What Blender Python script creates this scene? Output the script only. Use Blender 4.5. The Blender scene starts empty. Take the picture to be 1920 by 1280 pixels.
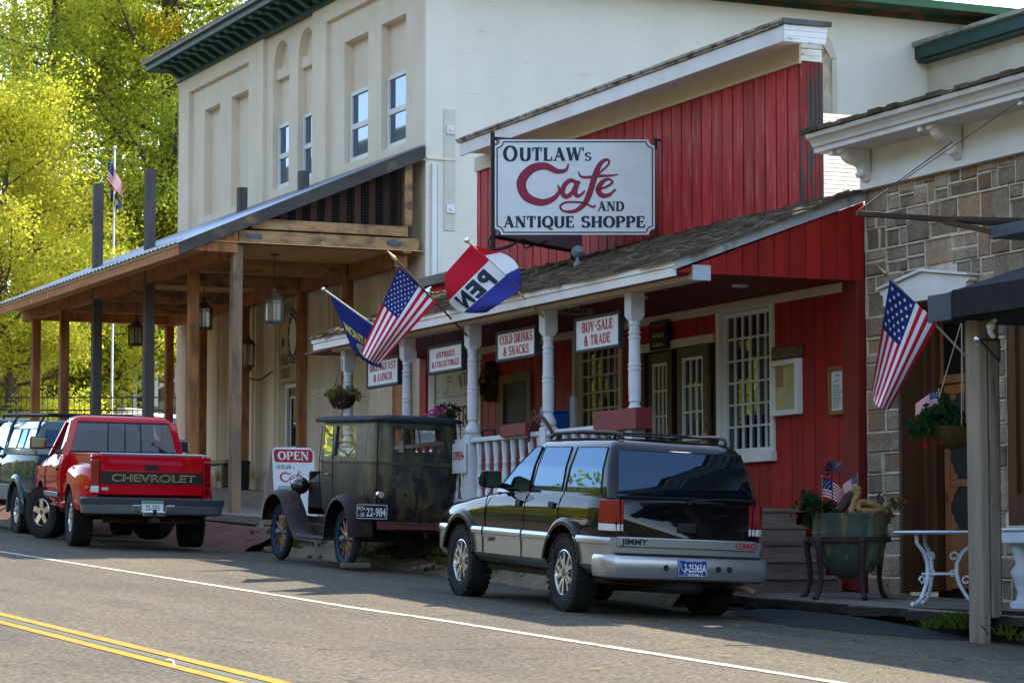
import bpy, bmesh, math, random
from mathutils import Vector, Matrix, Euler
R = math.radians
random.seed(7)
S = bpy.context.scene
COL = S.collection
# ------------------------------------------------------------------ camera
EYE = 1.49
cd = bpy.data.cameras.new('camera'); cam = bpy.data.objects.new('camera', cd); COL.objects.link(cam)
cam.location = (0, 0, EYE)
cam.rotation_euler = (R(90 + 4.517), 0, R(-23.588))
cd.sensor_width = 36; cd.lens = 93.75; cd.clip_start = .5; cd.clip_end = 3000
S.camera = cam
# ------------------------------------------------------------------ light
SUN = Vector((.762, .738, 1.0)).normalized()
SUN_EL = math.asin(SUN.z); SUN_AZ = math.atan2(SUN.x, SUN.y)
W = bpy.data.worlds.new("World"); S.world = W; W.use_nodes = True
nt = W.node_tree; bg = nt.nodes['Background']
sky = nt.nodes.new('ShaderNodeTexSky'); sky.sky_type = 'NISHITA'; sky.sun_disc = False
sky.sun_elevation = SUN_EL; sky.sun_rotation = SUN_AZ; sky.altitude = 1700; sky.air_density = 1.0; sky.dust_density = .3; sky.ozone_density = 1.6
hs = nt.nodes.new('ShaderNodeMix'); hs.data_type = 'RGBA'; hs.blend_type = 'MULTIPLY'; hs.inputs[0].default_value = 1; hs.inputs[7].default_value = (1.0, .865, .71, 1)   # daylight balance of the photograph
nt.links.new(sky.outputs[0], hs.inputs[6]); nt.links.new(hs.outputs[2], bg.inputs[0]); bg.inputs[1].default_value = .15
ld = bpy.data.lights.new('sun', 'SUN'); ld.energy = 2.0; ld.angle = R(.5); ld.color = (1, .88, .68)
sun = bpy.data.objects.new('sun', ld); COL.objects.link(sun); sun.location = (60, 60, 80)
sun.rotation_euler = SUN.to_track_quat('Z', 'Y').to_euler()
S.view_settings.view_transform = 'Standard'; S.view_settings.look = 'None'
S.view_settings.exposure = 2.74; S.view_settings.gamma = 1

# ------------------------------------------------------------------ materials
MATS = {}
def M(name, c1, c2=None, scale=3., stretch=(1, 1, 1), rough=.6, bump=0., bscale=40., bstretch=None, wear=None,
      wth=.6, wsoft=.06, wscale=3., wstretch=(1, 1, 1), metal=0., coat=0., isl=0., spec=.5, wear2=None, w2th=.66, w2scale=5., w2stretch=(1, 1, 1),
      grain=0., gscale=60., emit=None, estr=0.):
    if name in MATS: return MATS[name]
    m = bpy.data.materials.new(name); MATS[name] = m; m.use_nodes = True
    n = m.node_tree.nodes; l = m.node_tree.links; p = n['Principled BSDF']
    p.inputs['Roughness'].default_value = rough; p.inputs['Metallic'].default_value = metal
    p.inputs['Specular IOR Level'].default_value = min(spec, .12) if rough >= .8 else min(spec, .22) if rough >= .5 else spec
    if coat: p.inputs['Coat Weight'].default_value = coat; p.inputs['Coat Roughness'].default_value = .03
    tc = n.new('ShaderNodeTexCoord')
    def noise(sc, st, det=5., rg=.6):
        mp = n.new('ShaderNodeMapping'); mp.inputs['Scale'].default_value = st; l.new(tc.outputs['Object'], mp.inputs[0])
        t = n.new('ShaderNodeTexNoise'); t.inputs['Scale'].default_value = sc; t.inputs['Detail'].default_value = det
        t.inputs['Roughness'].default_value = rg; l.new(mp.outputs[0], t.inputs['Vector']); return t.outputs['Fac']
    def mix(f, a, b, typ='MIX'):
        x = n.new('ShaderNodeMix'); x.data_type = 'RGBA'; x.blend_type = typ
        if isinstance(f, (int, float)): x.inputs[0].default_value = f
        else: l.new(f, x.inputs[0])
        for i, v in ((6, a), (7, b)):
            if isinstance(v, tuple): x.inputs[i].default_value = (*v[:3], 1)
            else: l.new(v, x.inputs[i])
        return x.outputs[2]
    def ramp(f, a, b):
        x = n.new('ShaderNodeMapRange'); l.new(f, x.inputs[0]); x.inputs[1].default_value = a; x.inputs[2].default_value = b; x.clamp = True
        return x.outputs[0]
    col = c1
    if c2 is not None: col = mix(ramp(noise(scale, stretch), .35, .65), c1, c2)
    if wear is not None: col = mix(ramp(noise(wscale, wstretch, 8., .65), wth - wsoft, wth + wsoft), col, wear)
    if wear2 is not None: col = mix(ramp(noise(w2scale, w2stretch, 8., .7), w2th - .03, w2th + .03), col, wear2)
    if grain: col = mix(grain, col, mix(ramp(noise(gscale, (1, 1, 1), 2.), .3, .7), (.0, .0, .0), (1, 1, 1)), 'OVERLAY')
    if isl:
        g = n.new('ShaderNodeNewGeometry'); h = n.new('ShaderNodeHueSaturation')
        x = n.new('ShaderNodeMapRange'); l.new(g.outputs['Random Per Island'], x.inputs[0]); x.inputs[3].default_value = 1 - isl; x.inputs[4].default_value = 1 + isl
        l.new(x.outputs[0], h.inputs['Value'])
        if isinstance(col, tuple): h.inputs['Color'].default_value = (*col[:3], 1)
        else: l.new(col, h.inputs['Color'])
        col = h.outputs[0]
    if isinstance(col, tuple): p.inputs['Base Color'].default_value = (*col[:3], 1)
    else: l.new(col, p.inputs['Base Color'])
    if bump:
        b = n.new('ShaderNodeBump'); b.inputs['Strength'].default_value = bump; b.inputs['Distance'].default_value = .02
        l.new(noise(bscale, bstretch or stretch, 6., .65), b.inputs['Height']); l.new(b.outputs[0], p.inputs['Normal'])
    if emit: p.inputs['Emission Color'].default_value = (*emit, 1); p.inputs['Emission Strength'].default_value = estr
    return m

def glass(name, tint=(.02, .025, .03), transp=.0, rough=.02, ior=1.5, gcol=(1, 1, 1)):
    if name in MATS: return MATS[name]
    m = bpy.data.materials.new(name); MATS[name] = m; m.use_nodes = True
    n = m.node_tree.nodes; l = m.node_tree.links; out = n['Material Output']; n.remove(n['Principled BSDF'])
    gl = n.new('ShaderNodeBsdfGlossy'); gl.inputs['Roughness'].default_value = rough; gl.inputs['Color'].default_value = (*gcol, 1)
    fr = n.new('ShaderNodeFresnel'); fr.inputs['IOR'].default_value = ior
    tr = n.new('ShaderNodeBsdfTransparent'); tr.inputs['Color'].default_value = (transp, transp, transp * 1.02, 1)
    df = n.new('ShaderNodeBsdfDiffuse'); df.inputs['Color'].default_value = (*tint, 1)
    a = n.new('ShaderNodeAddShader'); l.new(tr.outputs[0], a.inputs[0]); l.new(df.outputs[0], a.inputs[1])
    x = n.new('ShaderNodeMixShader'); l.new(fr.outputs[0], x.inputs[0]); l.new(a.outputs[0], x.inputs[1]); l.new(gl.outputs[0], x.inputs[2])
    l.new(x.outputs[0], out.inputs[0]); return m

def leaf(name, ca, cb, cc, trans=.55):
    if name in MATS: return MATS[name]
    m = bpy.data.materials.new(name); MATS[name] = m; m.use_nodes = True
    n = m.node_tree.nodes; l = m.node_tree.links; out = n['Material Output']; n.remove(n['Principled BSDF'])
    g = n.new('ShaderNodeNewGeometry'); r = n.new('ShaderNodeValToRGB')
    tc = n.new('ShaderNodeTexCoord'); t = n.new('ShaderNodeTexNoise'); t.inputs['Scale'].default_value = .55; t.inputs['Detail'].default_value = 3; l.new(tc.outputs['Object'], t.inputs['Vector'])
    m1 = n.new('ShaderNodeMapRange'); l.new(t.outputs['Fac'], m1.inputs[0]); m1.inputs[1].default_value = .36; m1.inputs[2].default_value = .64; m1.inputs[4].default_value = .72
    m2 = n.new('ShaderNodeMath'); m2.operation = 'MULTIPLY_ADD'; l.new(g.outputs['Random Per Island'], m2.inputs[0]); m2.inputs[1].default_value = .30; l.new(m1.outputs[0], m2.inputs[2]); l.new(m2.outputs[0], r.inputs[0])
    e = r.color_ramp.elements; e[0].color = (*ca, 1); e[1].color = (*cb, 1); q = e.new(.5); q.color = (*cc, 1)
    h = n.new('ShaderNodeHueSaturation'); mr = n.new('ShaderNodeMapRange'); l.new(t.outputs['Fac'], mr.inputs[0]); mr.inputs[1].default_value = .3; mr.inputs[2].default_value = .7; mr.inputs[3].default_value = .47; mr.inputs[4].default_value = .53
    l.new(mr.outputs[0], h.inputs['Hue']); l.new(r.outputs[0], h.inputs['Color'])
    d = n.new('ShaderNodeBsdfDiffuse'); tl = n.new('ShaderNodeBsdfTranslucent'); l.new(h.outputs[0], d.inputs[0]); l.new(h.outputs[0], tl.inputs[0])
    x = n.new('ShaderNodeMixShader'); x.inputs[0].default_value = trans; l.new(d.outputs[0], x.inputs[1]); l.new(tl.outputs[0], x.inputs[2])
    l.new(x.outputs[0], out.inputs[0]); return m

# ------------------------------------------------------------------ mesh builder
INV = {}
class MB:
    def __init__(s): s.v = []; s.f = []; s.mi = []; s.cur = 0; s.k = 0
    def add(s, vs, fs):
        b = len(s.v); s.v += [tuple(v) for v in vs]
        for f in fs: s.f.append(tuple(i + b for i in f)); s.mi.append(s.cur)
        return s
    def mat(s, i): s.cur = i; return s
    def box(s, x0, x1, y0, y1, z0, z1):
        v = [(x, y, z) for x in (x0, x1) for y in (y0, y1) for z in (z0, z1)]
        return s.add(v, [(0, 1, 3, 2), (4, 6, 7, 5), (0, 4, 5, 1), (2, 3, 7, 6), (0, 2, 6, 4), (1, 5, 7, 3)])
    def obox(s, c, a, b, d):
        c, a, b, d = map(Vector, (c, a, b, d))
        v = [c + a * i + b * j + d * k for i in (-1, 1) for j in (-1, 1) for k in (-1, 1)]
        return s.add(v, [(0, 1, 3, 2), (4, 6, 7, 5), (0, 4, 5, 1), (2, 3, 7, 6), (0, 2, 6, 4), (1, 5, 7, 3)])
    def beam(s, p0, p1, w, h, up=(0, 0, 1)):
        p0, p1 = Vector(p0), Vector(p1); d = p1 - p0; L = d.length; d.normalize()
        r = d.cross(Vector(up)).normalized(); u = r.cross(d)
        return s.obox((p0 + p1) / 2, d * L / 2, r * w / 2, u * h / 2)
    def cyl(s, p0, p1, r0, r1=None, n=12, caps=True):
        return s.tube([p0, p1], [r0, r0 if r1 is None else r1], n, caps)
    def tube(s, pts, r, n=8, caps=True, closed=False, flat=None):
        pts = [Vector(p) for p in pts]; N = len(pts)
        rs = r if isinstance(r, (list, tuple)) else [r] * N
        vs = []; u = None
        for i, p in enumerate(pts):
            if closed: d = pts[(i + 1) % N] - pts[i - 1]
            else: d = pts[min(i + 1, N - 1)] - pts[max(i - 1, 0)]
            d.normalize()
            if u is None: u = d.orthogonal().normalized()
            u = (u - d * u.dot(d)).normalized(); w = d.cross(u)
            for k in range(n):
                a = 2 * math.pi * k / n; vs.append(p + (u * math.cos(a) + w * math.sin(a)) * rs[i])
        fs = []
        for i in range(N if closed else N - 1):
            for k in range(n):
                a = i * n + k; b = i * n + (k + 1) % n; j = (i + 1) % N
                fs.append((a, b, j * n + (k + 1) % n, j * n + k))
        if caps and not closed: fs += [tuple(range(n))[::-1], tuple((N - 1) * n + k for k in range(n))]
        return s.add(vs, fs)
    def lathe(s, prof, c, n=16, axis='Z', a0=0., a1=None):
        c = Vector(c); vs = []; full = a1 is None; A = 2 * math.pi if full else a1 - a0; m = n if full else n + 1
        for (r, h) in prof:
            for k in range(m):
                a = a0 + A * k / n; x, y = r * math.cos(a), r * math.sin(a)
                vs.append(c + Vector({'Z': (x, y, h), 'X': (h, x, y), 'Y': (x, h, y)}[axis]))
        fs = []
        for i in range(len(prof) - 1):
            for k in range(n):
                j = (k + 1) % m if full else k + 1
                fs.append((i * m + k, i * m + j, (i + 1) * m + j, (i + 1) * m + k))
        return s.add(vs, fs)
    def prism(s, poly, ax, a, b):
        mk = {'x': lambda p, t: (t, p[0], p[1]), 'y': lambda p, t: (p[0], t, p[1]), 'z': lambda p, t: (p[0], p[1], t)}[ax]
        n = len(poly); vs = [mk(p, a) for p in poly] + [mk(p, b) for p in poly]
        return s.add(vs, [tuple(range(n)), tuple(range(n, 2 * n))[::-1]] + [(i, (i + 1) % n, n + (i + 1) % n, n + i) for i in range(n)])
    def grid(s, fn, nu, nv, matfn=None):
        vs = [fn(i / nu, j / nv) for i in range(nu + 1) for j in range(nv + 1)]; b = len(s.v); s.v += [tuple(v) for v in vs]
        for i in range(nu):
            for j in range(nv):
                q = b + i * (nv + 1) + j; s.f.append((q, q + nv + 1, q + nv + 2, q + 1))
                s.mi.append(matfn((i + .5) / nu, (j + .5) / nv) if matfn else s.cur)
        return s
    def sphere(s, c, r, n=12, m=8):
        rx, ry, rz = r if isinstance(r, (tuple, list)) else (r, r, r); vs = []
        for i in range(m + 1):
            t = math.pi * i / m
            for k in range(n): a = 2 * math.pi * k / n; vs.append((c[0] + rx * math.sin(t) * math.cos(a), c[1] + ry * math.sin(t) * math.sin(a), c[2] + rz * math.cos(t)))
        return s.add(vs, [(i * n + k, i * n + (k + 1) % n, (i + 1) * n + (k + 1) % n, (i + 1) * n + k) for i in range(m) for k in range(n)])
    def loft(s, rings, caps=True, matfn=None):
        n = len(rings[0]); b = len(s.v)
        for r in rings: s.v += [tuple(p) for p in r]
        for i in range(len(rings) - 1):
            for k in range(n):
                f = (b + i * n + k, b + i * n + (k + 1) % n, b + (i + 1) * n + (k + 1) % n, b + (i + 1) * n + k)
                s.f.append(f); s.mi.append(s.cur)
        if caps:
            s.f.append(tuple(b + k for k in range(n))[::-1]); s.mi.append(s.cur)
            s.f.append(tuple(b + (len(rings) - 1) * n + k for k in range(n))); s.mi.append(s.cur)
        return s
    def xf(s, mtx):
        s.v = [tuple(mtx @ Vector(v)) for v in s.v]; return s
    def build(s, name, mats, parent=None, smooth=None, bevel=0., bang=40, loc=None, rz=0., local=False, weld=True):
        if not isinstance(mats, (list, tuple)): mats = [mats]
        inv = None
        if parent is not None:
            inv = INV.get(parent.name)
            if local: inv = None
        elif loc is not None: inv = (Matrix.Translation(loc) @ Matrix.Rotation(rz, 4, 'Z')).inverted()
        vs = s.v if inv is None else [tuple(inv @ Vector(v)) for v in s.v]
        me = bpy.data.meshes.new(name); me.from_pydata(vs, [], s.f); me.polygons.foreach_set('material_index', s.mi)
        for m in mats: me.materials.append(m)
        bm = bmesh.new(); bm.from_mesh(me)
        if weld: bmesh.ops.remove_doubles(bm, verts=bm.verts, dist=1e-5); bmesh.ops.recalc_face_normals(bm, faces=bm.faces)
        if bevel:
            es = [e for e in bm.edges if len(e.link_faces) == 2 and e.calc_face_angle(0) > R(bang)]
            bmesh.ops.bevel(bm, geom=es, offset=bevel, segments=1, affect='EDGES', clamp_overlap=True)
        if smooth:
            for f in bm.faces: f.smooth = True
            for e in bm.edges: e.smooth = not (len(e.link_faces) != 2 or e.calc_face_angle(0) > R(smooth))
        bm.to_mesh(me); bm.free(); me.update()
        o = bpy.data.objects.new(name, me); COL.objects.link(o)
        if parent is not None:
            o.parent = parent; INV[o.name] = INV.get(parent.name)
        else:
            if loc is not None: o.location = loc; o.rotation_euler = (0, 0, rz)
            INV[o.name] = inv
        return o
def tag(o, label=None, cat=None, group=None, kind=None):
    if label: o['label'] = label
    if cat: o['category'] = cat
    if group: o['group'] = group
    if kind: o['kind'] = kind
    return o
def thing(name, label, cat, loc=(0, 0, 0), rz=0., group=None):
    o = bpy.data.objects.new(name, None); COL.objects.link(o); o.location = loc; o.rotation_euler = (0, 0, rz); o.empty_display_size = .1
    INV[o.name] = (Matrix.Translation(loc) @ Matrix.Rotation(rz, 4, 'Z')).inverted()
    return tag(o, label, cat, group)
def dup(o, loc=None, rot=None, label=None, parent=None):
    c = o.copy(); COL.objects.link(c); c.parent = parent
    if loc is not None: c.location = loc
    if rot is not None: c.rotation_euler = rot
    if label: c['label'] = label
    for ch in o.children: dup(ch, parent=c)
    return c
def cut(o, cutters, transfer=True):
    cs = []
    for mb, m in cutters:
        c = mb.build('cutter', m); cs.append(c)
        md = o.modifiers.new('b', 'BOOLEAN'); md.object = c; md.operation = 'DIFFERENCE'; md.solver = 'EXACT'
        if transfer: md.material_mode = 'TRANSFER'
    dg = bpy.context.evaluated_depsgraph_get(); dg.update()
    me = bpy.data.meshes.new_from_object(o.evaluated_get(dg)); o.modifiers.clear(); o.data = me
    for c in cs: bpy.data.objects.remove(c, do_unlink=True)
    return o
# pixel -> point on a real plane (planes are measured walls, so positions are true positions)
_th = R(23.588); _ph = R(4.517)
_rt = Vector((math.cos(_th), -math.sin(_th), 0)); _fw = Vector((math.sin(_th) * math.cos(_ph), math.cos(_th) * math.cos(_ph), math.sin(_ph))); _up = _rt.cross(_fw)
def ray(x, y): return _rt * ((x - 960) / 5000) + _up * ((640 - y) / 5000) + _fw
def PX(x, y, X): r = ray(x, y); return r * (X / r.x) + Vector((0, 0, EYE))
def PY(x, y, Y): r = ray(x, y); return r * (Y / r.y) + Vector((0, 0, EYE))
def PR(x, y, dz=0.): r = ray(x, y); return r * ((-EYE + dz) / (r.z - .042 * r.y)) + Vector((0, 0, EYE))
def rz_(y): return .042 * y       # road height along the street

# ------------------------------------------------------------------ lettering
def arc(cx, cy, rx, ry, a0, a1, n=10):
    return [(cx + rx * math.cos(R(a0 + (a1 - a0) * i / n)), cy + ry * math.sin(R(a0 + (a1 - a0) * i / n))) for i in range(n + 1)]
TH, TN, SL = .21, .085, .075
def _g():
    G = {}
    def st(x, y0=0, y1=1, s0=1, s1=1, w=TH):
        r = [('l', [(x, y0), (x, y1)], w)]
        if s0: r.append(('s', x, y0, .19))
        if s1: r.append(('s', x, y1, .19))
        return r
    G['A'] = (.98, [('l', [(.12, 0), (.50, 1)], TN), ('l', [(.44, 1), (.82, 0)], TH), ('l', [(.22, .33), (.70, .33)], TN), ('s', .12, 0, .15), ('s', .82, 0, .18)])
    G['B'] = (.84, st(.2) + [('c', [(.2, .96)] + arc(.42, .75, .24, .21, 90, -90) + [(.2, .54)]), ('c', [(.2, .54)] + arc(.44, .29, .29, .25, 90, -90) + [(.2, .04)])])
    G['C'] = (.88, [('c', arc(.46, .5, .37, .47, 45, 318, 18)), ('l', [(.76, 1), (.76, .70)], TN), ])
    G['D'] = (.96, st(.2) + [('c', [(.2, .96)] + arc(.42, .5, .42, .46, 90, -90, 14) + [(.2, .04)])])
    G['E'] = (.80, st(.2) + [('l', [(.2, .96), (.68, .96)], TN), ('l', [(.2, .52), (.55, .52)], TN), ('l', [(.2, .04), (.72, .04)], TN), ('l', [(.68, 1), (.68, .74)], TN), ('l', [(.55, .62), (.55, .42)], TN), ('l', [(.72, 0), (.72, .28)], TN)])
    G['F'] = (.76, st(.2) + [('l', [(.2, .96), (.68, .96)], TN), ('l', [(.2, .52), (.55, .52)], TN), ('l', [(.68, 1), (.68, .74)], TN), ('l', [(.55, .62), (.55, .42)], TN)])
    G['G'] = (.96, G['C'][1] + [('l', [(.74, .42), (.74, .1)], TH), ('s', .74, .42, .17)])
    G['H'] = (1.0, st(.2) + st(.78) + [('l', [(.2, .5), (.78, .5)], TN)])
    G['I'] = (.42, st(.21))
    G['K'] = (.98, st(.2) + [('l', [(.28, .42), (.72, 1)], TN), ('l', [(.40, .58), (.80, 0)], TH), ('s', .74, 1, .15), ('s', .82, 0, .16)])
    G['L'] = (.78, st(.2) + [('l', [(.2, .04), (.70, .04)], TN), ('l', [(.70, 0), (.70, .32)], TN)])
    G['M'] = (1.2, st(.16, w=TN) + st(1.0) + [('l', [(.2, 1), (.58, .1)], TH), ('l', [(.58, .1), (.96, 1)], TN)])
    G['N'] = (1.0, st(.17, w=TN) + st(.84, s0=0, w=TN) + [('l', [(.2, .98), (.82, .04)], TH)])
    G['O'] = (.98, [('c', arc(.49, .5, .39, .46, 90, 450, 24))])
    G['P'] = (.82, st(.2) + [('c', [(.2, .96)] + arc(.42, .72, .28, .24, 90, -90) + [(.2, .48)])])
    G['Q'] = (.98, G['O'][1] + [('l', [(.45, .22), (.62, -.08), (.92, -.14)], .12)])
    G['R'] = (.94, st(.2) + [('c', [(.2, .96)] + arc(.40, .74, .26, .22, 90, -90) + [(.2, .52)]), ('l', [(.42, .52), (.76, 0)], TH), ('s', .80, 0, .13)])
    G['S'] = (.78, [('c', arc(.39, .73, .25, .23, 30, 260, 12) + arc(.38, .28, .28, .24, 80, -150, 12)), ('l', [(.62, 1), (.62, .74)], TN), ('l', [(.11, 0), (.11, .28)], TN)])
    G['T'] = (.86, st(.42, s1=0) + [('l', [(.08, .96), (.76, .96)], TN), ('l', [(.08, 1), (.08, .7)], TN), ('l', [(.76, 1), (.76, .7)], TN)])
    G['U'] = (.98, [('c', [(.2, 1), (.2, .32)] + arc(.5, .32, .3, .3, 180, 360, 12) + [(.8, 1)]), ('s', .2, 1, .18), ('s', .8, 1, .15)])
    G['V'] = (.94, [('l', [(.14, 1), (.48, .02)], TH), ('l', [(.46, .02), (.80, 1)], TN), ('s', .14, 1, .18), ('s', .80, 1, .14)])
    G['W'] = (1.36, [('l', [(.14, 1), (.42, .02)], TH), ('l', [(.40, .02), (.68, 1)], TN), ('l', [(.64, 1), (.92, .02)], TH), ('l', [(.90, .02), (1.2, 1)], TN), ('s', .14, 1, .17), ('s', .66, 1, .17), ('s', 1.2, 1, .14)])
    G['X'] = (.94, [('l', [(.14, 1), (.8, 0)], TH), ('l', [(.14, 0), (.8, 1)], TN), ('s', .14, 1, .16), ('s', .8, 1, .13), ('s', .14, 0, .13), ('s', .8, 0, .16)])
    G['Y'] = (.92, st(.46, 0, .45, 1, 0) + [('l', [(.12, 1), (.46, .42)], TH), ('l', [(.46, .42), (.80, 1)], TN), ('s', .12, 1, .17), ('s', .80, 1, .13)])
    G['&'] = (.98, [('c', arc(.40, .76, .19, .2, -60, 250, 14) + [(.72, .12), (.86, .02)]), ('c', [(.36, .56)] + arc(.38, .28, .27, .26, 110, 320, 12) + [(.80, .52)])])
    G["'"] = (.3, [('l', [(.16, 1.02), (.16, .74)], .12)])
    G['~'] = (.6, [('l', [(.06, .45), (.2, .56), (.36, .46), (.52, .56)], .12)])
    G['-'] = (.5, [('l', [(.08, .45), (.4, .45)], .12)])
    G['.'] = (.3, [('l', [(.1, .07), (.22, .07)], .14)])
    G[' '] = (.42, [])
    return G
GL = _g()
def ribbon(mb, pts, w, fn, lift):
    n = len(pts); vs = []
    for i, (x, y) in enumerate(pts):
        a = pts[max(i - 1, 0)]; b = pts[min(i + 1, n - 1)]; dx, dy = b[0] - a[0], b[1] - a[1]; L = math.hypot(dx, dy) or 1; dx /= L; dy /= L
        ww = w(i / (n - 1), dx, dy) if callable(w) else w
        vs += [fn(x - dy * ww / 2, y + dx * ww / 2, lift), fn(x + dy * ww / 2, y - dx * ww / 2, lift)]
    mb.add(vs, [(2 * i, 2 * i + 1, 2 * i + 3, 2 * i + 2) for i in range(n - 1)])
def serif(mb, s, fn, x0, y0, h, xs=1., bold=1., gap=.06, align='l', eps=.0004, base=.002, width=None):
    tot = sum(GL[c][0] * (.8 if c.islower() and 0 else 1) + gap for c in s) - gap
    if width: xs = width / (tot * h)
    x = x0 - (tot * h * xs / 2 if align == 'c' else 0)
    for c in s:
        w, st = GL[c]
        f = lambda u, v, l, x=x: fn(x + u * h * xs, y0 + v * h, l)
        k = 0
        for e in st:
            lift = base + eps * (k % 6); k += 1
            if e[0] == 'l': ribbon(mb, e[1], e[2] * bold, f, lift)
            elif e[0] == 'c': ribbon(mb, e[1], lambda t, dx, dy: (TN + (TH * 1.05 - TN) * abs(dy) ** 1.3) * bold, f, lift)
            else:
                y = SL / 2 if e[2] < .1 else e[2] - SL / 2 if e[2] > .9 else e[2]
                ribbon(mb, [(e[1] - e[3], y), (e[1] + e[3], y)], SL, f, lift)
        x += (w + gap) * h * xs
def cafe_script(mb, fn, x0, y0, h, base=.002, bold=1.):
    def wv(a, b): return lambda t, dx, dy: bold * h * (a + (b - a) * (math.sin(math.pi * min(1, max(0, t))) ** 1.2))
    L = lambda pts: [(x0 + p[0] * h, y0 + p[1] * h) for p in pts]
    def sp(pts, n=6):
        o = []
        for i in range(len(pts) - 1):
            p0 = pts[max(i - 1, 0)]; p1 = pts[i]; p2 = pts[i + 1]; p3 = pts[min(i + 2, len(pts) - 1)]
            for k in range(n):
                t = k / n; o.append(tuple(.5 * (2 * p1[j] + (p2[j] - p0[j]) * t + (2 * p0[j] - 5 * p1[j] + 4 * p2[j] - p3[j]) * t * t + (3 * p1[j] - p0[j] - 3 * p2[j] + p3[j]) * t ** 3) for j in (0, 1)))
        return o + [pts[-1]]
    ribbon(mb, L(sp([(1.20, 1.0), (1.14, .84), (.92, .80), (.62, .93), (.30, .88), (.06, .66), (0, .42), (.14, .14), (.50, .0), (.82, .10), (.97, .30), (.92, .45)], 8)), wv(.03, .20), fn, base)
    ribbon(mb, L(sp([(1.40, .50), (1.26, .57), (1.10, .44), (1.05, .24), (1.15, .15), (1.30, .26), (1.40, .50)])), wv(.07, .11), fn, base + .0004)
    ribbon(mb, L(sp([(1.44, .56), (1.37, .30), (1.41, .17), (1.52, .20), (1.62, .30)])), lambda t, dx, dy: bold * h * (.13 - .09 * t), fn, base + .0008)
    ribbon(mb, L(sp([(1.46, .80), (1.50, .68), (1.66, .645), (2.0, .68), (2.28, .69), (2.46, .72)])), wv(.025, .065), fn, base + .0012)
    ribbon(mb, L(sp([(1.92, .70), (2.06, .82), (2.22, .98), (2.22, 1.09), (2.08, 1.06), (1.95, .88), (1.84, .56), (1.74, .24), (1.60, -.04), (1.36, -.22), (1.08, -.22), (.99, -.10), (1.12, .0), (1.40, .01), (1.62, -.02), (1.80, -.11), (1.90, -.08)], 7)), lambda t, dx, dy: bold * h * (.045 + .085 * max(0, math.sin(math.pi * min(1, max(0, (t - .18) / .45))))), fn, base + .0016)
    ribbon(mb, L(sp([(1.92, .32), (2.16, .40), (2.32, .52), (2.20, .60), (2.04, .50), (1.96, .32), (2.06, .18), (2.24, .20), (2.40, .34)])), lambda t, dx, dy: bold * h * (.05 + .07 * max(0, math.sin(math.pi * min(1, max(0, (t - .35) / .6))))), fn, base + .002)
def plane(o, u, v, n=None):
    o, u, v = Vector(o), Vector(u).normalized(), Vector(v).normalized(); n = u.cross(v)
    return lambda a, b, l=0.: o + u * a + v * b + n * l
def sans(mb, s, fn, x0, y0, h, xs=1., align='l', bold=0., base=.003, width=None, outline=None):
    c = bpy.data.curves.new('t', 'FONT'); c.body = s; c.size = 1; c.offset = bold; c.fill_mode = 'FRONT'
    o = bpy.data.objects.new('t', c); me = bpy.data.meshes.new_from_object(o)
    vs = [v.co.copy() for v in me.vertices]; fs = [tuple(p.vertices) for p in me.polygons]
    bpy.data.objects.remove(o); bpy.data.meshes.remove(me)
    xa = min(v.x for v in vs); xb = max(v.x for v in vs); k = h / .69
    if width: xs = width / ((xb - xa) * k)
    ox = x0 - ((xa + xb) / 2 * k * xs if align == 'c' else xa * k * xs)
    mb.add([fn(ox + v.x * k * xs, y0 + v.y * k, base) for v in vs], fs)
# ================================================================== SETTING
asphalt = M('asphalt', (.112, .093, .067), (.086, .072, .053), scale=.5, stretch=(1.6, .25, 1), rough=.9, bump=.9, bscale=30, bstretch=(1, 1, 1), grain=.62, gscale=26,
            wear=(.062, .057, .05), wth=.60, wsoft=.12, wscale=1.2, wstretch=(1, .3, 1), wear2=(.055, .051, .046), w2th=.72, w2scale=2.4, w2stretch=(2.5, .12, 1))
def crack(m, sc, width, col, dens):
    n = m.node_tree.nodes; l = m.node_tree.links; p = n['Principled BSDF']; src = p.inputs['Base Color'].links[0].from_socket
    tc = n.new('ShaderNodeTexCoord'); nz = n.new('ShaderNodeTexNoise'); nz.inputs['Scale'].default_value = 1.6; nz.inputs['Detail'].default_value = 6; l.new(tc.outputs['Object'], nz.inputs['Vector'])
    vm = n.new('ShaderNodeVectorMath'); vm.operation = 'MULTIPLY_ADD'; l.new(nz.outputs['Color'], vm.inputs[0]); vm.inputs[1].default_value = (1.1, 1.1, 0); l.new(tc.outputs['Object'], vm.inputs[2])
    vo = n.new('ShaderNodeTexVoronoi'); vo.feature = 'DISTANCE_TO_EDGE'; vo.inputs['Scale'].default_value = sc; l.new(vm.outputs[0], vo.inputs['Vector'])
    a = n.new('ShaderNodeMapRange'); l.new(vo.outputs['Distance'], a.inputs[0]); a.inputs[1].default_value = width * .4; a.inputs[2].default_value = width; a.inputs[3].default_value = 1; a.inputs[4].default_value = 0
    nb = n.new('ShaderNodeTexNoise'); nb.inputs['Scale'].default_value = .35; l.new(tc.outputs['Object'], nb.inputs['Vector']); b = n.new('ShaderNodeMapRange'); l.new(nb.outputs['Fac'], b.inputs[0]); b.inputs[1].default_value = dens - .05; b.inputs[2].default_value = dens + .05
    mu = n.new('ShaderNodeMath'); mu.operation = 'MULTIPLY'; l.new(a.outputs[0], mu.inputs[0]); l.new(b.outputs[0], mu.inputs[1])
    mx = n.new('ShaderNodeMix'); mx.data_type = 'RGBA'; l.new(mu.outputs[0], mx.inputs[0]); l.new(src, mx.inputs[6]); mx.inputs[7].default_value = (*col, 1); l.new(mx.outputs[2], p.inputs['Base Color'])
crack(asphalt, .30, .006, (.045, .04, .034), .48)
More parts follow.
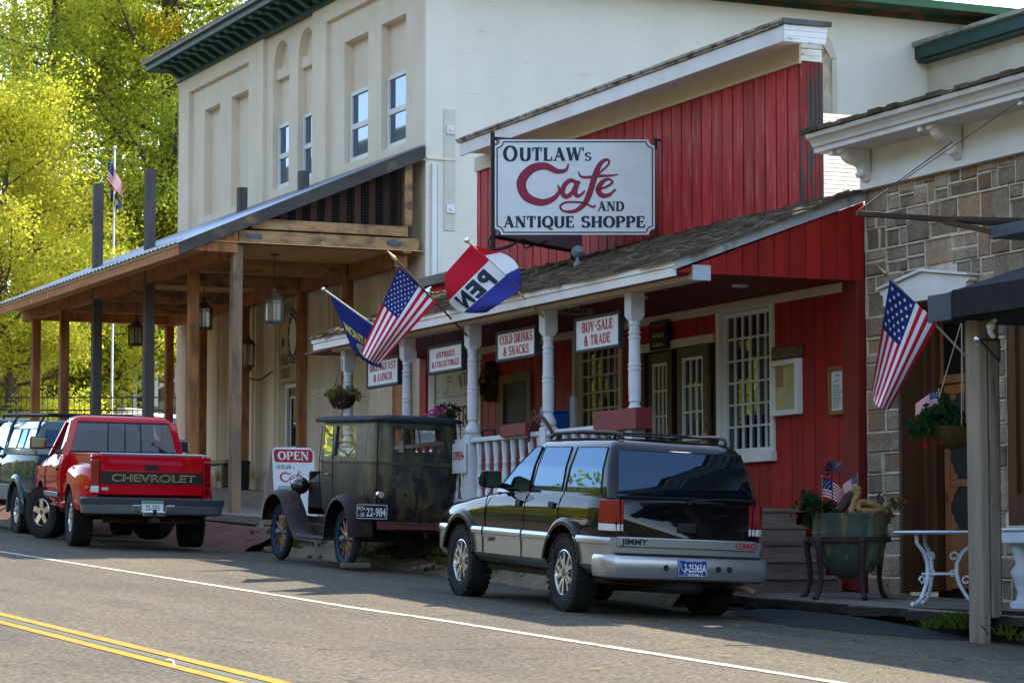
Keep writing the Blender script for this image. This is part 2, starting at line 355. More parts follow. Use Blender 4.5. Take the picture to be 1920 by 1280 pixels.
crack(asphalt, 1.1, .006, (.055, .048, .04), .62)
def road_z(x, y): return .042 * y - .03 * max(0, x - 9.8)
mb = MB()
xs = [-14, -6, 0, 4, 8, 9.8, 11, 12, 13.4]
ys = [-40, 0, 10, 14, 18, 22, 26, 30, 34, 38, 42, 50, 60, 80, 110, 160]
mb.add([(x, y, road_z(x, y)) for x in xs for y in ys], [(i * len(ys) + j, (i + 1) * len(ys) + j, (i + 1) * len(ys) + j + 1, i * len(ys) + j + 1) for i in range(len(xs) - 1) for j in range(len(ys) - 1)])
tag(mb.build('road', asphalt, smooth=30), kind='structure')
dirt = M('dirt', (.20, .155, .105), (.13, .10, .07), scale=2, rough=.95, bump=.8, bscale=14, wear=(.10, .12, .04), wth=.6, wscale=.8, grain=.2)
mb = MB()
def tz(x, y):
    z = .042 * min(y, 200) - .06 - (.30 if -14 < x < 13.35 else 0)
    if y > 57: z += .45 * min(1, (y - 57) / 3)
    if x < -22: z += (-22 - x) * .42 + 2 * math.sin(x * .09 + y * .05)
    if y < -60: z += (-60 - y) * .22  # unseen rise behind the camera, added to darken what the cars reflect
    if y > 95: z += (y - 95) * .10
    return z
gx = [-1500, -700, -300, -160, -110, -80, -60, -45, -34, -22, -14.5, -13.9, 13.3, 13.5, 18, 26, 40, 80, 200, 700, 1500]
gy = [-1500, -500, -260, -150, -60, -20, 10, 30, 45, 58, 62, 66, 72, 80, 95, 120, 160, 220, 400, 800, 1500]
mb.add([(x, y, tz(max(x, -170), max(-260, min(y, 230)))) for x in gx for y in gy], [(i * len(gy) + j, (i + 1) * len(gy) + j, (i + 1) * len(gy) + j + 1, i * len(gy) + j + 1) for i in range(len(gx) - 1) for j in range(len(gy) - 1)])
hillm = M('dry_grass', (.10, .082, .028), (.055, .058, .02), scale=.05, rough=1, bump=.4, bscale=2, wear=(.022, .035, .012), wth=.52, wscale=.06, grain=.2, gscale=8)
tag(mb.build('terrain', hillm, smooth=60), kind='structure')
# painted lines
white_paint = M('road_paint_white', (.46, .43, .36), (.36, .33, .27), scale=8, rough=.8, wear=(.12, .105, .085), wth=.58, wscale=6, grain=.2, gscale=60)
yel_paint = M('road_paint_yellow', (.50, .21, .006), (.40, .16, .006), scale=6, rough=.8, wear=(.12, .095, .06), wth=.60, wscale=7, wstretch=(1, .5, 1), grain=.2, gscale=60)
gr_paint = M('road_patch_grey', (.085, .10, .08), (.07, .082, .066), scale=6, rough=.85, grain=.25, gscale=60)
def stripe(name, fn, w, m, y0, y1, dz=.005, n=60):
    mb = MB()
    vs = []
    for i in range(n + 1):
        y = y0 + (y1 - y0) * i / n; x = fn(y); a = w * .5 + random.uniform(-.006, .006)
        vs += [(x - a, y, road_z(x - a, y) + dz), (x + a, y, road_z(x + a, y) + dz)]
    mb.add(vs, [(2 * i, 2 * i + 1, 2 * i + 3, 2 * i + 2) for i in range(n)])
    return tag(mb.build(name, m), kind='structure')
def fog(y): return 8.915 - .0415 * (y - 15.35) + (.05 if y < 23.2 else 0) + (.05 * (23.6 - y) / .4 - .05 if 23.2 <= y < 23.6 else 0)
stripe('edge_line', fog, .105, white_paint, -10, 90)
stripe('centre_line', lambda y: 5.94 - .034 * y + .02, .115, yel_paint, -10, 90)
stripe('centre_line', lambda y: 5.94 - .034 * y - .24, .115, yel_paint, -10, 90)
stripe('centre_gap', lambda y: 5.94 - .034 * y - .11, .10, gr_paint, -10, 90, .003)
# dark patch of newer asphalt at the boardwalk edge
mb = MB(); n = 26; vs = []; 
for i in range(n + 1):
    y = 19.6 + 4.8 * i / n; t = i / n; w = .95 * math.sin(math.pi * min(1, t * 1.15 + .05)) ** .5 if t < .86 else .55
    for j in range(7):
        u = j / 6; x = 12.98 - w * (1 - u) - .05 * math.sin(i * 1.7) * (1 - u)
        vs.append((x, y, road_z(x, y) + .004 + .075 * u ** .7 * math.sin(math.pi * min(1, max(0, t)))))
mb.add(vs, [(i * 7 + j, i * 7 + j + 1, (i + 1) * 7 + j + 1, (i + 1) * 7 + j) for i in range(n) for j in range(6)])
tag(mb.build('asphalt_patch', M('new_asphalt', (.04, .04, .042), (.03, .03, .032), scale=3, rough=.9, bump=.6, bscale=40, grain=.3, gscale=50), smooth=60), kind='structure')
# dirt bank between the parking strip and the porches
def bank(name, y0, y1, x0, x1, ztop, mat, n=40, m=6):
    mb = MB(); vs = []
    for i in range(n + 1):
        y = y0 + (y1 - y0) * i / n
        for j in range(m + 1):
            u = j / m; x = x0 + (x1 - x0) * u + .10 * math.sin(y * 3.1) * (1 - u); a = road_z(x0, y); b = ztop(y)
            vs.append((x, y, a - .02 + (b - a) * (u ** .8) + random.uniform(-.025, .03) * (0 < j < m)))
    mb.add(vs, [(i * (m + 1) + j, i * (m + 1) + j + 1, (i + 1) * (m + 1) + j + 1, (i + 1) * (m + 1) + j) for i in range(n) for j in range(m)])
    return tag(mb.build(name, mat, smooth=60), kind='structure')
red_dirt = M('red_dirt', (.17, .075, .055), (.11, .055, .045), scale=3, rough=.95, bump=.8, bscale=16, grain=.25)
bank('dirt_bank', 24.2, 39.8, 12.35, 13.12, lambda y: 1.72 + .02 * (y - 30), dirt)
bank('red_dirt_bank', 37.4, 58, 12.0, 12.86, lambda y: 2.02 + .042 * (y - 42), red_dirt)
# ------------------------------------------------------------------ boardwalk in front of the stone building
plank = M('weathered_plank', (.20, .17, .145), (.14, .12, .105), scale=2, stretch=(6, .6, 6), rough=.9, bump=.5, bscale=8, bstretch=(8, .6, 8), isl=.18, grain=.15)
edgewood = M('rotten_edge', (.045, .038, .032), (.025, .02, .018), scale=4, rough=1, bump=1, bscale=20)
mb = MB(); x = 12.98; bz = lambda y: 1.055 + .021 * (y - 24.1)
while x < 14.75:
    w = .145; y = 12.
    while y < 25.9:
        L = random.uniform(2.6, 3.6); y2 = min(y + L, 25.9)
        o = random.uniform(-.004, .004); e = random.uniform(-.02, .02) if x < 13 else 0
        mb.add([(x + e, y, bz(y) + o), (x + w - .008, y, bz(y) + o), (x + w - .008, y2 - .006, bz(y2) + o), (x + e, y2 - .006, bz(y2) + o)] + [(x + e, y, bz(y) - .05), (x + w - .008, y, bz(y) - .05), (x + w - .008, y2 - .006, bz(y2) - .05), (x + e, y2 - .006, bz(y2) - .05)],
               [(0, 1, 2, 3), (4, 5, 6, 7), (0, 1, 5, 4), (1, 2, 6, 5), (2, 3, 7, 6), (3, 0, 4, 7)]); y = y2
    x += w
tag(mb.build('boardwalk', plank, bevel=.003), kind='structure')
mb = MB(); y = 12.
while y < 25.9:
    L = random.uniform(.25, .6); e = random.uniform(-.03, .02)
    mb.box(12.955 + e, 12.975, y, y + L - .004, bz(y) - .09 + random.uniform(-.02, .02), bz(y) - random.uniform(0, .012)); y += L
mb.box(13.1, 13.16, 12, 25.9, .3, .99)
tag(mb.build('boardwalk_edge', edgewood), kind='structure')

# ------------------------------------------------------------------ vegetation
import numpy as np
def leaves_mesh(centres, radii, n, size, rng, flat=.8):
    idx = rng.integers(0, len(centres), n) if not hasattr(n, '__len__') else np.repeat(np.arange(len(centres)), n)
    N = len(idx); d = rng.normal(size=(N, 3)); d /= np.linalg.norm(d, axis=1)[:, None]
    r = rng.random(N) ** .45
    p = centres[idx] + d * (radii[idx] * r)[:, None] * np.array([1, 1, flat])
    a = rng.normal(size=(N, 3)); a /= np.linalg.norm(a, axis=1)[:, None]; b = np.cross(a, rng.normal(size=(N, 3))); b /= np.linalg.norm(b, axis=1)[:, None]
    s = size * (.6 + .8 * rng.random(N))[:, None]
    v = np.stack([p - a * s, p - b * s * .5, p + a * s, p + b * s * .5], 1).reshape(-1, 3)
    return v, np.arange(N * 4).reshape(-1, 4)
def mesh_np(name, v, f, mat, parent=None, local=True):
    me = bpy.data.meshes.new(name); me.vertices.add(len(v)); me.vertices.foreach_set('co', v.astype(np.float32).ravel())
    me.loops.add(f.size); me.loops.foreach_set('vertex_index', f.astype(np.int32).ravel())
    me.polygons.add(len(f)); me.polygons.foreach_set('loop_start', np.arange(len(f), dtype=np.int32) * f.shape[1]); me.polygons.foreach_set('loop_total', np.full(len(f), f.shape[1], np.int32))
    me.update(calc_edges=True); me.materials.append(mat)
    o = bpy.data.objects.new(name, me); COL.objects.link(o); o.parent = parent
    if parent is not None: INV[o.name] = INV.get(parent.name)
    return o
bark = M('bark', (.14, .10, .07), (.08, .06, .045), scale=3, stretch=(4, 4, .6), rough=.95, bump=1, bscale=8, bstretch=(5, 5, .6))
lf_yel = leaf('leaf_yellow', (.30, .35, .04), (.76, .62, .08), (.58, .55, .06))
lf_gy = leaf('leaf_green_yellow', (.17, .25, .035), (.72, .64, .10), (.46, .48, .06))
lf_gr = leaf('leaf_green', (.04, .09, .015), (.32, .33, .04), (.13, .19, .025))
lf_gg = leaf('leaf_light_green', (.10, .17, .025), (.62, .56, .07), (.29, .35, .04), .6)
lf_or = leaf('leaf_orange', (.34, .20, .03), (.50, .30, .03), (.40, .27, .02))
lf_dk = leaf('leaf_dark_shrub', (.05, .07, .02), (.14, .12, .03), (.08, .09, .025))
lf_rd = leaf('twig_red', (.11, .06, .04), (.20, .11, .05), (.14, .08, .04), .2)
def tree(label, loc, h, rad, base, n, lm, seed, trunk=.4, lean=(0, 0), nb=60, size=.11, lm2=None, cr=(.9, 1.7), name='deciduous_tree', group='autumn trees behind the lodge'):
    rng = np.random.default_rng(seed); t = thing(name, label, 'tree', loc, group=group)
    mb = MB(); top = Vector((lean[0] * h, lean[1] * h, h * .82)); cs = []; rs = []
    tp = [Vector((lean[0] * h * u + .25 * math.sin(u * 5 + seed), lean[1] * h * u + .25 * math.cos(u * 4 + seed) - .25, h * .82 * u)) for u in np.linspace(0, 1, 9)]
    mb.tube(tp, [trunk * (1.25 if i == 0 else 1 - .85 * i / 8) for i in range(9)], 10)
    for k in range(nb):
        u = base + (1 - base) * ((k + .5) / nb); u = min(.99, u + rng.uniform(-.05, .05)); i = min(7, int(u * 8)); st = tp[i].lerp(tp[i + 1], u * 8 - i) if u * 8 - i <= 1 else tp[8]
        a = k * 2.4 + rng.uniform(-.5, .5); q = math.sin(math.pi * min(1, max(.12, (u - base) / (1 - base) * .85 + .12))) ** .6
        L = rad * q * rng.uniform(.55, 1.05); up = rng.uniform(.1, .7) * L
        e = st + Vector((math.cos(a) * L, math.sin(a) * L, up)); md = st.lerp(e, .5) + Vector((rng.uniform(-.3, .3), rng.uniform(-.3, .3), -.12 * L))
        mb.tube([st, md, e], [trunk * .28 * (1.1 - u), trunk * .16 * (1.1 - u) + .015, .012], 5, caps=False)
        for w_, rr in ((1, 1), (.72, .8), (.45, .7)):
            pnt = st.lerp(e, w_); cs.append((pnt.x + rng.uniform(-.5, .5), pnt.y + rng.uniform(-.5, .5), pnt.z + rng.uniform(-.3, .5))); rs.append(rng.uniform(*cr) * rr)
    mb.build('trunk', bark, t, smooth=60, local=True)
    v, f = leaves_mesh(np.array(cs), np.array(rs), n, size, rng)
    mesh_np('crown', v, f, lm, t)
    if lm2 is not None:
        sel = rng.choice(len(cs), max(3, len(cs) // 9), replace=False); v, f = leaves_mesh(np.array(cs)[sel], np.array(rs)[sel] * .8, n // 9, size, rng); mesh_np('turning_leaves', v, f, lm2, t)
    return t
def at(px, d):   # ground point below image column px at camera depth d
    l = (px - 960) / 5000 * d; x = l * .9165 + .4 * d; y = .9165 * d - .4 * l
    return (x, y, tz(x, y))
T1 = tree('broad yellow-green cottonwood left of the flagpole, tallest at the left edge', at(70, 76), 19, 5.2, .16, 84000, lf_gy, 3, .45, (.01, 0), 66, .06, lf_yel)
T2 = tree('dark green tree with thick leaning brown trunk behind the corner of the cream lodge', at(312, 76), 21, 4.6, .34, 60000, lf_gg, 5, .8, (-.012, 0), 52, .065, lf_or)
T3 = tree('bright yellow tree low at the left edge above the porch roof', at(10, 66), 11.5, 2.9, .12, 60000, lf_yel, 8, .22, (.0, 0), 50, .05, lf_gy, (.6, 1.2))
T4 = tree('pale green tree with forked trunk behind the flagpole', at(178, 84), 22, 4.4, .22, 40000, lf_gy, 12, .55, (.02, 0), 42, .065, lf_gr)
T5 = tree('far dark green tree with blue sky showing through its top between the yellow trees', at(250, 112), 27, 6.2, .2, 15000, lf_gg, 15, .5, (0, 0), 46, .11, lf_gy)
T6 = tree('far yellow-green tree at the top left corner beyond the other trees', at(20, 118), 27, 6, .18, 13000, lf_gy, 19, .5, (0, 0), 46, .11, lf_yel)
T7 = tree('small yellow tree behind the porch posts beside the flagpole', at(170, 72), 6.8, 2.4, .08, 24000, lf_yel, 23, .12, (0, 0), 44, .065, lf_gr, (.5, .9))
T8 = tree('small golden tree behind the white stair railing', at(290, 78), 6.2, 2.2, .08, 20000, lf_yel, 29, .10, (0, 0), 40, .065, lf_or, (.5, .9))
# trees over the road, seen mirrored in the shop windows
for i, (x, y, s) in enumerate(((-11, 62, 4), (-13, 74, 6), (-10, 88, 9), (-16, 52, 11))):
    tree(['yellow-green tree across the road, nearest of its row', 'tree across the road second in its row', 'tree across the road last in its row', 'yellow tree across the road set back from its row'][i], (x, y, tz(x, y)), 11, 4, .15, 12000, lf_gy if i % 2 else lf_yel, 40 + s, .3, (0, 0), 40, .13, group='trees across the road')
def shrub(label, loc, r, h, n, lm, seed, size=.06, twig=True, name='shrub', group='shrubs by the iron fence'):
    rng = np.random.default_rng(seed); t = thing(name, label, 'shrub', loc, group=group); cs = []; rs = []; mb = MB()
    for k in range(26):
        a = rng.uniform(0, 6.28); q = rng.uniform(.1, 1) ** .6 * r * .8; z = rng.uniform(.25, .9) * h * (1 - .35 * (q / r) ** 2)
        e = Vector((q * math.cos(a), q * math.sin(a), z)); mb.tube([Vector((q * .15 * math.cos(a), q * .15 * math.sin(a), 0)), e * .55 + Vector((0, 0, .1 * h)), e], [.025, .016, .008], 4, caps=False); cs.append(e); rs.append(rng.uniform(.22, .4) * r)
    mb.build('stems', bark, t, local=True); v, f = leaves_mesh(np.array([tuple(c) for c in cs]), np.array(rs), n, size, rng); mesh_np('foliage', v, f, lm, t); return t
shrub('rounded olive bush behind the tall grey posts', at(248, 70), 1.5, 2.1, 7000, lf_dk, 51)
shrub('dark green bush between the brown posts', at(150, 72), 1.6, 3.4, 8000, lf_gr, 52)
shrub('bare reddish brown twiggy bush at the left edge', at(12, 70), 1.9, 3.6, 5000, lf_rd, 53, .05)
shrub('low orange leaved bush left of the brown posts', at(45, 66), 1.0, 1.5, 3500, lf_or, 54)
shrub('low green bush with yellow blades beside the fence', at(22, 63), 1.0, .9, 3500, lf_gr, 55)
shrub('small olive bush left of the white stairs', at(205, 67), .9, 1.3, 3500, lf_dk, 56)
shrub('shaggy yellow bush in front of the white stairs', at(282, 82), 1.6, 3.0, 6000, lf_gy, 57)
# ================================================================== BUILDINGS
red_up = M('red_siding_sunworn', (.42, .022, .020), (.33, .016, .015), scale=2, stretch=(3, 3, .3), rough=.6, bump=.25, bscale=9, bstretch=(10, 10, .5), isl=.16, wear2=(.20, .014, .014), w2th=.57, w2scale=2.2, w2stretch=(6, 6, .35), wear=(.48, .13, .11), wth=.62, wsoft=.10, wscale=2.6, wstretch=(5, 5, .6))
red_lo = M('red_siding', (.40, .018, .010), (.31, .013, .008), scale=2, stretch=(3, 3, .3), rough=.55, bump=.2, bscale=9, bstretch=(10, 10, .5), isl=.12, wear=(.22, .012, .010), wth=.55, wsoft=.1, wscale=1.6, wstretch=(5, 5, .35))
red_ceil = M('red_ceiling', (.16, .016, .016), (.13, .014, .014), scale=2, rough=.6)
red_worn = M('red_weathered', (.30, .03, .025), (.22, .022, .02), scale=3, stretch=(6, 6, .5), rough=.8, bump=.5, bscale=7, bstretch=(10, 10, .5), wear=(.06, .055, .055), wth=.48, wscale=2.2, wstretch=(5, 5, .55), wear2=(.30, .24, .22), w2th=.66, w2scale=4, w2stretch=(6, 6, .4))
gapm = M('dark_gap', (.03, .012, .011), rough=1)
white = M('white_paint', (.74, .73, .71), (.66, .65, .62), scale=2, rough=.5, bump=.12, bscale=14, isl=.03)
white_worn = M('white_peeling', (.76, .77, .77), (.70, .70, .68), scale=2, rough=.7, bump=.5, bscale=8, bstretch=(.6, .6, 5), wear=(.16, .135, .11), wth=.61, wsoft=.02, wscale=2.4, wstretch=(1, 1, 5))
cream = M('cream_paint', (.60, .52, .40), (.54, .46, .35), scale=1.5, rough=.55, bump=.1, bscale=12, isl=.03)
olive = M('olive_brown_paint', (.115, .085, .03), (.09, .065, .025), scale=2, rough=.5, bump=.15)
brass = M('brass', (.6, .42, .14), rough=.3, metal=1)
pane = glass('shop_glass', (.006, .007, .008), .05, .015, 1.75)
pane_clear = glass('thin_glass', (.004, .005, .005), .82, .01, 1.45)
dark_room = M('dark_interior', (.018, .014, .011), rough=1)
shingle_old = M('mossy_shingle', (.125, .088, .056), (.08, .058, .04), scale=5, stretch=(1, 3, 1), rough=1, bump=.8, bscale=12, bstretch=(1, 6, 1), isl=.35, wear=(.16, .15, .135), wth=.60, wscale=5, wear2=(.05, .055, .025), w2th=.60, w2scale=2)
shingle_lt = M('pale_shingle', (.50, .45, .38), (.42, .38, .32), scale=3, rough=.95, bump=.5, bscale=30, isl=.10, grain=.15)
ctop = M('cornice_cap', (.12, .12, .125), (.07, .065, .06), scale=4, rough=.8, bump=.4, bscale=10)

cafe = thing('cafe_building', 'red board cafe with tall false front, white cornice and porch of turned white posts', 'building', (14.8, 30, 1.0))
def boards(mb, X, y0, y1, z0, z1, pitch, t=.02, gap=.014, holes=(), zf=None):
    y = y0
    while y < y1 - .02:
        a, b = y, min(y + pitch, y1) - gap; c = (a + b) / 2; iv = [(z0, zf(c) if zf else z1)]
        for (h0, h1, k0, k1) in holes:
            if h0 < b and h1 > a:
                nv = []
                for (p, q) in iv:
                    if k1 <= p or k0 >= q: nv.append((p, q)); continue
                    if k0 > p: nv.append((p, k0))
                    if k1 < q: nv.append((k1, q))
                iv = nv
                if not (h0 <= a and h1 >= b):      # board only partly crossed by the opening: keep the strip beside it
                    if a < h0: mb.box(X, X + t, a, h0, k0, k1)
                    if b > h1: mb.box(X, X + t, h1, b, k0, k1)
        for (p, q) in iv:
            if q > p + .01: mb.box(X + random.uniform(-.002, .002), X + t, a, b, p, q)
        y += pitch
mb = MB(); boards(mb, 14.8, 25.86, 35.18, 5.15, 6.97, .262, gap=.024); mb.build('false_front', red_up, cafe, bevel=.003)
mb = MB(); mb.box(14.825, 15.0, 25.85, 35.19, 4.45, 7.1); mb.box(14.825, 15.0, 24.5, 25.85, 1.06, 5.2); mb.box(14.825, 15.0, 35.19, 37.3, 4.45, 5.5)
for a, b, c, d in ((25.85, 26.46, 1.06, 4.45), (26.46, 27.82, 1.06, 2.56), (26.46, 27.82, 4.34, 4.45), (27.82, 27.9, 1.06, 4.45), (27.9, 29.8, 3.97, 4.45), (29.8, 30.4, 1.06, 4.45), (30.4, 31.84, 1.06, 3.0), (30.4, 31.84, 4.33, 4.45), (31.84, 37.3, 1.06, 4.45)): mb.box(14.825, 14.84, a, b, c, d)
mb.build('wall_backing', gapm, cafe)
mb = MB()
for i in range(5): mb.box(14.83 + i * .054, 14.83 + i * .054 + .05, 25.82, 25.848, 4.9, 6.98)
mb.box(14.795, 14.829, 25.81, 25.85, 4.9, 6.98)
mb.build('weathered_side', red_worn, cafe, bevel=.003)
mb = MB(); y = 25.78
while y < 35.15: y2 = min(y + 3.2, 35.18); mb.box(14.765, 14.797, y, y2 - .003, 6.95, 7.16); y = y2
mb.build('frieze_board', cream, cafe, bevel=.003)
mb = MB(); y = 25.5
for L in (1.55, 2.1, 1.9, 2.2, 1.6): mb.box(14.40, 14.43, y, min(y + L, 34.85) - .004, 7.115 + random.uniform(-.003, .003), 7.30); y += L
mb.box(14.43, 14.797, 25.52, 34.83, 7.165, 7.185)
mb.build('cornice', M('white_cornice', (.66, .65, .66), (.58, .57, .56), scale=2, rough=.5, bump=.15, bscale=12, isl=.04, wear=(.2, .16, .12), wth=.72, wscale=5), cafe, bevel=.004)
mb = MB(); y = 25.48
while y < 34.9: L = random.uniform(.4, 1.1); y2 = min(y + L, 34.9); mb.box(14.375 + random.uniform(-.006, .006), 14.42, y, y2, 7.304, 7.335 + random.uniform(-.004, .004)); y = y2
y = 25.46
while y < 34.9: L = random.uniform(.5, 1.4); y2 = min(y + L, 34.92); mb.box(14.355 + random.uniform(-.008, .008), 15.0, y, y2, 7.338 + random.uniform(-.004, .002), 7.365); y = y2
mb.build('cornice_cap', M('worn_crown', (.42, .39, .35), (.30, .27, .23), scale=5, rough=.9, bump=.6, bscale=10, wear=(.10, .08, .06), wth=.56, wscale=4, wstretch=(1, 1.5, 3)), cafe)
mb = MB()
for i, (z0, z1) in enumerate(((7.115, 7.178), (7.18, 7.24), (7.243, 7.302))): mb.box(14.40, 14.93 + .01 * i, 25.465, 25.495, z0, z1)
mb.build('peeling_end', white_worn, cafe, bevel=.003)
mb = MB()
for z0, z1 in ((6.985, 7.045), (7.048, 7.112)): mb.box(14.80, 15.07, 25.80, 25.845, z0, z1)
mb.build('peeling_block', white_worn, cafe, bevel=.003)
mb = MB(); mb.box(14.37, 14.99, 25.43, 25.475, 7.31, 7.372); mb.build('end_cap', ctop, cafe, bevel=.004)
# rear gable roof with pale shingles
rz0, ry0, sl = 7.30, 30.5, math.tan(R(30))
mb = MB(); row = 0; s = 0.
while s < 7:
    x = 15.1 + random.uniform(-.25, 0)
    while x < 21.5:
        w = random.uniform(.18, .34); a, b = s, s + .155
        y_a, y_b = ry0 - a * .866, ry0 - b * .866; za, zb = rz0 - a * .5, rz0 - b * .5
        mb.add([(x, y_a, za + .002), (x + w - .008, y_a, za + .002), (x + w - .008, y_b, zb + .008), (x, y_b, zb + .008), (x, y_b, zb + .004), (x + w - .008, y_b, zb + .004)], [(0, 1, 2, 3), (3, 2, 5, 4)]); x += w
    s += .145
mb.build('roof_shingles', shingle_lt, cafe, weld=False)
mb = MB(); mb.add([(15.06, ry0 - 6.1, rz0 - 6.1 * sl - .02), (24, ry0 - 6.1, rz0 - 6.1 * sl - .02), (24, ry0, rz0 - .02), (15.06, ry0, rz0 - .02), (24, ry0 + 5, rz0 - .02 - 5 * sl), (15.06, ry0 + 5, rz0 - .02 - 5 * sl)], [(0, 1, 2, 3), (3, 2, 4, 5)])
mb.box(15.1, 24, 25.6, 35, 1.2, 4.3)
mb.build('rear_roof', ctop, cafe)
# porch roof
def proof(X): return 4.50 + (X - 12.5) * (5.36 - 4.50) / 2.3
mb = MB(); k = 0; X = 12.46
while X < 14.79:
    y = 24.42 - random.uniform(0, .1)
    while y < 35.78:
        w = random.uniform(.09, .24); y2 = min(y + w, 35.8); e = random.uniform(-.025, .02); X2 = min(X + .27, 14.8)
        l0, l1 = random.uniform(.012, .045), random.uniform(.0, .012); c = random.uniform(-.01, .016)
        a = X + e; mb.add([(a, y, proof(a) + l0 + c), (a, y2 - .006, proof(a) + l0 - c), (X2, y2 - .006, proof(X2) + l1), (X2, y, proof(X2) + l1), (a, y, proof(a) + .001), (a, y2 - .006, proof(a) + .001)], [(0, 1, 2, 3), (0, 4, 5, 1), (0, 3, 4), (1, 5, 2)]); y = y2
    X += .135
mb.build('porch_shingles', shingle_old, cafe, weld=False)
mb = MB(); mb.prism([(12.53, 4.49), (14.8, 5.34), (14.8, 5.30), (12.53, 4.44)], 'y', 24.5, 35.74); mb.build('porch_deck', gapm, cafe)
mb = MB()
for z0, z1, X, js in ((4.432, 4.505, 12.495, (24.45, 28.9, 32.1, 35.74)), (4.335, 4.428, 12.508, (24.45, 27.6, 31.4, 35.70))):
    for i in range(3): mb.box(X, X + .025, js[i], js[i + 1] - .004, z0, z1)
mb.build('porch_fascia', white, cafe, bevel=.003)
mb = MB(); mb.prism([(12.50, 4.40), (12.50, 4.50), (14.8, 5.355), (14.8, 5.235)], 'y', 24.43, 24.465); mb.build('rake_board', M('white_rake_worn', (.56, .58, .60), (.46, .48, .5), scale=2, rough=.7, bump=.4, bscale=8, wear=(.28, .28, .28), wth=.58, wscale=3), cafe, bevel=.003)
mb = MB(); X = 12.56
while X < 14.79:
    X2 = min(X + .19, 14.8); zt = lambda x: 4.37 + (x - 12.5) * .373; mb.prism([(X, 4.375), (X2 - .008, 4.375), (X2 - .008, zt(X2)), (X, zt(X))], 'y', 24.47, 24.495); X = X2
mb.build('porch_end_boards', red_lo, cafe, bevel=.002)
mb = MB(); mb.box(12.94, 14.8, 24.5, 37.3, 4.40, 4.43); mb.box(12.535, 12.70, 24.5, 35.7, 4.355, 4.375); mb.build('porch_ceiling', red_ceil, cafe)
mb = MB(); mb.cyl((13.9, 25.6, 4.38), (13.9, 25.6, 4.41), .09, n=16); mb.build('ceiling_light', M('opal', (.7, .68, .62), rough=.3), cafe); mb = MB(); mb.cyl((13.5, 27.2, 4.38), (13.5, 27.2, 4.41), .07, n=16); mb.build('ceiling_light', MATS['opal'], cafe)
mb = MB(); mb.box(12.72, 12.92, 24.50, 29.6, 4.31, 4.455); mb.box(12.72, 12.92, 29.604, 35.5, 4.31, 4.455); mb.build('porch_beam', cream, cafe, bevel=.004)
mb = MB(); mb.box(12.715, 12.925, 24.435, 24.466, 4.30, 4.46); mb.build('beam_end', M('bluish_white', (.5, .56, .62), (.45, .5, .56), rough=.6), cafe, bevel=.003)
# facade under the porch
holes = [(26.46, 27.82, 2.52, 4.36), (30.38, 31.84, 2.95, 4.36), (27.9, 29.8, 1.97, 3.98), (33.2, 34.3, 2.9, 3.95), (34.95, 36.95, 1.97, 4.28)]
mb = MB(); boards(mb, 14.8, 24.80, 37.25, 1.08, 4.40, .255, holes=holes); mb.build('porch_wall', red_lo, cafe, bevel=.002)
mb = MB(); mb.box(14.74, 14.82, 36.97, 37.25, 1.9, 4.40); mb.build('end_board', red_lo, cafe, bevel=.006)
mb = MB(); mb.prism([(24.475, 14.70), (24.79, 14.70), (24.79, 14.82), (24.475, 14.82)], 'z', 1.08, 4.40); mb.v = [(v[1], v[0], v[2]) for v in mb.v]; mb.build('corner_board', M('dark_red_corner', (.19, .018, .016), (.15, .015, .013), scale=2, rough=.5), cafe, bevel=.006)
mb = MB(); y = 24.77
for L in (3.1, 3.4, 3.2, 2.6): mb.box(14.765, 14.798, y, y + L - .003, 4.375 + random.uniform(-.003, .003), 4.455 - .056); mb.box(14.763, 14.798, y, y + L - .003, 4.30, 4.374); y += L
mb.build('trim_board', cream, cafe, bevel=.003)
mb = MB(); boards(mb, 14.8, 35.2, 37.3, 4.45, 5.45, .26); mb.build('infill_wall', red_up, cafe, bevel=.002)
mb = MB(); mb.box(14.70, 14.9, 35.2, 37.45, 5.45, 5.60); mb.build('infill_cap', M('grey_timber', (.22, .20, .18), (.14, .12, .11), scale=2, stretch=(6, .6, 6), rough=.9, bump=.5, bscale=10), cafe, bevel=.01)
def lattice(par, name, X, y0, y1, z0, z1, nc, nr, m, t=.022, fw=.05, mp=None):
    """glazed sash: returns sash part with pane child"""
    mb = MB(); mb.box(X - .02, X + .02, y0, y0 + fw, z0, z1); mb.box(X - .02, X + .02, y1 - fw, y1, z0, z1); mb.box(X - .02, X + .02, y0 + fw, y1 - fw, z0, z0 + fw); mb.box(X - .02, X + .02, y0 + fw, y1 - fw, z1 - fw, z1)
    for i in range(1, nc): y = y0 + fw + (y1 - y0 - 2 * fw) * i / nc; mb.box(X - .012, X + .012, y - t / 2, y + t / 2, z0 + fw, z1 - fw)
    for i in range(1, nr): z = z0 + fw + (z1 - z0 - 2 * fw) * i / nr; mb.box(X - .010, X + .010, y0 + fw, y1 - fw, z - t / 2, z + t / 2)
    s = mb.build(name, m, par)
    for i in range(1): MB().box(X + .013, X + .017, y0 + .01, y1 - .01, z0 + .01, z1 - .01).build('pane', mp or pane, s)
    return s
def wframe(par, y0, y1, z0, z1, m, w=.09, X=14.77, sill=True, name='window_frame', depth=.11):
    mb = MB(); mb.box(X, X + depth, y0, y0 + w, z0, z1); mb.box(X, X + depth, y1 - w, y1, z0, z1); mb.box(X + .002, X + depth, y0 + w, y1 - w, z1 - w * .8, z1)
    if sill: mb.box(X - .04, X + depth, y0 - .02, y1 + .02, z0 - .02, z0 + .09)
    return mb.build(name, m, par, bevel=.004)
wf = wframe(cafe, 26.44, 27.82, 2.54, 4.36, white); lattice(wf, 'sash', 14.86, 26.53, 27.73, 2.64, 4.28, 6, 6, white)
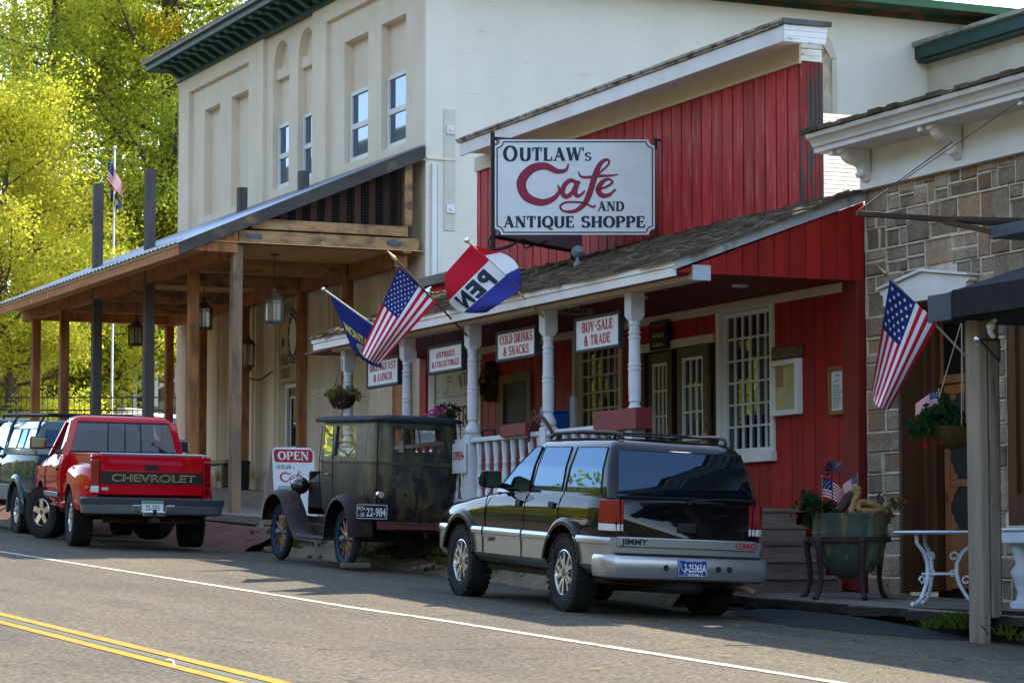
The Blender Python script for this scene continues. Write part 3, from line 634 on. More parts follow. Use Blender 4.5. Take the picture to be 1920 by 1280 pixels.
wf = wframe(cafe, 30.38, 31.86, 2.98, 4.34, cream); lattice(wf, 'sash', 14.86, 30.47, 31.77, 3.08, 4.26, 6, 5, cream)
# dim rooms behind the glass with shelves, curtains and goods
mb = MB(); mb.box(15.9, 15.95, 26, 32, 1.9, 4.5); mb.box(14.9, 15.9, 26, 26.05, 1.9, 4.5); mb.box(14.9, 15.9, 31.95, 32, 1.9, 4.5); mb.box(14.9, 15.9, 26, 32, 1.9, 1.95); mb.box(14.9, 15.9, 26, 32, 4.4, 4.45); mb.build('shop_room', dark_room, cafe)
mb = MB(); y = 26.5
while y < 27.8: mb.tube([(15.0 + .02 * math.sin(y * 40), y, 2.7), (15.02, y, 4.3)], .022, 5); y += .045 if (y < 26.9 or y > 27.4) else .2
mb.build('curtain', M('lace_curtain', (.42, .40, .34), rough=.9), cafe)
# small screened window
wf = wframe(cafe, 33.2, 34.3, 2.92, 3.95, M('ochre_frame', (.20, .14, .05), (.15, .105, .04), scale=3, rough=.6), w=.15, sill=False, name='screen_window_frame', depth=.08)
MB().box(14.80, 14.83, 33.34, 34.16, 2.9, 3.83).build('screen', M('dark_screen', (.045, .038, .028), (.03, .026, .02), scale=2, rough=.6), wf)
# door opening, french doors
mb = MB(); mb.box(14.755, 14.80, 27.86, 29.86, 3.965, 4.07); mb.build('door_head', cream, cafe, bevel=.003)
for x0_, y0_, y1_ in ((14.78, 29.74, 29.82), (14.78, 27.82, 27.90), (14.80, 29.02, 29.1)): mb = MB(); mb.box(x0_, 15.0, y0_, y1_, 1.97, 3.96); mb.build('door_jamb', M('dark_brown_paint', (.06, .035, .02), (.045, .027, .016), rough=.5), cafe, bevel=.003)
for i, (z, h_, c_) in enumerate(((3.32, .22, (.20, .11, .06)), (3.0, .16, (.10, .22, .10)), (2.74, .15, (.40, .03, .05)), (2.42, .26, (.40, .28, .03)))): mb = MB(); mb.box(14.955, 14.96, 28.82, 28.98, z, z + h_); mb.build('door_card', M('card_%d' % i, c_, rough=.6), cafe)
def leafdoor(par, y0, y1, X, label=None):
    z0, z1 = 2.0, 3.95; mb = MB(); a = .13
    mb.box(X - .022, X + .022, y0, y0 + a, z0, z1); mb.box(X - .022, X + .022, y1 - a, y1, z0, z1); mb.box(X - .022, X + .022, y0 + a, y1 - a, z1 - .13, z1); mb.box(X - .021, X + .021, y0 + a, y1 - a, z0, 2.82)
    d = mb.build('door_leaf', olive, par, bevel=.003); lattice(d, 'glazing', X, y0 + a + .002, y1 - a - .002, 2.822, z1 - .132, 3, 3, white, .02, .03)
    h = MB(); h.sphere((X - .06, y0 + .07, 2.78), .028, 10, 6); h.cyl((X - .022, y0 + .07, 2.78), (X - .06, y0 + .07, 2.78), .012); h.box(X - .03, X - .022, y0 + .04, y0 + .10, 2.66, 2.9); h.cyl((X - .03, y0 + .07, 2.98), (X - .05, y0 + .07, 2.98), .028)
    h.build('handle', brass, d, smooth=40); return d
leafdoor(cafe, 29.1, 29.76, 14.86)
d = leafdoor(cafe, 27.92, 28.72, 14.74)
tag(d, 'door leaf folded open onto the porch')
# old fire hall door with lettering
fdm = M('old_white_boards', (.72, .72, .70), (.62, .62, .61), scale=1.5, stretch=(1, 1, 2), rough=.7, bump=.25, bscale=8, wear=(.34, .33, .32), wth=.66, wscale=3)
mb = MB()
for z0, z1 in ((1.97, 2.6), (2.606, 3.2), (3.206, 3.76), (3.766, 4.2)): mb.box(14.79, 14.82, 35.0, 36.7, z0, z1)
mb.box(14.765, 14.82, 36.7, 36.95, 1.97, 4.24); mb.box(14.77, 14.82, 34.95, 36.95, 4.205, 4.30)
fd = mb.build('fire_hall_door', fdm, cafe, bevel=.003)
fn = plane((14.788, 36.6, 0), (0, -1, 0), (0, 0, 1))
mb = MB(); serif(mb, 'FIRE', fn, .50, 3.30, .30, width=.98); mb.build('fire_letters', M('old_red_letter', (.22, .035, .04), rough=.7), fd)
mb = MB(); serif(mb, 'VIRG', lambda a, b, l=0: fn(a, b + .22 * max(0, a - .7) ** 1.0, l), .80, 3.83, .19, width=.62); serif(mb, 'N', fn, .95, 2.62, .13); serif(mb, 'O', fn, 1.12, 2.64, .09)
ribbon(mb, [(.52, 4.05), (.36, 4.05), (.40, 3.9), (.32, 3.8), (.2, 3.83)], .014, fn, .003); ribbon(mb, [(.36, 3.98), (.54, 3.99)], .012, fn, .004); ribbon(mb, [(.1, 3.1), (.12, 3.4)], .01, fn, .004)
mb.build('faded_letters', M('faded_ink', (.13, .14, .18), rough=.8), fd)
# porch floor, skirt, steps, posts, balustrade
pfloor = M('porch_floor_boards', (.24, .20, .16), (.17, .145, .12), scale=2, stretch=(6, .6, 6), rough=.9, bump=.4, bscale=8, isl=.15)
mb = MB(); X = 12.74
while X < 14.8: mb.box(X, X + .135, 25.62, 37.3, 1.93, 1.97 + random.uniform(-.003, .003)); X += .14
mb.build('porch_floor', pfloor, cafe)
mb = MB(); y = 25.65
while y < 35.6: mb.box(12.80, 12.83, y, y + .17, 1.3, 1.925); y += .185
mb.build('porch_skirt', M('grey_skirt', (.16, .14, .125), (.11, .10, .09), scale=3, rough=.9, isl=.2), cafe)
stepm = M('step_timber', (.24, .19, .145), (.155, .125, .10), scale=1.6, stretch=(.5, 4, 6), rough=.85, bump=.5, bscale=8, bstretch=(.6, 8, 8), wear=(.07, .055, .045), wth=.62, wscale=2, wstretch=(.6, 3, 3), isl=.12)
mb = MB()
for k in range(5):
    zt = 1.97 - .181 * k; yf = 25.60 - .21 * k
    mb.box(12.95, 14.60, yf - (.02 if k else .02), yf + .24, zt - .045, zt - .001 * (k > 0)); mb.box(12.97, 14.58, yf, yf + .03, zt - .181, zt - .047)
mb.box(14.58, 14.62, 24.7, 25.6, 1.07, 1.2)
mb.build('porch_steps', stepm, cafe, bevel=.004)
pwhite = M('post_white', (.62, .65, .69), (.54, .57, .60), scale=3, rough=.55, bump=.2, bscale=20)
def porch_post(Y, X=12.82):
    mb = MB(); h = .082
    def blk(z0, z1, cb, ct):   # chamfered square block
        r = []
        for z, k in ((z0 - cb, .62), (z0, 1), (z1, 1), (z1 + ct, .62)):
            r.append([(X + sx * h * k, Y + sy * h * k, z) for sx, sy in ((-1, -1), (1, -1), (1, 1), (-1, 1))])
        mb.loft(r)
    blk(1.975, 2.93, 0, .04); blk(4.06, 4.306, .06, 0)
    pr = [(.05, 2.96), (.095, 2.965), (.10, 3.0), (.078, 3.05), (.056, 3.09), (.055, 3.11), (.068, 3.13), (.064, 3.16), (.068, 3.2), (.07, 3.35), (.067, 3.46), (.074, 3.465), (.074, 3.49), (.067, 3.495), (.066, 3.51), (.074, 3.515), (.074, 3.53), (.066, 3.54), (.063, 3.8), (.070, 3.81), (.070, 3.83), (.060, 3.835), (.060, 3.86), (.070, 3.865), (.070, 3.885), (.060, 3.89), (.058, 3.95), (.066, 3.96), (.066, 3.98), (.056, 4.0), (.05, 4.02)]
    mb.lathe(pr, (X, Y, 0), 16); mb.build('porch_post', pwhite, cafe, smooth=30)
PY_ = [26.02, 28.30, 30.58, 32.82, 35.10]
for Y in PY_: porch_post(Y)
def balus(Y, X=12.82):
    mb = MB(); mb.lathe([(.02, 2.16), (.042, 2.16), (.042, 2.25), (.026, 2.27), (.040, 2.32), (.044, 2.40), (.034, 2.50), (.030, 2.56), (.042, 2.58), (.030, 2.60), (.036, 2.66), (.044, 2.74), (.048, 2.84), (.02, 2.84)], (X, Y, 0), 8); mb.build('baluster', pwhite, cafe, smooth=40)
for a, b in zip(PY_[:-1], PY_[1:]):
    n = 8
    for i in range(n): balus(a + .1 + (b - a - .2) * (i + .5) / n)
    mb = MB(); mb.box(12.75, 12.89, a + .085, b - .085, 2.845, 2.90); mb.box(12.77, 12.87, a + .085, b - .085, 2.09, 2.155); mb.build('porch_rail', pwhite, cafe, bevel=.005)

# ------------------------------------------------------------------ stone building
stm = M('grey_ashlar', (.31, .24, .17), (.18, .145, .115), scale=3, rough=.95, bump=1., bscale=9, isl=.34, wear=(.30, .17, .10), wth=.58, wscale=1.5, grain=.25, gscale=30)
mort = M('lime_mortar', (.66, .58, .45), (.50, .43, .33), scale=6, rough=.95, bump=.6, bscale=25)
stone = thing('stone_building', 'grey ashlar stone building with white bracketed cornice at the right edge', 'building', (14.8, 20, 1.0))
rng = random.Random(5); mb = MB(); mm = MB()
sh = [(22.48, 23.80, .9, 4.06), (19.2, 21.85, 1.75, 4.15)]
z = .80
def stone_block(p, q, u, v):
    g = .008
    segs = [(p, q)]
    for (a, b, c, d) in sh:
        if v > c + .05 and u < d - .05: segs = [s2 for s0 in segs for s2 in ((s0[0], min(s0[1], a)), (max(s0[0], b), s0[1])) if s2[1] - s2[0] > .05]
    for (p, q) in segs:
        f = 14.785 + rng.uniform(-.026, .012); mb.box(f, 14.86, p + g, q - g, u + g, v - g); j = rng.uniform(.003, .016); j2 = rng.uniform(.003, .014)
        mm.box(14.771 + rng.uniform(0, .010), 14.80, p, q, v - j, v + j * .6); mm.box(14.773 + rng.uniform(0, .010), 14.80, q - j2, q + j2 * .6, u, v)
while z < 5.34:
    h = rng.choice((.22, .28, .32, .38, .43)); z1 = min(z + h, 5.36); y = 15. - rng.uniform(0, .4)
    while y < 24.42:
        w = rng.uniform(.22, .54); y1 = min(y + w, 24.42)
        if 24.42 - y1 < .18: y1 = 24.42
        if rng.random() < .38 or z1 - z < .28: stone_block(y, y1, z, z1)
        else:
            k_ = z + (z1 - z) * rng.uniform(.34, .66)
            for (u, v) in ((z, k_), (k_, z1)):
                if y1 - y > .36 and rng.random() < .65: c_ = y + (y1 - y) * rng.uniform(.3, .7); stone_block(y, c_, u, v); stone_block(c_, y1, u, v)
                else: stone_block(y, y1, u, v)
        y = y1
    z = z1
mb.v = [(a, b + rng.uniform(-.009, .009), c + rng.uniform(-.008, .008)) for a, b, c in mb.v]
mb.build('stone_wall', stm, stone, bevel=.018)
mm.box(14.801, 14.9, 15, 22.48, .8, 1.75); mm.box(14.801, 14.9, 23.80, 24.43, .8, 5.36); mm.box(14.801, 14.9, 22.48, 23.8, 4.06, 5.36); mm.box(14.801, 14.9, 21.85, 22.48, 1.75, 5.36); mm.box(14.801, 14.9, 15, 21.85, 4.15, 5.36); mm.box(14.801, 14.9, 15, 19.2, 1.75, 4.15)
mm.box(14.91, 22, 24.40, 24.45, .8, 5.3)
mm.build('mortar', mort, stone)
mb = MB(); mb.prism([(14.72, 5.335), (14.80, 5.335), (14.80, 5.93), (14.72, 5.93)], 'y', 15, 24.40); mb.box(14.705, 14.72, 15, 24.40, 5.335, 5.50); mb.build('frieze', white, stone, bevel=.003)
mb = MB(); prof = [(14.72, 5.745), (14.30, 5.745), (14.30, 5.80), (14.275, 5.805), (14.262, 5.84), (14.235, 5.875), (14.20, 5.895), (14.185, 5.94), (14.72, 5.96)]
mb.prism(prof, 'y', 15, 24.66); mb.build('cornice', M('white_cornice_stone', (.66, .65, .63), (.58, .56, .53), scale=2, rough=.6, bump=.2, bscale=14, wear=(.25, .2, .15), wth=.70, wscale=4, wstretch=(1, .7, 2)), stone, bevel=.003)
mb = MB(); y = 15.
while y < 24.7: w = random.uniform(.12, .3); mb.box(14.165 + random.uniform(-.015, .015), 14.85, y, y + w - .004, 5.945 + random.uniform(0, .006), 5.985 + random.uniform(-.01, .02)); y += w
mb.build('roof_edge', shingle_old, stone)
mb = MB(); mb.box(14.81, 22, 15, 24.38, 5.37, 5.935); mb.build('flat_roof', ctop, stone)
def scroll_bracket(Y):
    pts = [(14.70, 5.744), (14.36, 5.744), (14.36, 5.70), (14.39, 5.69), (14.42, 5.64), (14.47, 5.60), (14.55, 5.585), (14.60, 5.555), (14.615, 5.51), (14.585, 5.48), (14.60, 5.455), (14.65, 5.45), (14.665, 5.42), (14.70, 5.40)]
    mb = MB(); mb.prism(pts, 'y', Y - .045, Y + .045); mb.prism([(a + .012 * (i > 0), b + .012 * (i > 1)) for i, (a, b) in enumerate(pts)], 'y', Y - .075, Y + .075)
    mb.box(14.335, 14.45, Y + .10, Y + .17, 5.69, 5.744); mb.build('bracket', white, stone, bevel=.004)
for Y in (24.25, 22.50, 20.75, 19.0): scroll_bracket(Y)
# entrance
brown = M('dark_brown_wood', (.11, .045, .02), (.07, .032, .016), scale=2, stretch=(5, 5, .6), rough=.55, bump=.2, bscale=8)
brown2 = M('mid_brown_wood', (.28, .11, .04), (.21, .08, .032), scale=2, stretch=(5, 5, .6), rough=.5, bump=.2, bscale=8)
mb = MB(); mb.box(14.78, 15.26, 23.745, 23.80, 1.08, 4.06); mb.box(14.78, 15.26, 22.48, 22.53, 1.08, 4.06); mb.box(14.78, 15.26, 22.53, 23.745, 4.0, 4.06); mb.box(15.10, 15.2, 23.60, 23.745, 1.08, 4.0); mb.box(15.04, 15.2, 23.68, 23.745, 1.08, 4.0); mb.build('door_jamb', brown, stone, bevel=.004)
sd = MB(); a, b = 22.58, 23.56; X = 15.18
sd.box(X, X + .04, a, a + .10, 1.10, 3.22); sd.box(X, X + .04, b - .10, b, 1.10, 3.22); sd.box(X, X + .04, a + .1, b - .1, 3.12, 3.22); sd.box(X, X + .04, a + .1, b - .1, 2.16, 2.24); sd.box(X + .005, X + .035, a + .1, b - .1, 1.12, 1.72)
for sy, yy in ((1, a + .1), (-1, b - .1)):
    for zz, sz in ((3.12, -1), (2.24, 1), (2.16, -1), (1.72, 1)):
        sd.prism([(yy, zz), (yy + sy * .13, zz), (yy + sy * .11, zz + sz * .05), (yy + sy * .06, zz + sz * .08), (yy + sy * .045, zz + sz * .14), (yy, zz + sz * .17)], 'x', X + .008, X + .03)
dr = sd.build('screen_door', brown2, stone, bevel=.003)
MB().box(X + .02, X + .024, a + .1, b - .1, 1.72, 3.12).build('screen', M('door_mesh', (.022, .022, .026), (.03, .03, .034), rough=.5), dr)
MB().box(X - .015, X, b - .07, b - .05, 2.0, 2.1).build('handle', brass, dr)
mb = MB(); mb.box(15.16, 15.22, 22.53, 23.66, 3.23, 3.32); mb.box(15.17, 15.21, 22.53, 22.63, 3.32, 4.0); mb.box(15.17, 15.21, 23.56, 23.66, 3.32, 4.0); mb.box(15.17, 15.21, 22.63, 23.56, 3.9, 4.0); t = mb.build('transom', brown2, stone, bevel=.003)
MB().box(15.19, 15.194, 22.63, 23.56, 3.32, 3.9).build('pane', pane, t)
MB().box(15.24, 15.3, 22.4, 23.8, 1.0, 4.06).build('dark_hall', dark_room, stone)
mb = MB(); mb.prism([(23.92, 4.05), (23.92, 4.16), (23.98, 4.18), (23.98, 4.22), (23.14, 4.34), (22.30, 4.22), (22.30, 4.18), (22.36, 4.16), (22.36, 4.05)], 'x', 14.68, 14.78)
mb.prism([(24.0, 4.225), (23.14, 4.345), (22.28, 4.225), (22.28, 4.25), (23.14, 4.375), (24.0, 4.25)], 'x', 14.64, 14.78); mb.build('door_pediment', white, stone, bevel=.003)
mb = MB(); mb.box(14.80, 14.92, 21.70, 21.85, 1.75, 4.15); mb.box(14.84, 14.92, 21.52, 21.70, 1.75, 4.15); mb.box(14.80, 14.92, 19.2, 21.52, 4.0, 4.15); mb.box(14.80, 14.92, 19.2, 21.7, 1.75, 2.05); wfr = mb.build('window_frame', brown, stone, bevel=.005)
MB().box(14.89, 14.9, 19.2, 21.52, 2.05, 4.0).build('pane', pane, wfr)
# awning (porch roof) on its own posts at the right edge
grey_post = M('grey_post', (.29, .235, .18), (.19, .155, .125), scale=1.6, stretch=(5, 5, .5), rough=.9, bump=.6, bscale=7, bstretch=(9, 9, .5), wear=(.09, .07, .055), wth=.64, wscale=2, wstretch=(3, 3, .8))
awn = thing('awning', 'dark low porch roof on a grey square post at the right edge', 'porch roof', (12.8, 19.4, .8))
slate = M('dark_fascia', (.022, .022, .026), (.016, .016, .02), scale=2, rough=.85, spec=.2, bump=.1)
mb = MB(); mb.box(12.50, 12.54, 14, 19.25, 3.48, 3.72); mb.prism([(12.54, 3.70), (14.7, 4.4), (14.7, 4.36), (12.54, 3.66)], 'y', 14, 19.5); mb.box(12.55, 12.75, 14, 19.2, 3.46, 3.6); mb.build('fascia', slate, awn, bevel=.004)
mb = MB(); mb.box(12.49, 12.53, 19.255, 19.62, 3.465, 3.70); mb.box(12.535, 14.7, 19.585, 19.61, 3.47, 3.64); mb.build('fascia_end', M('blue_grey_metal', (.05, .062, .085), (.035, .045, .065), scale=3, rough=.6), awn, bevel=.004)
mb = MB(); mb.box(12.78, 12.872, 19.28, 19.49, .70, 3.48); mb.build('post', grey_post, awn, bevel=.012)
mb = MB(); mb.box(12.878, 12.98, 19.274, 19.485, .93, 3.48); mb.build('post_plank', M('split_post', (.24, .20, .165), (.165, .135, .11), scale=2, stretch=(6, 6, .5), rough=.9, bump=.8, bscale=8, bstretch=(12, 12, .4), wear=(.06, .05, .042), wth=.60, wscale=3, wstretch=(6, 6, .5)), awn, bevel=.012)
mb = MB(); mb.box(12.985, 13.0, 19.3, 19.46, 1.0, 3.47); mb.box(12.79, 12.97, 19.495, 19.508, 2.6, 3.47); mb.build('post_strip', M('brown_stain', (.17, .085, .04), (.11, .06, .035), scale=2, stretch=(4, 4, .5), rough=.8), awn)
h = MB(); c = PX(1866, 612, 12.77) ; h.tube([c + Vector((0, 0, .06)), c + Vector((-.05, 0, .02)), c + Vector((-.06, -.01, -.05)), c + Vector((-.02, 0, -.09))], .022, 8); h.sphere(c + Vector((-.05, -.01, 0)), .04, 10, 6); h.build('white_hook', white, awn, smooth=40)
h = MB(); h.tube([c + Vector((0, -.06, -.12)), c + Vector((-.2, -.06, -.12))], .012, 6); h.tube([c + Vector((0, -.06, -.30)), c + Vector((-.2, -.06, -.12))], .01, 6); h.tube([c + Vector((0, -.06, -.12)), c + Vector((0, -.06, -.30))], .01, 6); h.build('plant_bracket', M('black_iron', (.02, .02, .022), rough=.5), awn)
MB().sphere(c + Vector((-.22, -.06, -.12)), .03, 10, 6).build('bracket_ball', M('steel', (.6, .6, .6), rough=.25, metal=1), awn, smooth=50)
# iron sign arm over the entrance
iron = M('rusty_iron', (.05, .035, .03), (.08, .045, .035), scale=4, rough=.7)
arm = thing('iron_sign_arm', 'rusty iron sign arm with stay wires under the stone building cornice', 'bracket', (14.78, 21.3, 4.7))
p0 = PY(1607, 400, 21.3); p1 = Vector((14.77, 21.3, p0.z - .02)); mb = MB(); mb.beam(p0, p1, .05, .05); mb.beam(p0 + Vector((.95, 0, -.03)), p0 + Vector((1.3, -.35, -.16)), .05, .05); mb.beam(p0 + Vector((1.0, 0, 0)), Vector((14.77, 20.6, p0.z - .06)), .045, .045); mb.build('arm', iron, arm, bevel=.004)
mb = MB(); q = p0 + Vector((1.3, -.35, -.16)); mb.box(q.x - .05, 14.77, q.y - .9, q.y + .06, q.z - .05, q.z + .06); mb.build('plate', M('blue_steel', (.06, .075, .10), rough=.5), arm, bevel=.004)
mb = MB(); a = Vector((14.69, 22.5, 5.62)); mb.tube([p0 + Vector((.02, 0, .03)), a], .006, 4); mb.tube([p0 + Vector((.02, 0, .03)), Vector((14.2, 20.4, 5.75))], .006, 4); mb.build('stay_wire', iron, arm)
# ------------------------------------------------------------------ cream lodge (two storeys) in its own slightly turned frame
HO = (16.7, 41.998, 0.); HR = R(.95)
hotel = thing('lodge_building', 'two-storey cream lodge with green bracketed eaves and tall recessed windows', 'building', HO, HR)
stucco = M('cream_stucco', (.76, .64, .50), (.69, .58, .45), scale=1.0, stretch=(1, 1, .8), rough=.85, bump=.25, bscale=10, wear=(.60, .50, .38), wth=.66, wsoft=.14, wscale=1.4, wstretch=(1.4, 1.4, .4), wear2=(.50, .42, .33), w2th=.76, w2scale=2.4, w2stretch=(2, 2, .5), grain=.06, gscale=20)
green = M('dark_green_paint', (.022, .062, .055), (.03, .075, .06), scale=3, rough=.5, bump=.15, wear=(.24, .17, .09), wth=.735, wscale=2.2, wstretch=(1, .8, 2))
green_peel = M('peeling_green', (.03, .075, .05), (.04, .09, .06), scale=3, rough=.8, bump=.4, wear=(.20, .09, .04), wth=.52, wscale=2.6, wstretch=(.7, 1, 1), wear2=(.10, .07, .05), w2th=.58, w2scale=5)
def brick_white(name, c1, c2):
    m = M(name, c1, c2, scale=.9, stretch=(1, 1, .6), rough=.8, wear=(.56, .49, .40), wth=.68, wsoft=.07, wscale=2.2, wstretch=(.5, .5, 2.2))
    n = m.node_tree.nodes; l = m.node_tree.links; p = n['Principled BSDF']; tc = n.new('ShaderNodeTexCoord'); sp = n.new('ShaderNodeSeparateXYZ'); cb = n.new('ShaderNodeCombineXYZ'); b = n.new('ShaderNodeTexBrick'); bu = n.new('ShaderNodeBump')
    ad = n.new('ShaderNodeMath'); ad.operation = 'ADD'
    l.new(tc.outputs['Object'], sp.inputs[0]); l.new(sp.outputs[0], ad.inputs[0]); l.new(sp.outputs[1], ad.inputs[1]); l.new(ad.outputs[0], cb.inputs[0]); l.new(sp.outputs[2], cb.inputs[1]); l.new(cb.outputs[0], b.inputs['Vector'])
    b.inputs['Scale'].default_value = 1; b.inputs['Brick Width'].default_value = .22; b.inputs['Row Height'].default_value = .078; b.inputs['Mortar Size'].default_value = .008; b.inputs['Mortar Smooth'].default_value = .6
    b.inputs['Color1'].default_value = (1, 1, 1, 1); b.inputs['Color2'].default_value = (.8, .8, .8, 1); b.inputs['Mortar'].default_value = (0, 0, 0, 1)
    nz = n.new('ShaderNodeTexNoise'); nz.inputs['Scale'].default_value = 5; l.new(tc.outputs['Object'], nz.inputs['Vector']); mx = n.new('ShaderNodeMath'); mx.operation = 'MULTIPLY_ADD'; l.new(nz.outputs['Fac'], mx.inputs[0]); mx.inputs[1].default_value = .9; l.new(b.outputs['Color'], mx.inputs[2])
    bu.inputs['Strength'].default_value = .35; bu.inputs['Distance'].default_value = .012; l.new(mx.outputs[0], bu.inputs['Height']); l.new(bu.outputs[0], p.inputs['Normal']); return m
bwhite = brick_white('painted_brick', (.78, .71, .615), (.72, .66, .57))
def wallx(mb, x, y0, y1, z0, z1, holes=(), d=.1):
    ys = sorted({y0, y1, *[v for h in holes for v in h[:2]]}); zs = sorted({z0, z1, *[v for h in holes for v in h[2:4]]})
    for a, b in zip(ys[:-1], ys[1:]):
        for c, e in zip(zs[:-1], zs[1:]):
            m, k = (a + b) / 2, (c + e) / 2
            if any(h[0] < m < h[1] and h[2] < k < h[3] for h in holes): continue
            mb.add([(x, a, c), (x, b, c), (x, b, e), (x, a, e)], [(0, 1, 2, 3)])
    for h in holes:
        a, b, c, e = h[:4]; dd = h[4] if len(h) > 4 else d
        mb.add([(x, a, c), (x, b, c), (x, b, e), (x, a, e), (x + dd, a, c), (x + dd, b, c), (x + dd, b, e), (x + dd, a, e)], [(0, 1, 5, 4), (1, 2, 6, 5), (2, 3, 7, 6), (3, 0, 4, 7)])
def archfill(mb, x, d, yc, r, zs, zt, n=14):
    for i in range(n):
        a0, a1 = math.pi * i / n, math.pi * (i + 1) / n; p, q = (yc + r * math.cos(a0), zs + (zt - zs) * math.sin(a0)), (yc + r * math.cos(a1), zs + (zt - zs) * math.sin(a1))
        mb.add([(x, *p), (x, *q), (x, q[0], zt), (x, p[0], zt), (x + d, *p), (x + d, *q)], [(0, 1, 2, 3), (0, 1, 5, 4)])
mb = MB(); Z0, ZT = 1.6, 11.74
# upper storey, three bays
wallx(mb, 0, 8.38, 13.97, 7.2, ZT, [(9.28, 13.25, 8.1, 11.43, .09)])
wallx(mb, .09, 9.28, 13.25, 8.1, 11.43, [(11.38, 12.42, 8.62, 10.91, .17), (9.52, 10.62, 8.6, 10.91, .17)])
wallx(mb, .26, 9.28, 13.25, 8.1, 11.43)
wallx(mb, .08, 5.55, 8.38, 7.2, ZT, [(7.06, 8.0, 8.62, 11.56, .17), (5.62, 6.56, 8.62, 11.56, .17)])
archfill(mb, .08, .17, 7.53, .47, 10.98, 11.56); archfill(mb, .08, .17, 6.09, .47, 10.98, 11.56)
wallx(mb, .25, 5.55, 8.38, 8.5, 11.7)
for yc in (7.53, 6.09): mb.box(.15, .25, yc - .46, yc + .46, 10.84, 11.04)
mb.add([(0, 8.38, 7.2), (.08, 8.38, 7.2), (.08, 8.38, ZT), (0, 8.38, ZT)], [(0, 1, 2, 3)]); mb.add([(0, 5.55, 7.2), (.08, 5.55, 7.2), (.08, 5.55, ZT), (0, 5.55, ZT)], [(0, 1, 2, 3)])
wallx(mb, 0, 0, 5.55, 7.2, ZT, [(.62, 4.82, 8.1, 11.43, .09)])
wallx(mb, .09, .62, 4.82, 8.1, 11.43, [(2.86, 4.06, 8.62, 10.91, .17), (1.05, 2.22, 8.62, 10.91, .17)])
wallx(mb, .26, .62, 4.82, 8.1, 11.43)
# ground storey: pilasters with recesses between
pil = [(0, .62), (1.9, 2.5), (4.4, 5.1), (7.35, 7.9), (8.7, 9.3), (10.9, 11.5), (13.3, 13.97)]
wallx(mb, .0, 0, 13.97, 1.6, 7.2, [(a[1], b[0], 2.2, 6.55, .14) for a, b in zip(pil[:-1], pil[1:])])
wallx(mb, .14, 0, 13.97, 2.2, 6.6)
for a, b in pil[1:-1]: mb.box(-.05, -.001, a + .1, b - .1, 2.75, 6.5)
mb.box(-.04, .001, 0.0, 13.97, 2.0, 2.95)
mb.box(.3, 9.5, 13.95, 13.97, 1.6, 11.7)
mb.build('front_wall', stucco, hotel, local=True)
mb = MB(); mb.box(.0, .57, -.075, -.002, 1.6, 11.62); mb.box(.571, 16, -.004, .01, 1.6, 11.62); mb.build('side_wall', bwhite, hotel, local=True)
mb = MB(); mb.box(.002, .56, -.11, -.078, 8.17, 8.21); mb.box(-.06, -.002, -.06, .3, 8.15, 8.2); mb.build('string_course', stucco, hotel, local=True)
mb = MB(); mb.box(.33, .54, -.095, -.077, 6.96, 9.06); mb.build('tie_plate', M('painted_plate', (.60, .56, .48), (.54, .5, .43), rough=.6), hotel, local=True, bevel=.004)
for z in (8.62, 7.26):
    mb = MB(); mb.box(.37, .52, -.125, -.096, z, z + .15); mb.cyl((.445, -.125, z + .075), (.445, -.15, z + .075), .03, n=8); mb.build('tie_washer', white, hotel, local=True, bevel=.006)
mb = MB(); mb.box(.09, .19, -.14, -.08, 4.8, 8.1); mb.box(.21, .25, -.11, -.08, 6.2, 8.1); mb.build('downpipe', white, hotel, local=True, bevel=.012)
def dh(y0, y1, z0, z1, x):
    mb = MB(); w = .07
    mb.box(x - .07, x, y0, y0 + w, z0, z1); mb.box(x - .07, x, y1 - w, y1, z0, z1); mb.box(x - .069, x, y0 + w, y1 - w, z0, z0 + .08); mb.box(x - .069, x, y0 + w, y1 - w, z1 - .07, z1); zm = (z0 + z1) / 2; mb.box(x - .06, x, y0 + w, y1 - w, zm - .05, zm + .05); mb.box(x - .10, x, y0 - .02, y1 + .02, z0 - .05, z0 + .012)
    wn = mb.build('window', white, hotel, local=True, bevel=.004); MB().box(x - .03, x - .02, y0 + .05, y1 - .05, z0 + .05, z1 - .05).build('pane', glass('upper_glass', (.03, .05, .10), 0, .02, 2.0, (.75, .87, 1)), wn, local=True)  # pane colour carries the blue of reflected sky
dh(2.88, 4.02, 8.66, 9.96, .26); dh(1.08, 2.18, 8.66, 9.96, .26); dh(7.08, 7.98, 8.66, 9.93, .25); dh(5.64, 6.54, 8.66, 9.93, .25)
mb = MB()
for i in range(4):
    for (a, b, x) in ((3.05, 3.5, .345), (1.25, 1.65, .345)): mb.box(x - .031 + .002 * i, x - .03 + .002 * i, a + i * .1, a + i * .1 + .09, 8.75, 9.9)
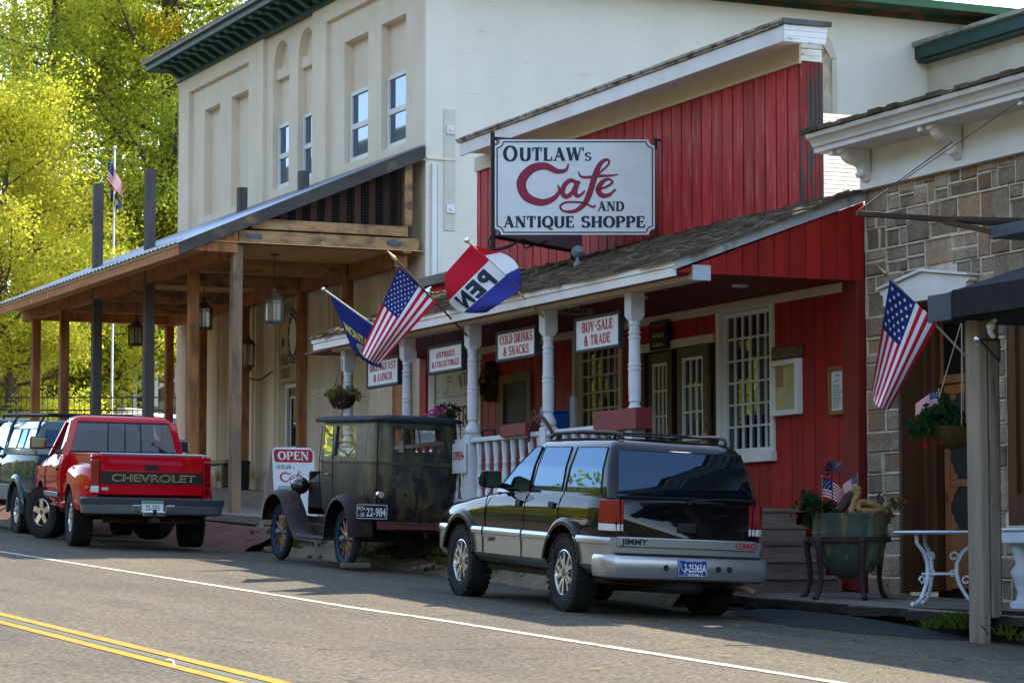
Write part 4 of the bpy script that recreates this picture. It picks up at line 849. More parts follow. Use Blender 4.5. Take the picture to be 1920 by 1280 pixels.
# frieze, brackets, eaves
mb = MB(); mb.box(-.06, .2, -.06, 14.03, 11.74, 12.06); mb.box(-.07, 11.0, -.075, -.02, 11.62, 11.73); mb.build('frieze', green, hotel, local=True, bevel=.006)
mb = MB(); mb.box(-.60, .2, -.5, 14.45, 12.03, 12.06); mb.box(-.63, -.59, -.5, 14.47, 12.02, 12.20); mb.box(-.63, .2, 14.42, 14.46, 12.02, 12.2); mb.build('eave', green, hotel, local=True, bevel=.006)
mb = MB(); mb.box(-.70, -.63, -.55, 14.52, 12.16, 12.235); y = -.5
while y < 14.5: mb.box(-.72, .5, y, y + .05, 12.236, 12.262); y += .22
mb.box(-.71, .5, -.55, 14.53, 12.222, 12.238); mb.build('eave_gutter', M('weathered_metal', (.27, .24, .20), (.19, .165, .14), scale=4, rough=.6), hotel, local=True)
for i in range(27):
    y = .35 + i * .515
    pts = [(-.06, 11.80), (-.06, 12.028), (-.56, 12.028), (-.57, 11.985), (-.55, 11.955), (-.50, 11.95), (-.43, 11.965), (-.36, 11.96), (-.28, 11.91), (-.20, 11.86), (-.12, 11.82)]
    mb = MB(); mb.prism(pts, 'y', y - .10, y + .10); mb.build('bracket', green, hotel, local=True, bevel=.012)
mb = MB(); mb.box(-.5, 17, -.72, .05, 11.50, 11.535); mb.box(.2, 17, -.05, -.006, 11.41, 11.5); mb.build('side_soffit', green_peel, hotel, local=True)
mb = MB(); mb.box(-.5, 17, -.78, -.721, 11.49, 11.64); mb.build('side_fascia', M('side_green', (.06, .15, .075), (.05, .12, .06), scale=3, rough=.6, bump=.2), hotel, local=True, bevel=.006)
mb = MB()
sr = lambda y: 11.655 + (y + .82) * .36
mb.add([(.3, -.82, sr(-.82)), (17, -.82, sr(-.82)), (17, 7, sr(7)), (.3, 13.9, sr(-.82))], [(0, 1, 2), (0, 2, 3)])
x = -.4
x = .5
while x < 17: ye = -.83 + (x - .3) * 7.8 / 16.7; mb.beam((x, -.83, sr(-.83) + .012), (x, ye, sr(ye) + .012), .03, .025); x += .34
mb.build('metal_roof', M('pale_roof_metal', (.36, .36, .35), (.30, .30, .29), scale=1, rough=.45, metal=.2), hotel, local=True)
mb = MB(); mb.box(7.0, 7.05, -.05, -.005, 8.4, 10.6); mb.box(8.1, 8.2, -.05, -.005, 8.4, 10.55); mb.prism([(7.0, 10.6), (7.05, 10.9), (7.3, 11.1), (7.6, 11.15), (7.9, 11.05), (8.1, 10.85), (8.2, 10.55), (8.1, 10.5), (7.9, 10.8), (7.6, 10.92), (7.3, 10.85), (7.1, 10.6)], 'y', -.05, -.005); mb.build('arched_frame', cream, hotel, local=True)
MB().box(7.05, 8.1, -.02, -.005, 8.4, 10.7).build('arched_panel', M('peeling_panel', (.52, .46, .36), (.45, .38, .28), scale=3, rough=.8, wear=(.26, .15, .07), wth=.58, wscale=3, wstretch=(2, 2, .6)), hotel, local=True)
# rear wing
mb = MB(); z = 6.
while z < 10.6: mb.box(10.20, 10.3, -6.5, -.006, z, z + .445); z += .45
mb.build('wing_wall', M('wing_boards', (.60, .54, .43), (.52, .46, .36), scale=1, rough=.8, bump=.2, bscale=8, isl=.06), hotel, local=True, bevel=.004)
mb = MB(); mb.box(9.93, 9.97, -6.6, .5, 10.66, 10.90); mb.box(9.97, 10.3, -6.6, .45, 10.60, 10.63); mb.build('wing_fascia', green, hotel, local=True, bevel=.005)
mb = MB(); mb.prism([(9.86, 10.91), (9.86, 10.985), (14, 12.1), (14, 12.0)], 'y', -6.6, .55); mb.build('wing_roof', M('wing_gutter', (.36, .34, .29), (.28, .25, .2), scale=3, rough=.6, wear=(.1, .14, .1), wth=.6, wscale=4, wstretch=(1, .6, 1)), hotel, local=True)
# door and painted club sign
gdoor = M('green_door', (.03, .07, .05), (.025, .06, .045), rough=.4)
mb = MB(); mb.box(.02, .16, 6.05, 6.12, 2.75, 4.72); mb.box(.02, .16, 6.92, 7.0, 2.75, 4.72); mb.box(.021, .16, 6.12, 6.92, 4.64, 4.72); dfr = mb.build('door_frame', white, hotel, local=True, bevel=.004)
mb = MB(); mb.box(.07, .11, 6.12, 6.92, 4.48, 4.64); mb.box(.07, .11, 6.12, 6.24, 2.76, 4.48); mb.box(.07, .11, 6.80, 6.92, 2.76, 4.48); mb.box(.07, .11, 6.24, 6.80, 2.76, 3.5); d = mb.build('door', gdoor, hotel, local=True, bevel=.003)
mb = MB(); mb.box(.055, .07, 6.22, 6.82, 3.48, 3.52); mb.box(.055, .07, 6.22, 6.82, 4.44, 4.48); mb.box(.055, .07, 6.22, 6.26, 3.52, 4.44); mb.box(.055, .07, 6.78, 6.82, 3.52, 4.44); mb.build('glazing_bead', white, d, local=True)
MB().box(.085, .09, 6.24, 6.80, 3.5, 4.48).build('pane', pane, d, local=True)
tan = M('tan_sign', (.50, .40, .25), (.44, .35, .22), scale=2, rough=.7); ink = M('dark_letter', (.03, .032, .045), rough=.7)
club = thing('club_sign', 'tan painted lodge sign with blue ring emblem above the green door', 'sign', (16.6, 48.2, 4.75), HR)
mb = MB(); mb.box(-.02, .0, 6.1, 7.22, 4.76, 6.5)
HM = Matrix.Translation(HO) @ Matrix.Rotation(HR, 4, 'Z')
mb.xf(HM); mb.build('board', tan, club, bevel=.004)
hp = lambda a, b, l=0.: HM @ Vector((-.022 - l, 7.18 - a, b))
mb = MB(); serif(mb, 'BPO', lambda a, b, l: hp(a, b + .25 * a, l), .06, 5.95, .24, width=.42); serif(mb, 'ELKS', hp, .06, 5.10, .19, width=.42); serif(mb, 'LODGE', hp, .06, 4.84, .19, width=.5)
ribbon(mb, [(.50, 6.12), (.60, 6.24), (.62, 6.34)], .03, hp, .002); ribbon(mb, [(.55, 6.14), (.70, 6.2), (.78, 6.34)], .03, hp, .003)
cx, cz = .16, 5.55; pts = [(cx + (.11 if i % 2 == 0 else .045) * math.sin(i * math.pi / 5), cz + (.13 if i % 2 == 0 else .055) * math.cos(i * math.pi / 5)) for i in range(10)]; mb.add([hp(*p, .002) for p in pts] + [hp(cx, cz, .002)], [(i, (i + 1) % 10, 10) for i in range(10)])
mb.build('lettering', ink, club)
mb = MB()
def ring(mb, r0, r1, l, n=28):
    vs = []
    for i in range(n): a = 2 * math.pi * i / n; vs += [hp(.72 + r0 * .62 * math.cos(a), 5.62 + r0 * 1.15 * math.sin(a), l), hp(.72 + r1 * .62 * math.cos(a), 5.62 + r1 * 1.15 * math.sin(a), l)]
    mb.add(vs, [(2 * i, 2 * i + 1, (2 * i + 3) % (2 * n), (2 * i + 2) % (2 * n)) for i in range(n)])
ring(mb, .32, .47, .004); mb.build('blue_ring', M('emblem_blue', (.02, .05, .13), rough=.5), club)
mb = MB(); ring(mb, .0, .30, .004); 
for i in range(12): a = i * math.pi / 6; mb.add([hp(.72 + .395 * .62 * math.cos(a) + u, 5.62 + .395 * 1.15 * math.sin(a) + v, .006) for u, v in ((-.03, -.02), (.03, -.02), (.03, .02), (-.03, .02))], [(0, 1, 2, 3)])
mb.build('emblem_face', white, club)

# ------------------------------------------------------------------ timber canopy of the lodge (porch roof over its boardwalk)
can = thing('timber_canopy', 'long timber porch roof with metal top on brown and grey square posts along the lodge', 'porch roof', HO, HR)
wood_o = M('orange_timber', (.40, .165, .06), (.29, .11, .04), scale=2, stretch=(5, 5, .6), rough=.75, bump=.35, bscale=7, bstretch=(9, 9, .6), wear=(.13, .06, .035), wth=.58, wsoft=.12, wscale=3, wstretch=(2, 2, .8))
wood_of = M('orange_fascia', (.46, .19, .07), (.37, .14, .05), scale=2, stretch=(3, .5, 3), rough=.75, bump=.3, bscale=7, wear=(.56, .42, .26), wth=.64, wsoft=.02, wscale=2, wstretch=(.5, 2.2, .6), wear2=(.17, .06, .035), w2th=.62, w2scale=2.4, w2stretch=(.5, 2.4, .5))
wood_w = M('knotty_timber', (.44, .26, .12), (.30, .165, .075), scale=2.5, stretch=(.6, 5, 5), rough=.85, bump=.5, bscale=6, bstretch=(.8, 6, 6), wear=(.12, .08, .055), wth=.57, wsoft=.10, wscale=2.6, wstretch=(1, 2, 2), wear2=(.45, .33, .2), w2th=.66, w2scale=4)
wood_g = M('dark_grey_board', (.085, .075, .072), (.055, .05, .05), scale=2, stretch=(.6, 4, 4), rough=.85, bump=.4, bscale=8, wear=(.24, .15, .09), wth=.64, wscale=1.2)
wood_p = M('grey_brown_post', (.30, .185, .11), (.19, .125, .085), scale=1.5, stretch=(4, 4, .5), rough=.9, bump=.5, bscale=7, bstretch=(9, 9, .6), wear=(.07, .06, .058), wth=.62, wscale=2, wstretch=(2, 2, .7))
tallm = M('tall_grey_post', (.13, .115, .105), (.095, .085, .08), scale=2, stretch=(5, 5, .5), rough=.85, bump=.4, bscale=7, bstretch=(9, 9, .5), wear=(.04, .04, .042), wth=.68, wscale=4)
ceilm = M('tan_ceiling_boards', (.62, .38, .17), (.52, .31, .14), scale=2, stretch=(4, .4, 1), rough=.8, isl=.10)
cz = lambda x: 6.53 + (x + 4.35) * (8.385 - 6.53) / 4.30
mb = MB(); n = 120; v0 = []
for i in range(n + 1):
    y = -.16 + 14.4 * i / n; d = .022 if i % 2 else 0
    v0 += [(-4.42, y, cz(-4.42) + .015 + d), (-.03, y, cz(-.03) + .015 + d)]
mb.add(v0, [(2 * i, 2 * i + 1, 2 * i + 3, 2 * i + 2) for i in range(n)]); mb.build('metal_roof', M('galvanised', (.21, .26, .32), (.18, .22, .28), scale=2, rough=.35, metal=.6), can, local=True)
mb = MB(); mb.prism([(-4.37, cz(-4.37) - .02), (-.05, cz(-.05) - .02), (-.05, cz(-.05) + .008), (-4.37, cz(-4.37) + .008)], 'y', -.10, 14.15); mb.build('roof_deck', ceilm, can, local=True)
mb = MB(); mb.box(-4.365, -4.325, -.06, 7.2, 6.33, 6.475); mb.box(-4.365, -4.325, 7.204, 14.1, 6.33, 6.475); mb.build('eave_fascia', wood_of, can, local=True, bevel=.004)
mb = MB(); mb.box(-4.38, -4.34, -.07, 6.1, 6.477, 6.53); mb.box(-4.38, -4.34, 6.104, 14.12, 6.477, 6.53); mb.build('fascia_strip', M('pale_strip', (.52, .40, .25), (.45, .34, .21), scale=3, rough=.8), can, local=True)
mb = MB(); mb.prism([(-4.36, 6.34), (-4.36, 6.525), (-.05, 8.385), (-.05, 8.16)], 'y', -.14, -.101); mb.build('rake_board', wood_g, can, local=True, bevel=.004)
fy = [13.23, 10.97, 8.44, 4.97, 2.47, .15]
mb = MB(); mb.box(-4.3, -.06, -.06, 13.9, 6.60, 6.615)
y = 0.
mb2 = MB(); x = -4.3
while x < -.1: mb2.box(x, x + .125, -.05, 13.9, 6.585, 6.598); x += .13
mb2.build('ceiling', ceilm, can, local=True)
mb = MB(); mb.box(-3.42, -3.22, .3, 13.9, 6.36, 6.584); mb.build('front_plate', wood_o, can, local=True, bevel=.006)
mb = MB(); mb.box(-.46, -.22, .2, 13.9, 6.33, 6.584); mb.build('wall_plate', wood_o, can, local=True, bevel=.006)
for i, y in enumerate(fy[:-1]):
    mb = MB(); mb.box(-3.2, -.48, y - .085, y + .085, 6.35, 6.58); mb.build('cross_beam', wood_o if i == 0 else wood_w, can, local=True, bevel=.006)
for (x0, x1, z0, z1) in ((-3.32, -.10, 6.585, 6.80), (-3.1, -.30, 6.83, 7.00)):
    mb = MB(); mb.box(x0, x1, -.03, .13, z0, z1); mb.build('end_beam', wood_w, can, local=True, bevel=.008)
mb = MB(); mb.prism([(-4.25, 6.42), (-3.33, 6.42), (-3.33, cz(-3.33) - .2), (-4.25, cz(-4.25) - .1)], 'y', -.02, .02); mb.build('eave_gusset', wood_o, can, local=True)
mb = MB(); mb.box(-.36, -.22, -.02, .10, 7.003, 8.14); mb.box(-.40, -.24, -.031, .14, 6.55, 6.583); mb.build('king_post', wood_w, can, local=True, bevel=.005)
for x, z in ((-3.05, 6.70), (-.55, 6.70)):
    mb = MB(); mb.box(x - .13, x + .13, -.045, -.031, z - .035, z + .035)
    for q in (-.09, .09): mb.cyl((x + q, -.045, z), (x + q, -.055, z), .018, n=8)
    mb.build('bolt_plate', M('blue_steel2', (.04, .055, .08), rough=.35, metal=.8), can, local=True)
# wire screen in the open gable with boards behind it
wire = M('chicken_wire', (.05, .045, .042), rough=.6); mb = MB(); s = .05; x = -2.9
zt = lambda x: cz(x) - .2
while x < -.24:
    if zt(x) > 7.02: mb.box(x, x + .003, .02, .023, 7.0, zt(x))
    x += s
z = 7.02
while z < 8.1:
    xl = max(-2.95, (z + .2 - 6.53) / .4314 - 4.35); mb.box(xl, -.24, .028, .031, z, z + .003); z += s
mb.build('wire_screen', wire, can, local=True)
mb = MB(); x = -2.7; k = 0
while x < -.3:
    if zt(x) > 7.05: mb.prism([(x, 6.9), (x + .12, 6.9), (x + .12, zt(x + .12) + .1), (x, zt(x) + .1)], 'y', .42, .45)
    x += .265
mb.build('gable_board', M('brown_gable_board', (.09, .036, .02), (.06, .027, .017), scale=2, stretch=(4, 4, .6), rough=.8, isl=.3), can, local=True)
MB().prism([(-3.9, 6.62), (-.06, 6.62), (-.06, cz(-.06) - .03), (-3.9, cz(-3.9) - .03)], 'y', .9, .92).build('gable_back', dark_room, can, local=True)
def cpost(x, y, z0, z1, w, m, label=None):
    mb = MB(); h = w / 2; mb.box(x - h, x + h, y - h, y + h, z0, z1); return tag(mb.build('post', m, can, local=True, bevel=.008), label)
bwz = lambda y: 2.13 + .042 * y
for i, y in enumerate(fy):
    tall = i in (2, 3)
    cpost(-3.3 if not tall else -3.34, y, bwz(y) - .05, (8.62 if i == 2 else 8.45) if tall else 6.58 if i < 5 else 6.59, .17 if not tall else .175, tallm if tall else (wood_o if i < 5 else wood_p), 'grey weathered post rising above the roof' if tall else None)
for y in (13.4, 11.1, 8.4, 5.1, 2.72, .3): cpost(-.34, y, bwz(y) + .2, 6.33, .165, wood_o)
for px, py in ((454, 352), (569, 321)):
    x = -.9; r = ray(px, py); t = None
    inv = HM.inverted(); o = inv @ Vector((0, 0, EYE)); dd = inv.to_3x3() @ r; q = o + dd * ((x - o.x) / dd.x)
    tag((lambda mb: (mb.box(x - .085, x + .085, q.y - .085, q.y + .085, 7.3, q.z), mb.build('post', tallm, can, local=True, bevel=.008))[1])(MB()), 'short grey post stub above the roof')
# lodge boardwalk and platform
mb = MB(); x = -3.72
while x < -.05:
    y = -2.3
    while y < 14.4:
        L = random.uniform(2.2, 3.6); y2 = min(y + L, 14.4); w = .15 if x < -1.5 else .15; up = .0
        if x > -1.45: up = .24
        o = random.uniform(-.004, .004) + up; x2 = min(x + w, 0) - .008
        if not (up and y < 1.5):
            mb.add([(x, y, bwz(y) + o), (x2, y, bwz(y) + o), (x2, y2 - .006, bwz(y2) + o), (x, y2 - .006, bwz(y2) + o), (x, y, bwz(y) - .12), (x2, y, bwz(y) - .12), (x2, y2 - .006, bwz(y2) - .12), (x, y2 - .006, bwz(y2) - .12)], [(0, 1, 2, 3), (0, 1, 5, 4), (1, 2, 6, 5), (2, 3, 7, 6), (3, 0, 4, 7)])
        y = y2
    x += .15
mb.xf(HM); tag(mb.build('boardwalk', M('lodge_plank', (.26, .22, .18), (.19, .16, .13), scale=2, stretch=(6, .6, 6), rough=.9, bump=.4, bscale=8, isl=.15), bevel=.0), kind='structure')
# ================================================================== VEHICLES
rubber = M('tyre_rubber', (.022, .021, .021), (.032, .030, .028), scale=6, rough=.85, bump=.3, bscale=60)
alloy = M('alloy_rim', (.62, .62, .63), rough=.22, metal=1)
chrome = M('chrome', (.75, .75, .76), rough=.08, metal=1)
blackp = M('black_plastic', (.018, .018, .02), rough=.55)
under = M('underbody', (.022, .018, .015), (.05, .032, .022), scale=5, rough=.9)
redlens = M('red_lens', (.24, .002, .006), rough=.12, coat=.6)
clearlens = M('clear_lens', (.62, .60, .58), rough=.12, coat=.6)
seam = M('panel_gap', (.004, .004, .004), rough=.9)
plate_w = M('plate_white', (.62, .66, .62), rough=.4)
autog = glass('sky_tinted_glass', (.003, .004, .007), .02, .01, 1.75, (.45, .68, 1.0))  # dark tinted glass; blue of the mirrored sky is put into its gloss colour
def rrect(y0, y1, hw, r, n=5):
    r = min(r, hw * .98, (y1 - y0) * .49); o = []
    for cx, cy, a in ((hw - r, y1 - r, 0), (-hw + r, y1 - r, 90), (-hw + r, y0 + r, 180), (hw - r, y0 + r, 270)):
        for k in range(n + 1): t = R(a + 90 * k / n); o.append((cx + r * math.cos(t), cy + r * math.sin(t)))
    return o
def itp(tab, z):
    for a, b in zip(tab[:-1], tab[1:]):
        if a[0] <= z <= b[0]: t = (z - a[0]) / (b[0] - a[0]); return [p + (q - p) * t for p, q in zip(a, b)]
    return list(tab[0] if z < tab[0][0] else tab[-1])
def green_house(tab, mat, par, name='cabin', r=.14):
    mb = MB(); mb.loft([[(x, y, z) for x, y in rrect(yr, yf, hw, r)] for (z, yr, yf, hw) in tab]); return mb.build(name, mat, par, smooth=38, local=True)
def side_pane(tab, side, pts, off=.004):   # pts (y,z) on the cabin side
    return [(side * (itp(tab, z)[3] + off), y, z) for y, z in pts]
def panel(mb, pts, t=.0): return mb.add(pts, [tuple(range(len(pts)))])
def bodyloft(mb, st, prof, name=None):
    """st: list of (y, w, table of (z, dx)) -> closed body"""
    rings = []
    for (y, w, zs) in st:
        rt = [(w + dx, y, z) for z, dx in zs]; rings.append([(-p[0], p[1], p[2]) for p in rt] + rt[::-1])
    return mb.loft(rings)
def wheel(par, x, y, z, r, w, rim_r, kind, side, steer=0., rimmat=None, tread=True):
    """tyre mesh with rim as sub-part; side -1 left / +1 right"""
    T = Matrix.Translation((x, y, z)) @ Matrix.Rotation(steer, 4, 'Z')
    mb = MB(); h = w / 2
    pr = [(rim_r * .96, -h * .8), (rim_r + .012, -h * .92), (rim_r + (r - rim_r) * .5, -h), (r - .035, -h * .97), (r - .012, -h * .88), (r, -h * .7), (r + .002, 0), (r, h * .7), (r - .012, h * .88), (r - .035, h * .97), (rim_r + (r - rim_r) * .5, h), (rim_r + .012, h * .92), (rim_r * .96, h * .8)]
    mb.lathe(pr, (0, 0, 0), 36, 'X')
    if tread:
        n = 40
        for i in range(n):
            for j, q in enumerate((-.62, -.2, .2, .62)):
                a = 2 * math.pi * (i + (j % 2) * .5) / n; c = Vector((q * h, math.cos(a) * r, math.sin(a) * r)); tt = Vector((0, -math.sin(a), math.cos(a))); nn = Vector((0, math.cos(a), math.sin(a)))
                mb.obox(c, Vector((h * .17, 0, 0)) + tt * .006 * (1 if j % 2 else -1), tt * (math.pi * r / n * .62), nn * .009)
        for i in range(n):
            for q in (-1, 1):
                a = 2 * math.pi * i / n; c = Vector((q * h * .9, math.cos(a) * (r - .012), math.sin(a) * (r - .012))); tt = Vector((0, -math.sin(a), math.cos(a))); nn = Vector((0, math.cos(a), math.sin(a)))
                mb.obox(c, (h * .1, 0, 0), tt * (math.pi * r / n * .5), nn * .018)
    mb.xf(T); t = mb.build('wheel', rubber, par, smooth=40, local=True)
    s = side; mb = MB(); f = s * h * .78; R0 = rim_r
    mb.lathe([(R0 * .98, s * h * .9), (R0 * 1.02, f + s * .012), (R0 * .97, f + s * .008), (R0 * .93, f - s * .01), (R0 * .88, f - s * .10), (R0 * .3, f - s * .11), (.02, f - s * .11)], (0, 0, 0), 32, 'X')
    mb.lathe([(R0 * .98, -s * h * .8), (R0 * .9, -s * h * .5), (R0 * .85, f - s * .1)], (0, 0, 0), 24, 'X')
    dk = MB(); 
    if kind == 'split10':
        for i in range(5):
            for d in (-.17, .17):
                a = 2 * math.pi * i / 5 + d; a2 = 2 * math.pi * i / 5 + d * 1.75
                p0 = Vector((f - s * .012, math.cos(a) * R0 * .26, math.sin(a) * R0 * .26)); p1 = Vector((f - s * .004, math.cos(a2) * R0 * .92, math.sin(a2) * R0 * .92)); mb.beam(p0, p1, R0 * .15, .026, up=(1, 0, 0))
            a = 2 * math.pi * i / 5; p0 = Vector((f - s * .02, math.cos(a) * R0 * .2, math.sin(a) * R0 * .2)); p1 = Vector((f - s * .014, math.cos(a) * R0 * .66, math.sin(a) * R0 * .66)); mb.beam(p0, p1, R0 * .30, .02, up=(1, 0, 0))
    elif kind == 'five':
        for i in range(5):
            a = 2 * math.pi * i / 5 + .3; p0 = Vector((f - s * .012, math.cos(a) * R0 * .1, math.sin(a) * R0 * .1)); p1 = Vector((f - s * .004, math.cos(a) * R0 * .93, math.sin(a) * R0 * .93)); mb.beam(p0, p1, R0 * .42, .03, up=(1, 0, 0))
    else:
        for i in range(10):
            a = 2 * math.pi * i / 10; p0 = Vector((f - s * .03, math.cos(a) * R0 * .3, math.sin(a) * R0 * .3)); p1 = Vector((f - s * .01, math.cos(a) * R0 * .93, math.sin(a) * R0 * .93)); mb.beam(p0, p1, R0 * .22, .03, up=(1, 0, 0))
    mb.cyl((f - s * .05, 0, 0), (f + s * .004, 0, 0), R0 * .33, R0 * .30, 20)
    for i in range(6): a = i * math.pi / 3; mb.cyl((f, math.cos(a) * R0 * .22, math.sin(a) * R0 * .22), (f + s * .010, math.cos(a) * R0 * .22, math.sin(a) * R0 * .22), .010, n=6)
    mb.xf(T); mb.build('rim', rimmat or alloy, t, smooth=35, local=True)
    cp = MB(); cp.cyl((f + s * .003, 0, 0), (f + s * .012, 0, 0), R0 * .17, R0 * .15, 16); cp.xf(T); cp.build('hub_cap', M('hub_cap', (.12, .1, .1), rough=.3, metal=.6), t, smooth=40, local=True)
    dk.lathe([(R0 * .9, f - s * .095), (.02, f - s * .10)], (0, 0, 0), 20, 'X'); dk.xf(T); dk.build('brake_disc', under, t, local=True)
    return t
def plate(par, c, u, v, w, h, bgm, frame=None):
    fn = plane(c, u, v); mb = MB(); n = Vector(u).normalized().cross(Vector(v).normalized())
    mb.obox(Vector(c) - n * .004, Vector(u).normalized() * w / 2, Vector(v).normalized() * h / 2, n * .004); o = mb.build('licence_plate', bgm, par, local=True, bevel=.003); return o, fn

def suv(name, label, paint, clad, hero=True):
    t = thing(name, label, 'car')
    # ----- main body
    st = []
    for y, w, ze, zc in ((-.955, .74, 1.05, 1.06), (-.93, .80, 1.08, 1.09), (-.85, .845, 1.095, 1.11), (-.5, .858, 1.10, 1.12), (.4, .862, 1.10, 1.12), (1.4, .862, 1.095, 1.12), (2.0, .858, 1.06, 1.11), (2.5, .85, 1.01, 1.075), (3.1, .835, .95, 1.02), (3.4, .79, .90, .96), (3.52, .70, .86, .90), (3.57, .55, .80, .82)):
        k = (ze - .70); st.append((y, w, [(.60, -.5), (.62, -.01), (.70, 0), (.70 + k * .42, .012), (.70 + k * .70, .0), (.70 + k * .88, -.022), (ze, -.055), (zc - .01, -w * .35), (zc, -w * .75)]))
    mb = MB(); bodyloft(mb, st, None); b = mb.build('body', paint, t, smooth=40, local=True)
    def wc(y): m = MB(); m.cyl((-1.2, y, .385), (1.2, y, .385), .425, n=36); return (m, under)
    cut(b, [wc(0), wc(2.72)])
    for f in b.data.polygons: f.use_smooth = f.use_smooth
    # ----- lower cladding
    st = []
    for y, w in ((-.96, .79), (-.93, .83), (-.86, .862), (-.4, .872), (2.9, .868), (3.3, .85), (3.5, .79), (3.62, .62)): st.append((y, w, [(.37, -.6), (.38, -.10), (.43, -.03), (.47, .004), (.60, .010), (.655, .010), (.662, .024), (.70, .026), (.725, .014), (.73, -.03), (.731, -.5)]))
    mb = MB(); bodyloft(mb, st, None); c = mb.build('lower_cladding', clad, t, smooth=30, local=True); cut(c, [wc(0), wc(2.72)])
    mb = MB(); mb.box(-.70, .70, -.85, 3.3, .30, .40); mb.box(-.55, .55, -.3, .3, .22, .34); mb.cyl((-.6, 0, .36), (.6, 0, .36), .045); mb.cyl((-.6, 2.72, .36), (.6, 2.72, .36), .045); mb.sphere((0, 0, .36), .14); mb.build('chassis', under, t, local=True)
    # ----- flares over the arches
    for y in (0, 2.72):
        for s in (-1, 1):
            mb = MB(); n = 20; r0 = .425
            for side in range(1):
                vs = []
                for i in range(n + 1):
                    a = R(12 + 156 * i / n) ; 
                    for rr, xx in ((r0 - .004, .845), (r0 - .002, .895), (r0 + .03, .902), (r0 + .065, .885), (r0 + .08, .85)): vs.append((s * xx, y + rr * math.cos(a), .385 + rr * math.sin(a)))
                mb.add(vs, [(i * 5 + j, i * 5 + j + 1, i * 5 + j + 6, i * 5 + j + 5) for i in range(n) for j in range(4)])
            mb.build('wheel_arch', paint, t, smooth=60, local=True)
    # ----- cabin and glass
    tab = [(1.085, -.93, 2.02, .81), (1.14, -.915, 1.93, .802), (1.35, -.83, 1.58, .765), (1.54, -.735, 1.22, .70), (1.60, -.67, 1.06, .655), (1.625, -.60, .96, .60), (1.642, -.45, .75, .45)]
    green_house(tab, paint, t, r=.11)
    for s in (-1, 1):
        def pn(nm, pts):
            q = side_pane(tab, s, pts, .005); mb = MB(); bl, br_, tr_, tl_ = pts; zz = sorted({bl[1] + (tl_[1] - bl[1]) * i / 8 for i in range(9)} | {z for z, *_ in tab if bl[1] < z < tl_[1]}); rows = []
            for z in zz: u = (z - bl[1]) / (tl_[1] - bl[1]); rows += side_pane(tab, s, [(bl[0] + (tl_[0] - bl[0]) * u, z), (br_[0] + (tr_[0] - br_[0]) * u, z)], .005)
            mb.add(rows, [(2 * i, 2 * i + 1, 2 * i + 3, 2 * i + 2) for i in range(len(zz) - 1)]); mb.build(nm, autog, t, local=True, smooth=60); q = rows[0::2] + rows[1::2][::-1]
            cx = sum(p[1] for p in q) / len(q); cz_ = sum(p[2] for p in q) / len(q)
            fr = MB(); fr.tube([(p[0] + s * .001, p[1], p[2]) for p in q], .006, 4, closed=True); fr.build('window_seal', blackp, t, local=True)
        zb, zt = 1.125, 1.545
        pn('quarter_window', [(-.70, zb), (.12, zb), (.10, zt), (-.60, zt)])
        pn('door_window', [(.215, zb), (.97, zb), (.90, zt), (.25, zt)])
        pn('door_window', [(1.06, zb), (1.82, zb), (1.14, zt), (.99, zt)])
        for yy in (.165, 1.015, 2.05):
            mb = MB(); pr = [(.862, .735), (.872, .86), (.862, .97), (.842, 1.05), (.81, 1.09)]
            mb.tube([(s * (x + .001), yy, z) for x, z in pr] + ([(s * (itp(tab, z)[3] + .002), yy - (.05 if yy < .5 else .02 if yy < 1.5 else 0) * (z - 1.09) / .5, z) for z in (1.14, 1.35, 1.54)] if yy < 2 else []), .0055, 4)
            mb.build('door_gap', seam, t, local=True)
            mb = MB(); mb.tube([(s * (x + .0015), yy + (.0 if yy < 2 else .0), z) for x, z in ((.875, .47), (.884, .60), (.896, .665), (.898, .70), (.888, .728))], .006, 4); mb.build('door_gap', seam, t, local=True)
        for yy in (.26, 1.10):
            mb = MB(); mb.box(s * .868, s * .882, yy, yy + .13, .955, 1.02); mb.build('door_handle', blackp, t, local=True, bevel=.008)
        mb = MB(); cxm = .985; mb.loft([[(s * (cxm + a * .125 * k), 1.68 + yy, 1.205 + bz_ * .088 * k) for a, bz_ in [(math.copysign(abs(math.cos(q)) ** .55, math.cos(q)), math.copysign(abs(math.sin(q)) ** .55, math.sin(q))) for q in [2 * math.pi * i / 20 for i in range(20)]]] for k, yy in ((.93, -.045), (1, -.03), (.95, .03), (.6, .085))]); mb.box(s * .80, s * .90, 1.66, 1.76, 1.12, 1.17)
        mi = mb.build('door_mirror', paint, t, smooth=40, local=True)
        mb = MB(); mb.add([(s * (cxm + a * .112), 1.634, 1.205 + bz_ * .075) for a, bz_ in [(math.copysign(abs(math.cos(q)) ** .55, math.cos(q)), math.copysign(abs(math.sin(q)) ** .55, math.sin(q))) for q in [2 * math.pi * i / 20 for i in range(20)]]], [tuple(range(20))]); mb.build('mirror_glass', M('mirror_glass', (.55, .57, .6), rough=.02, metal=1), mi, local=True)
        # tail light wrapping the corner
        P = [(.675, -.962), (.79, -.95), (.848, -.90), (.868, -.80), (.858, -.79), (.84, -.86), (.78, -.92), (.675, -.935)]
        mb = MB(); mb.prism([(s * x, y) for x, y in P], 'z', .85, 1.065); tl = mb.build('tail_light', redlens, t, local=True, bevel=.004)
        mb = MB(); mb.prism([(s * x, y) for x, y in P], 'z', .785, .848); mb.build('reversing_lens', clearlens, tl, local=True, bevel=.004)
    zz = [1.105, 1.14, 1.21, 1.28, 1.35, 1.42, 1.48, 1.53]; rl = [(-.74 + .075 * (z - 1.105) / .425, itp(tab, z)[1] - .006, z) for z in zz]; rr_ = [(-x, y, z) for x, y, z in rl]
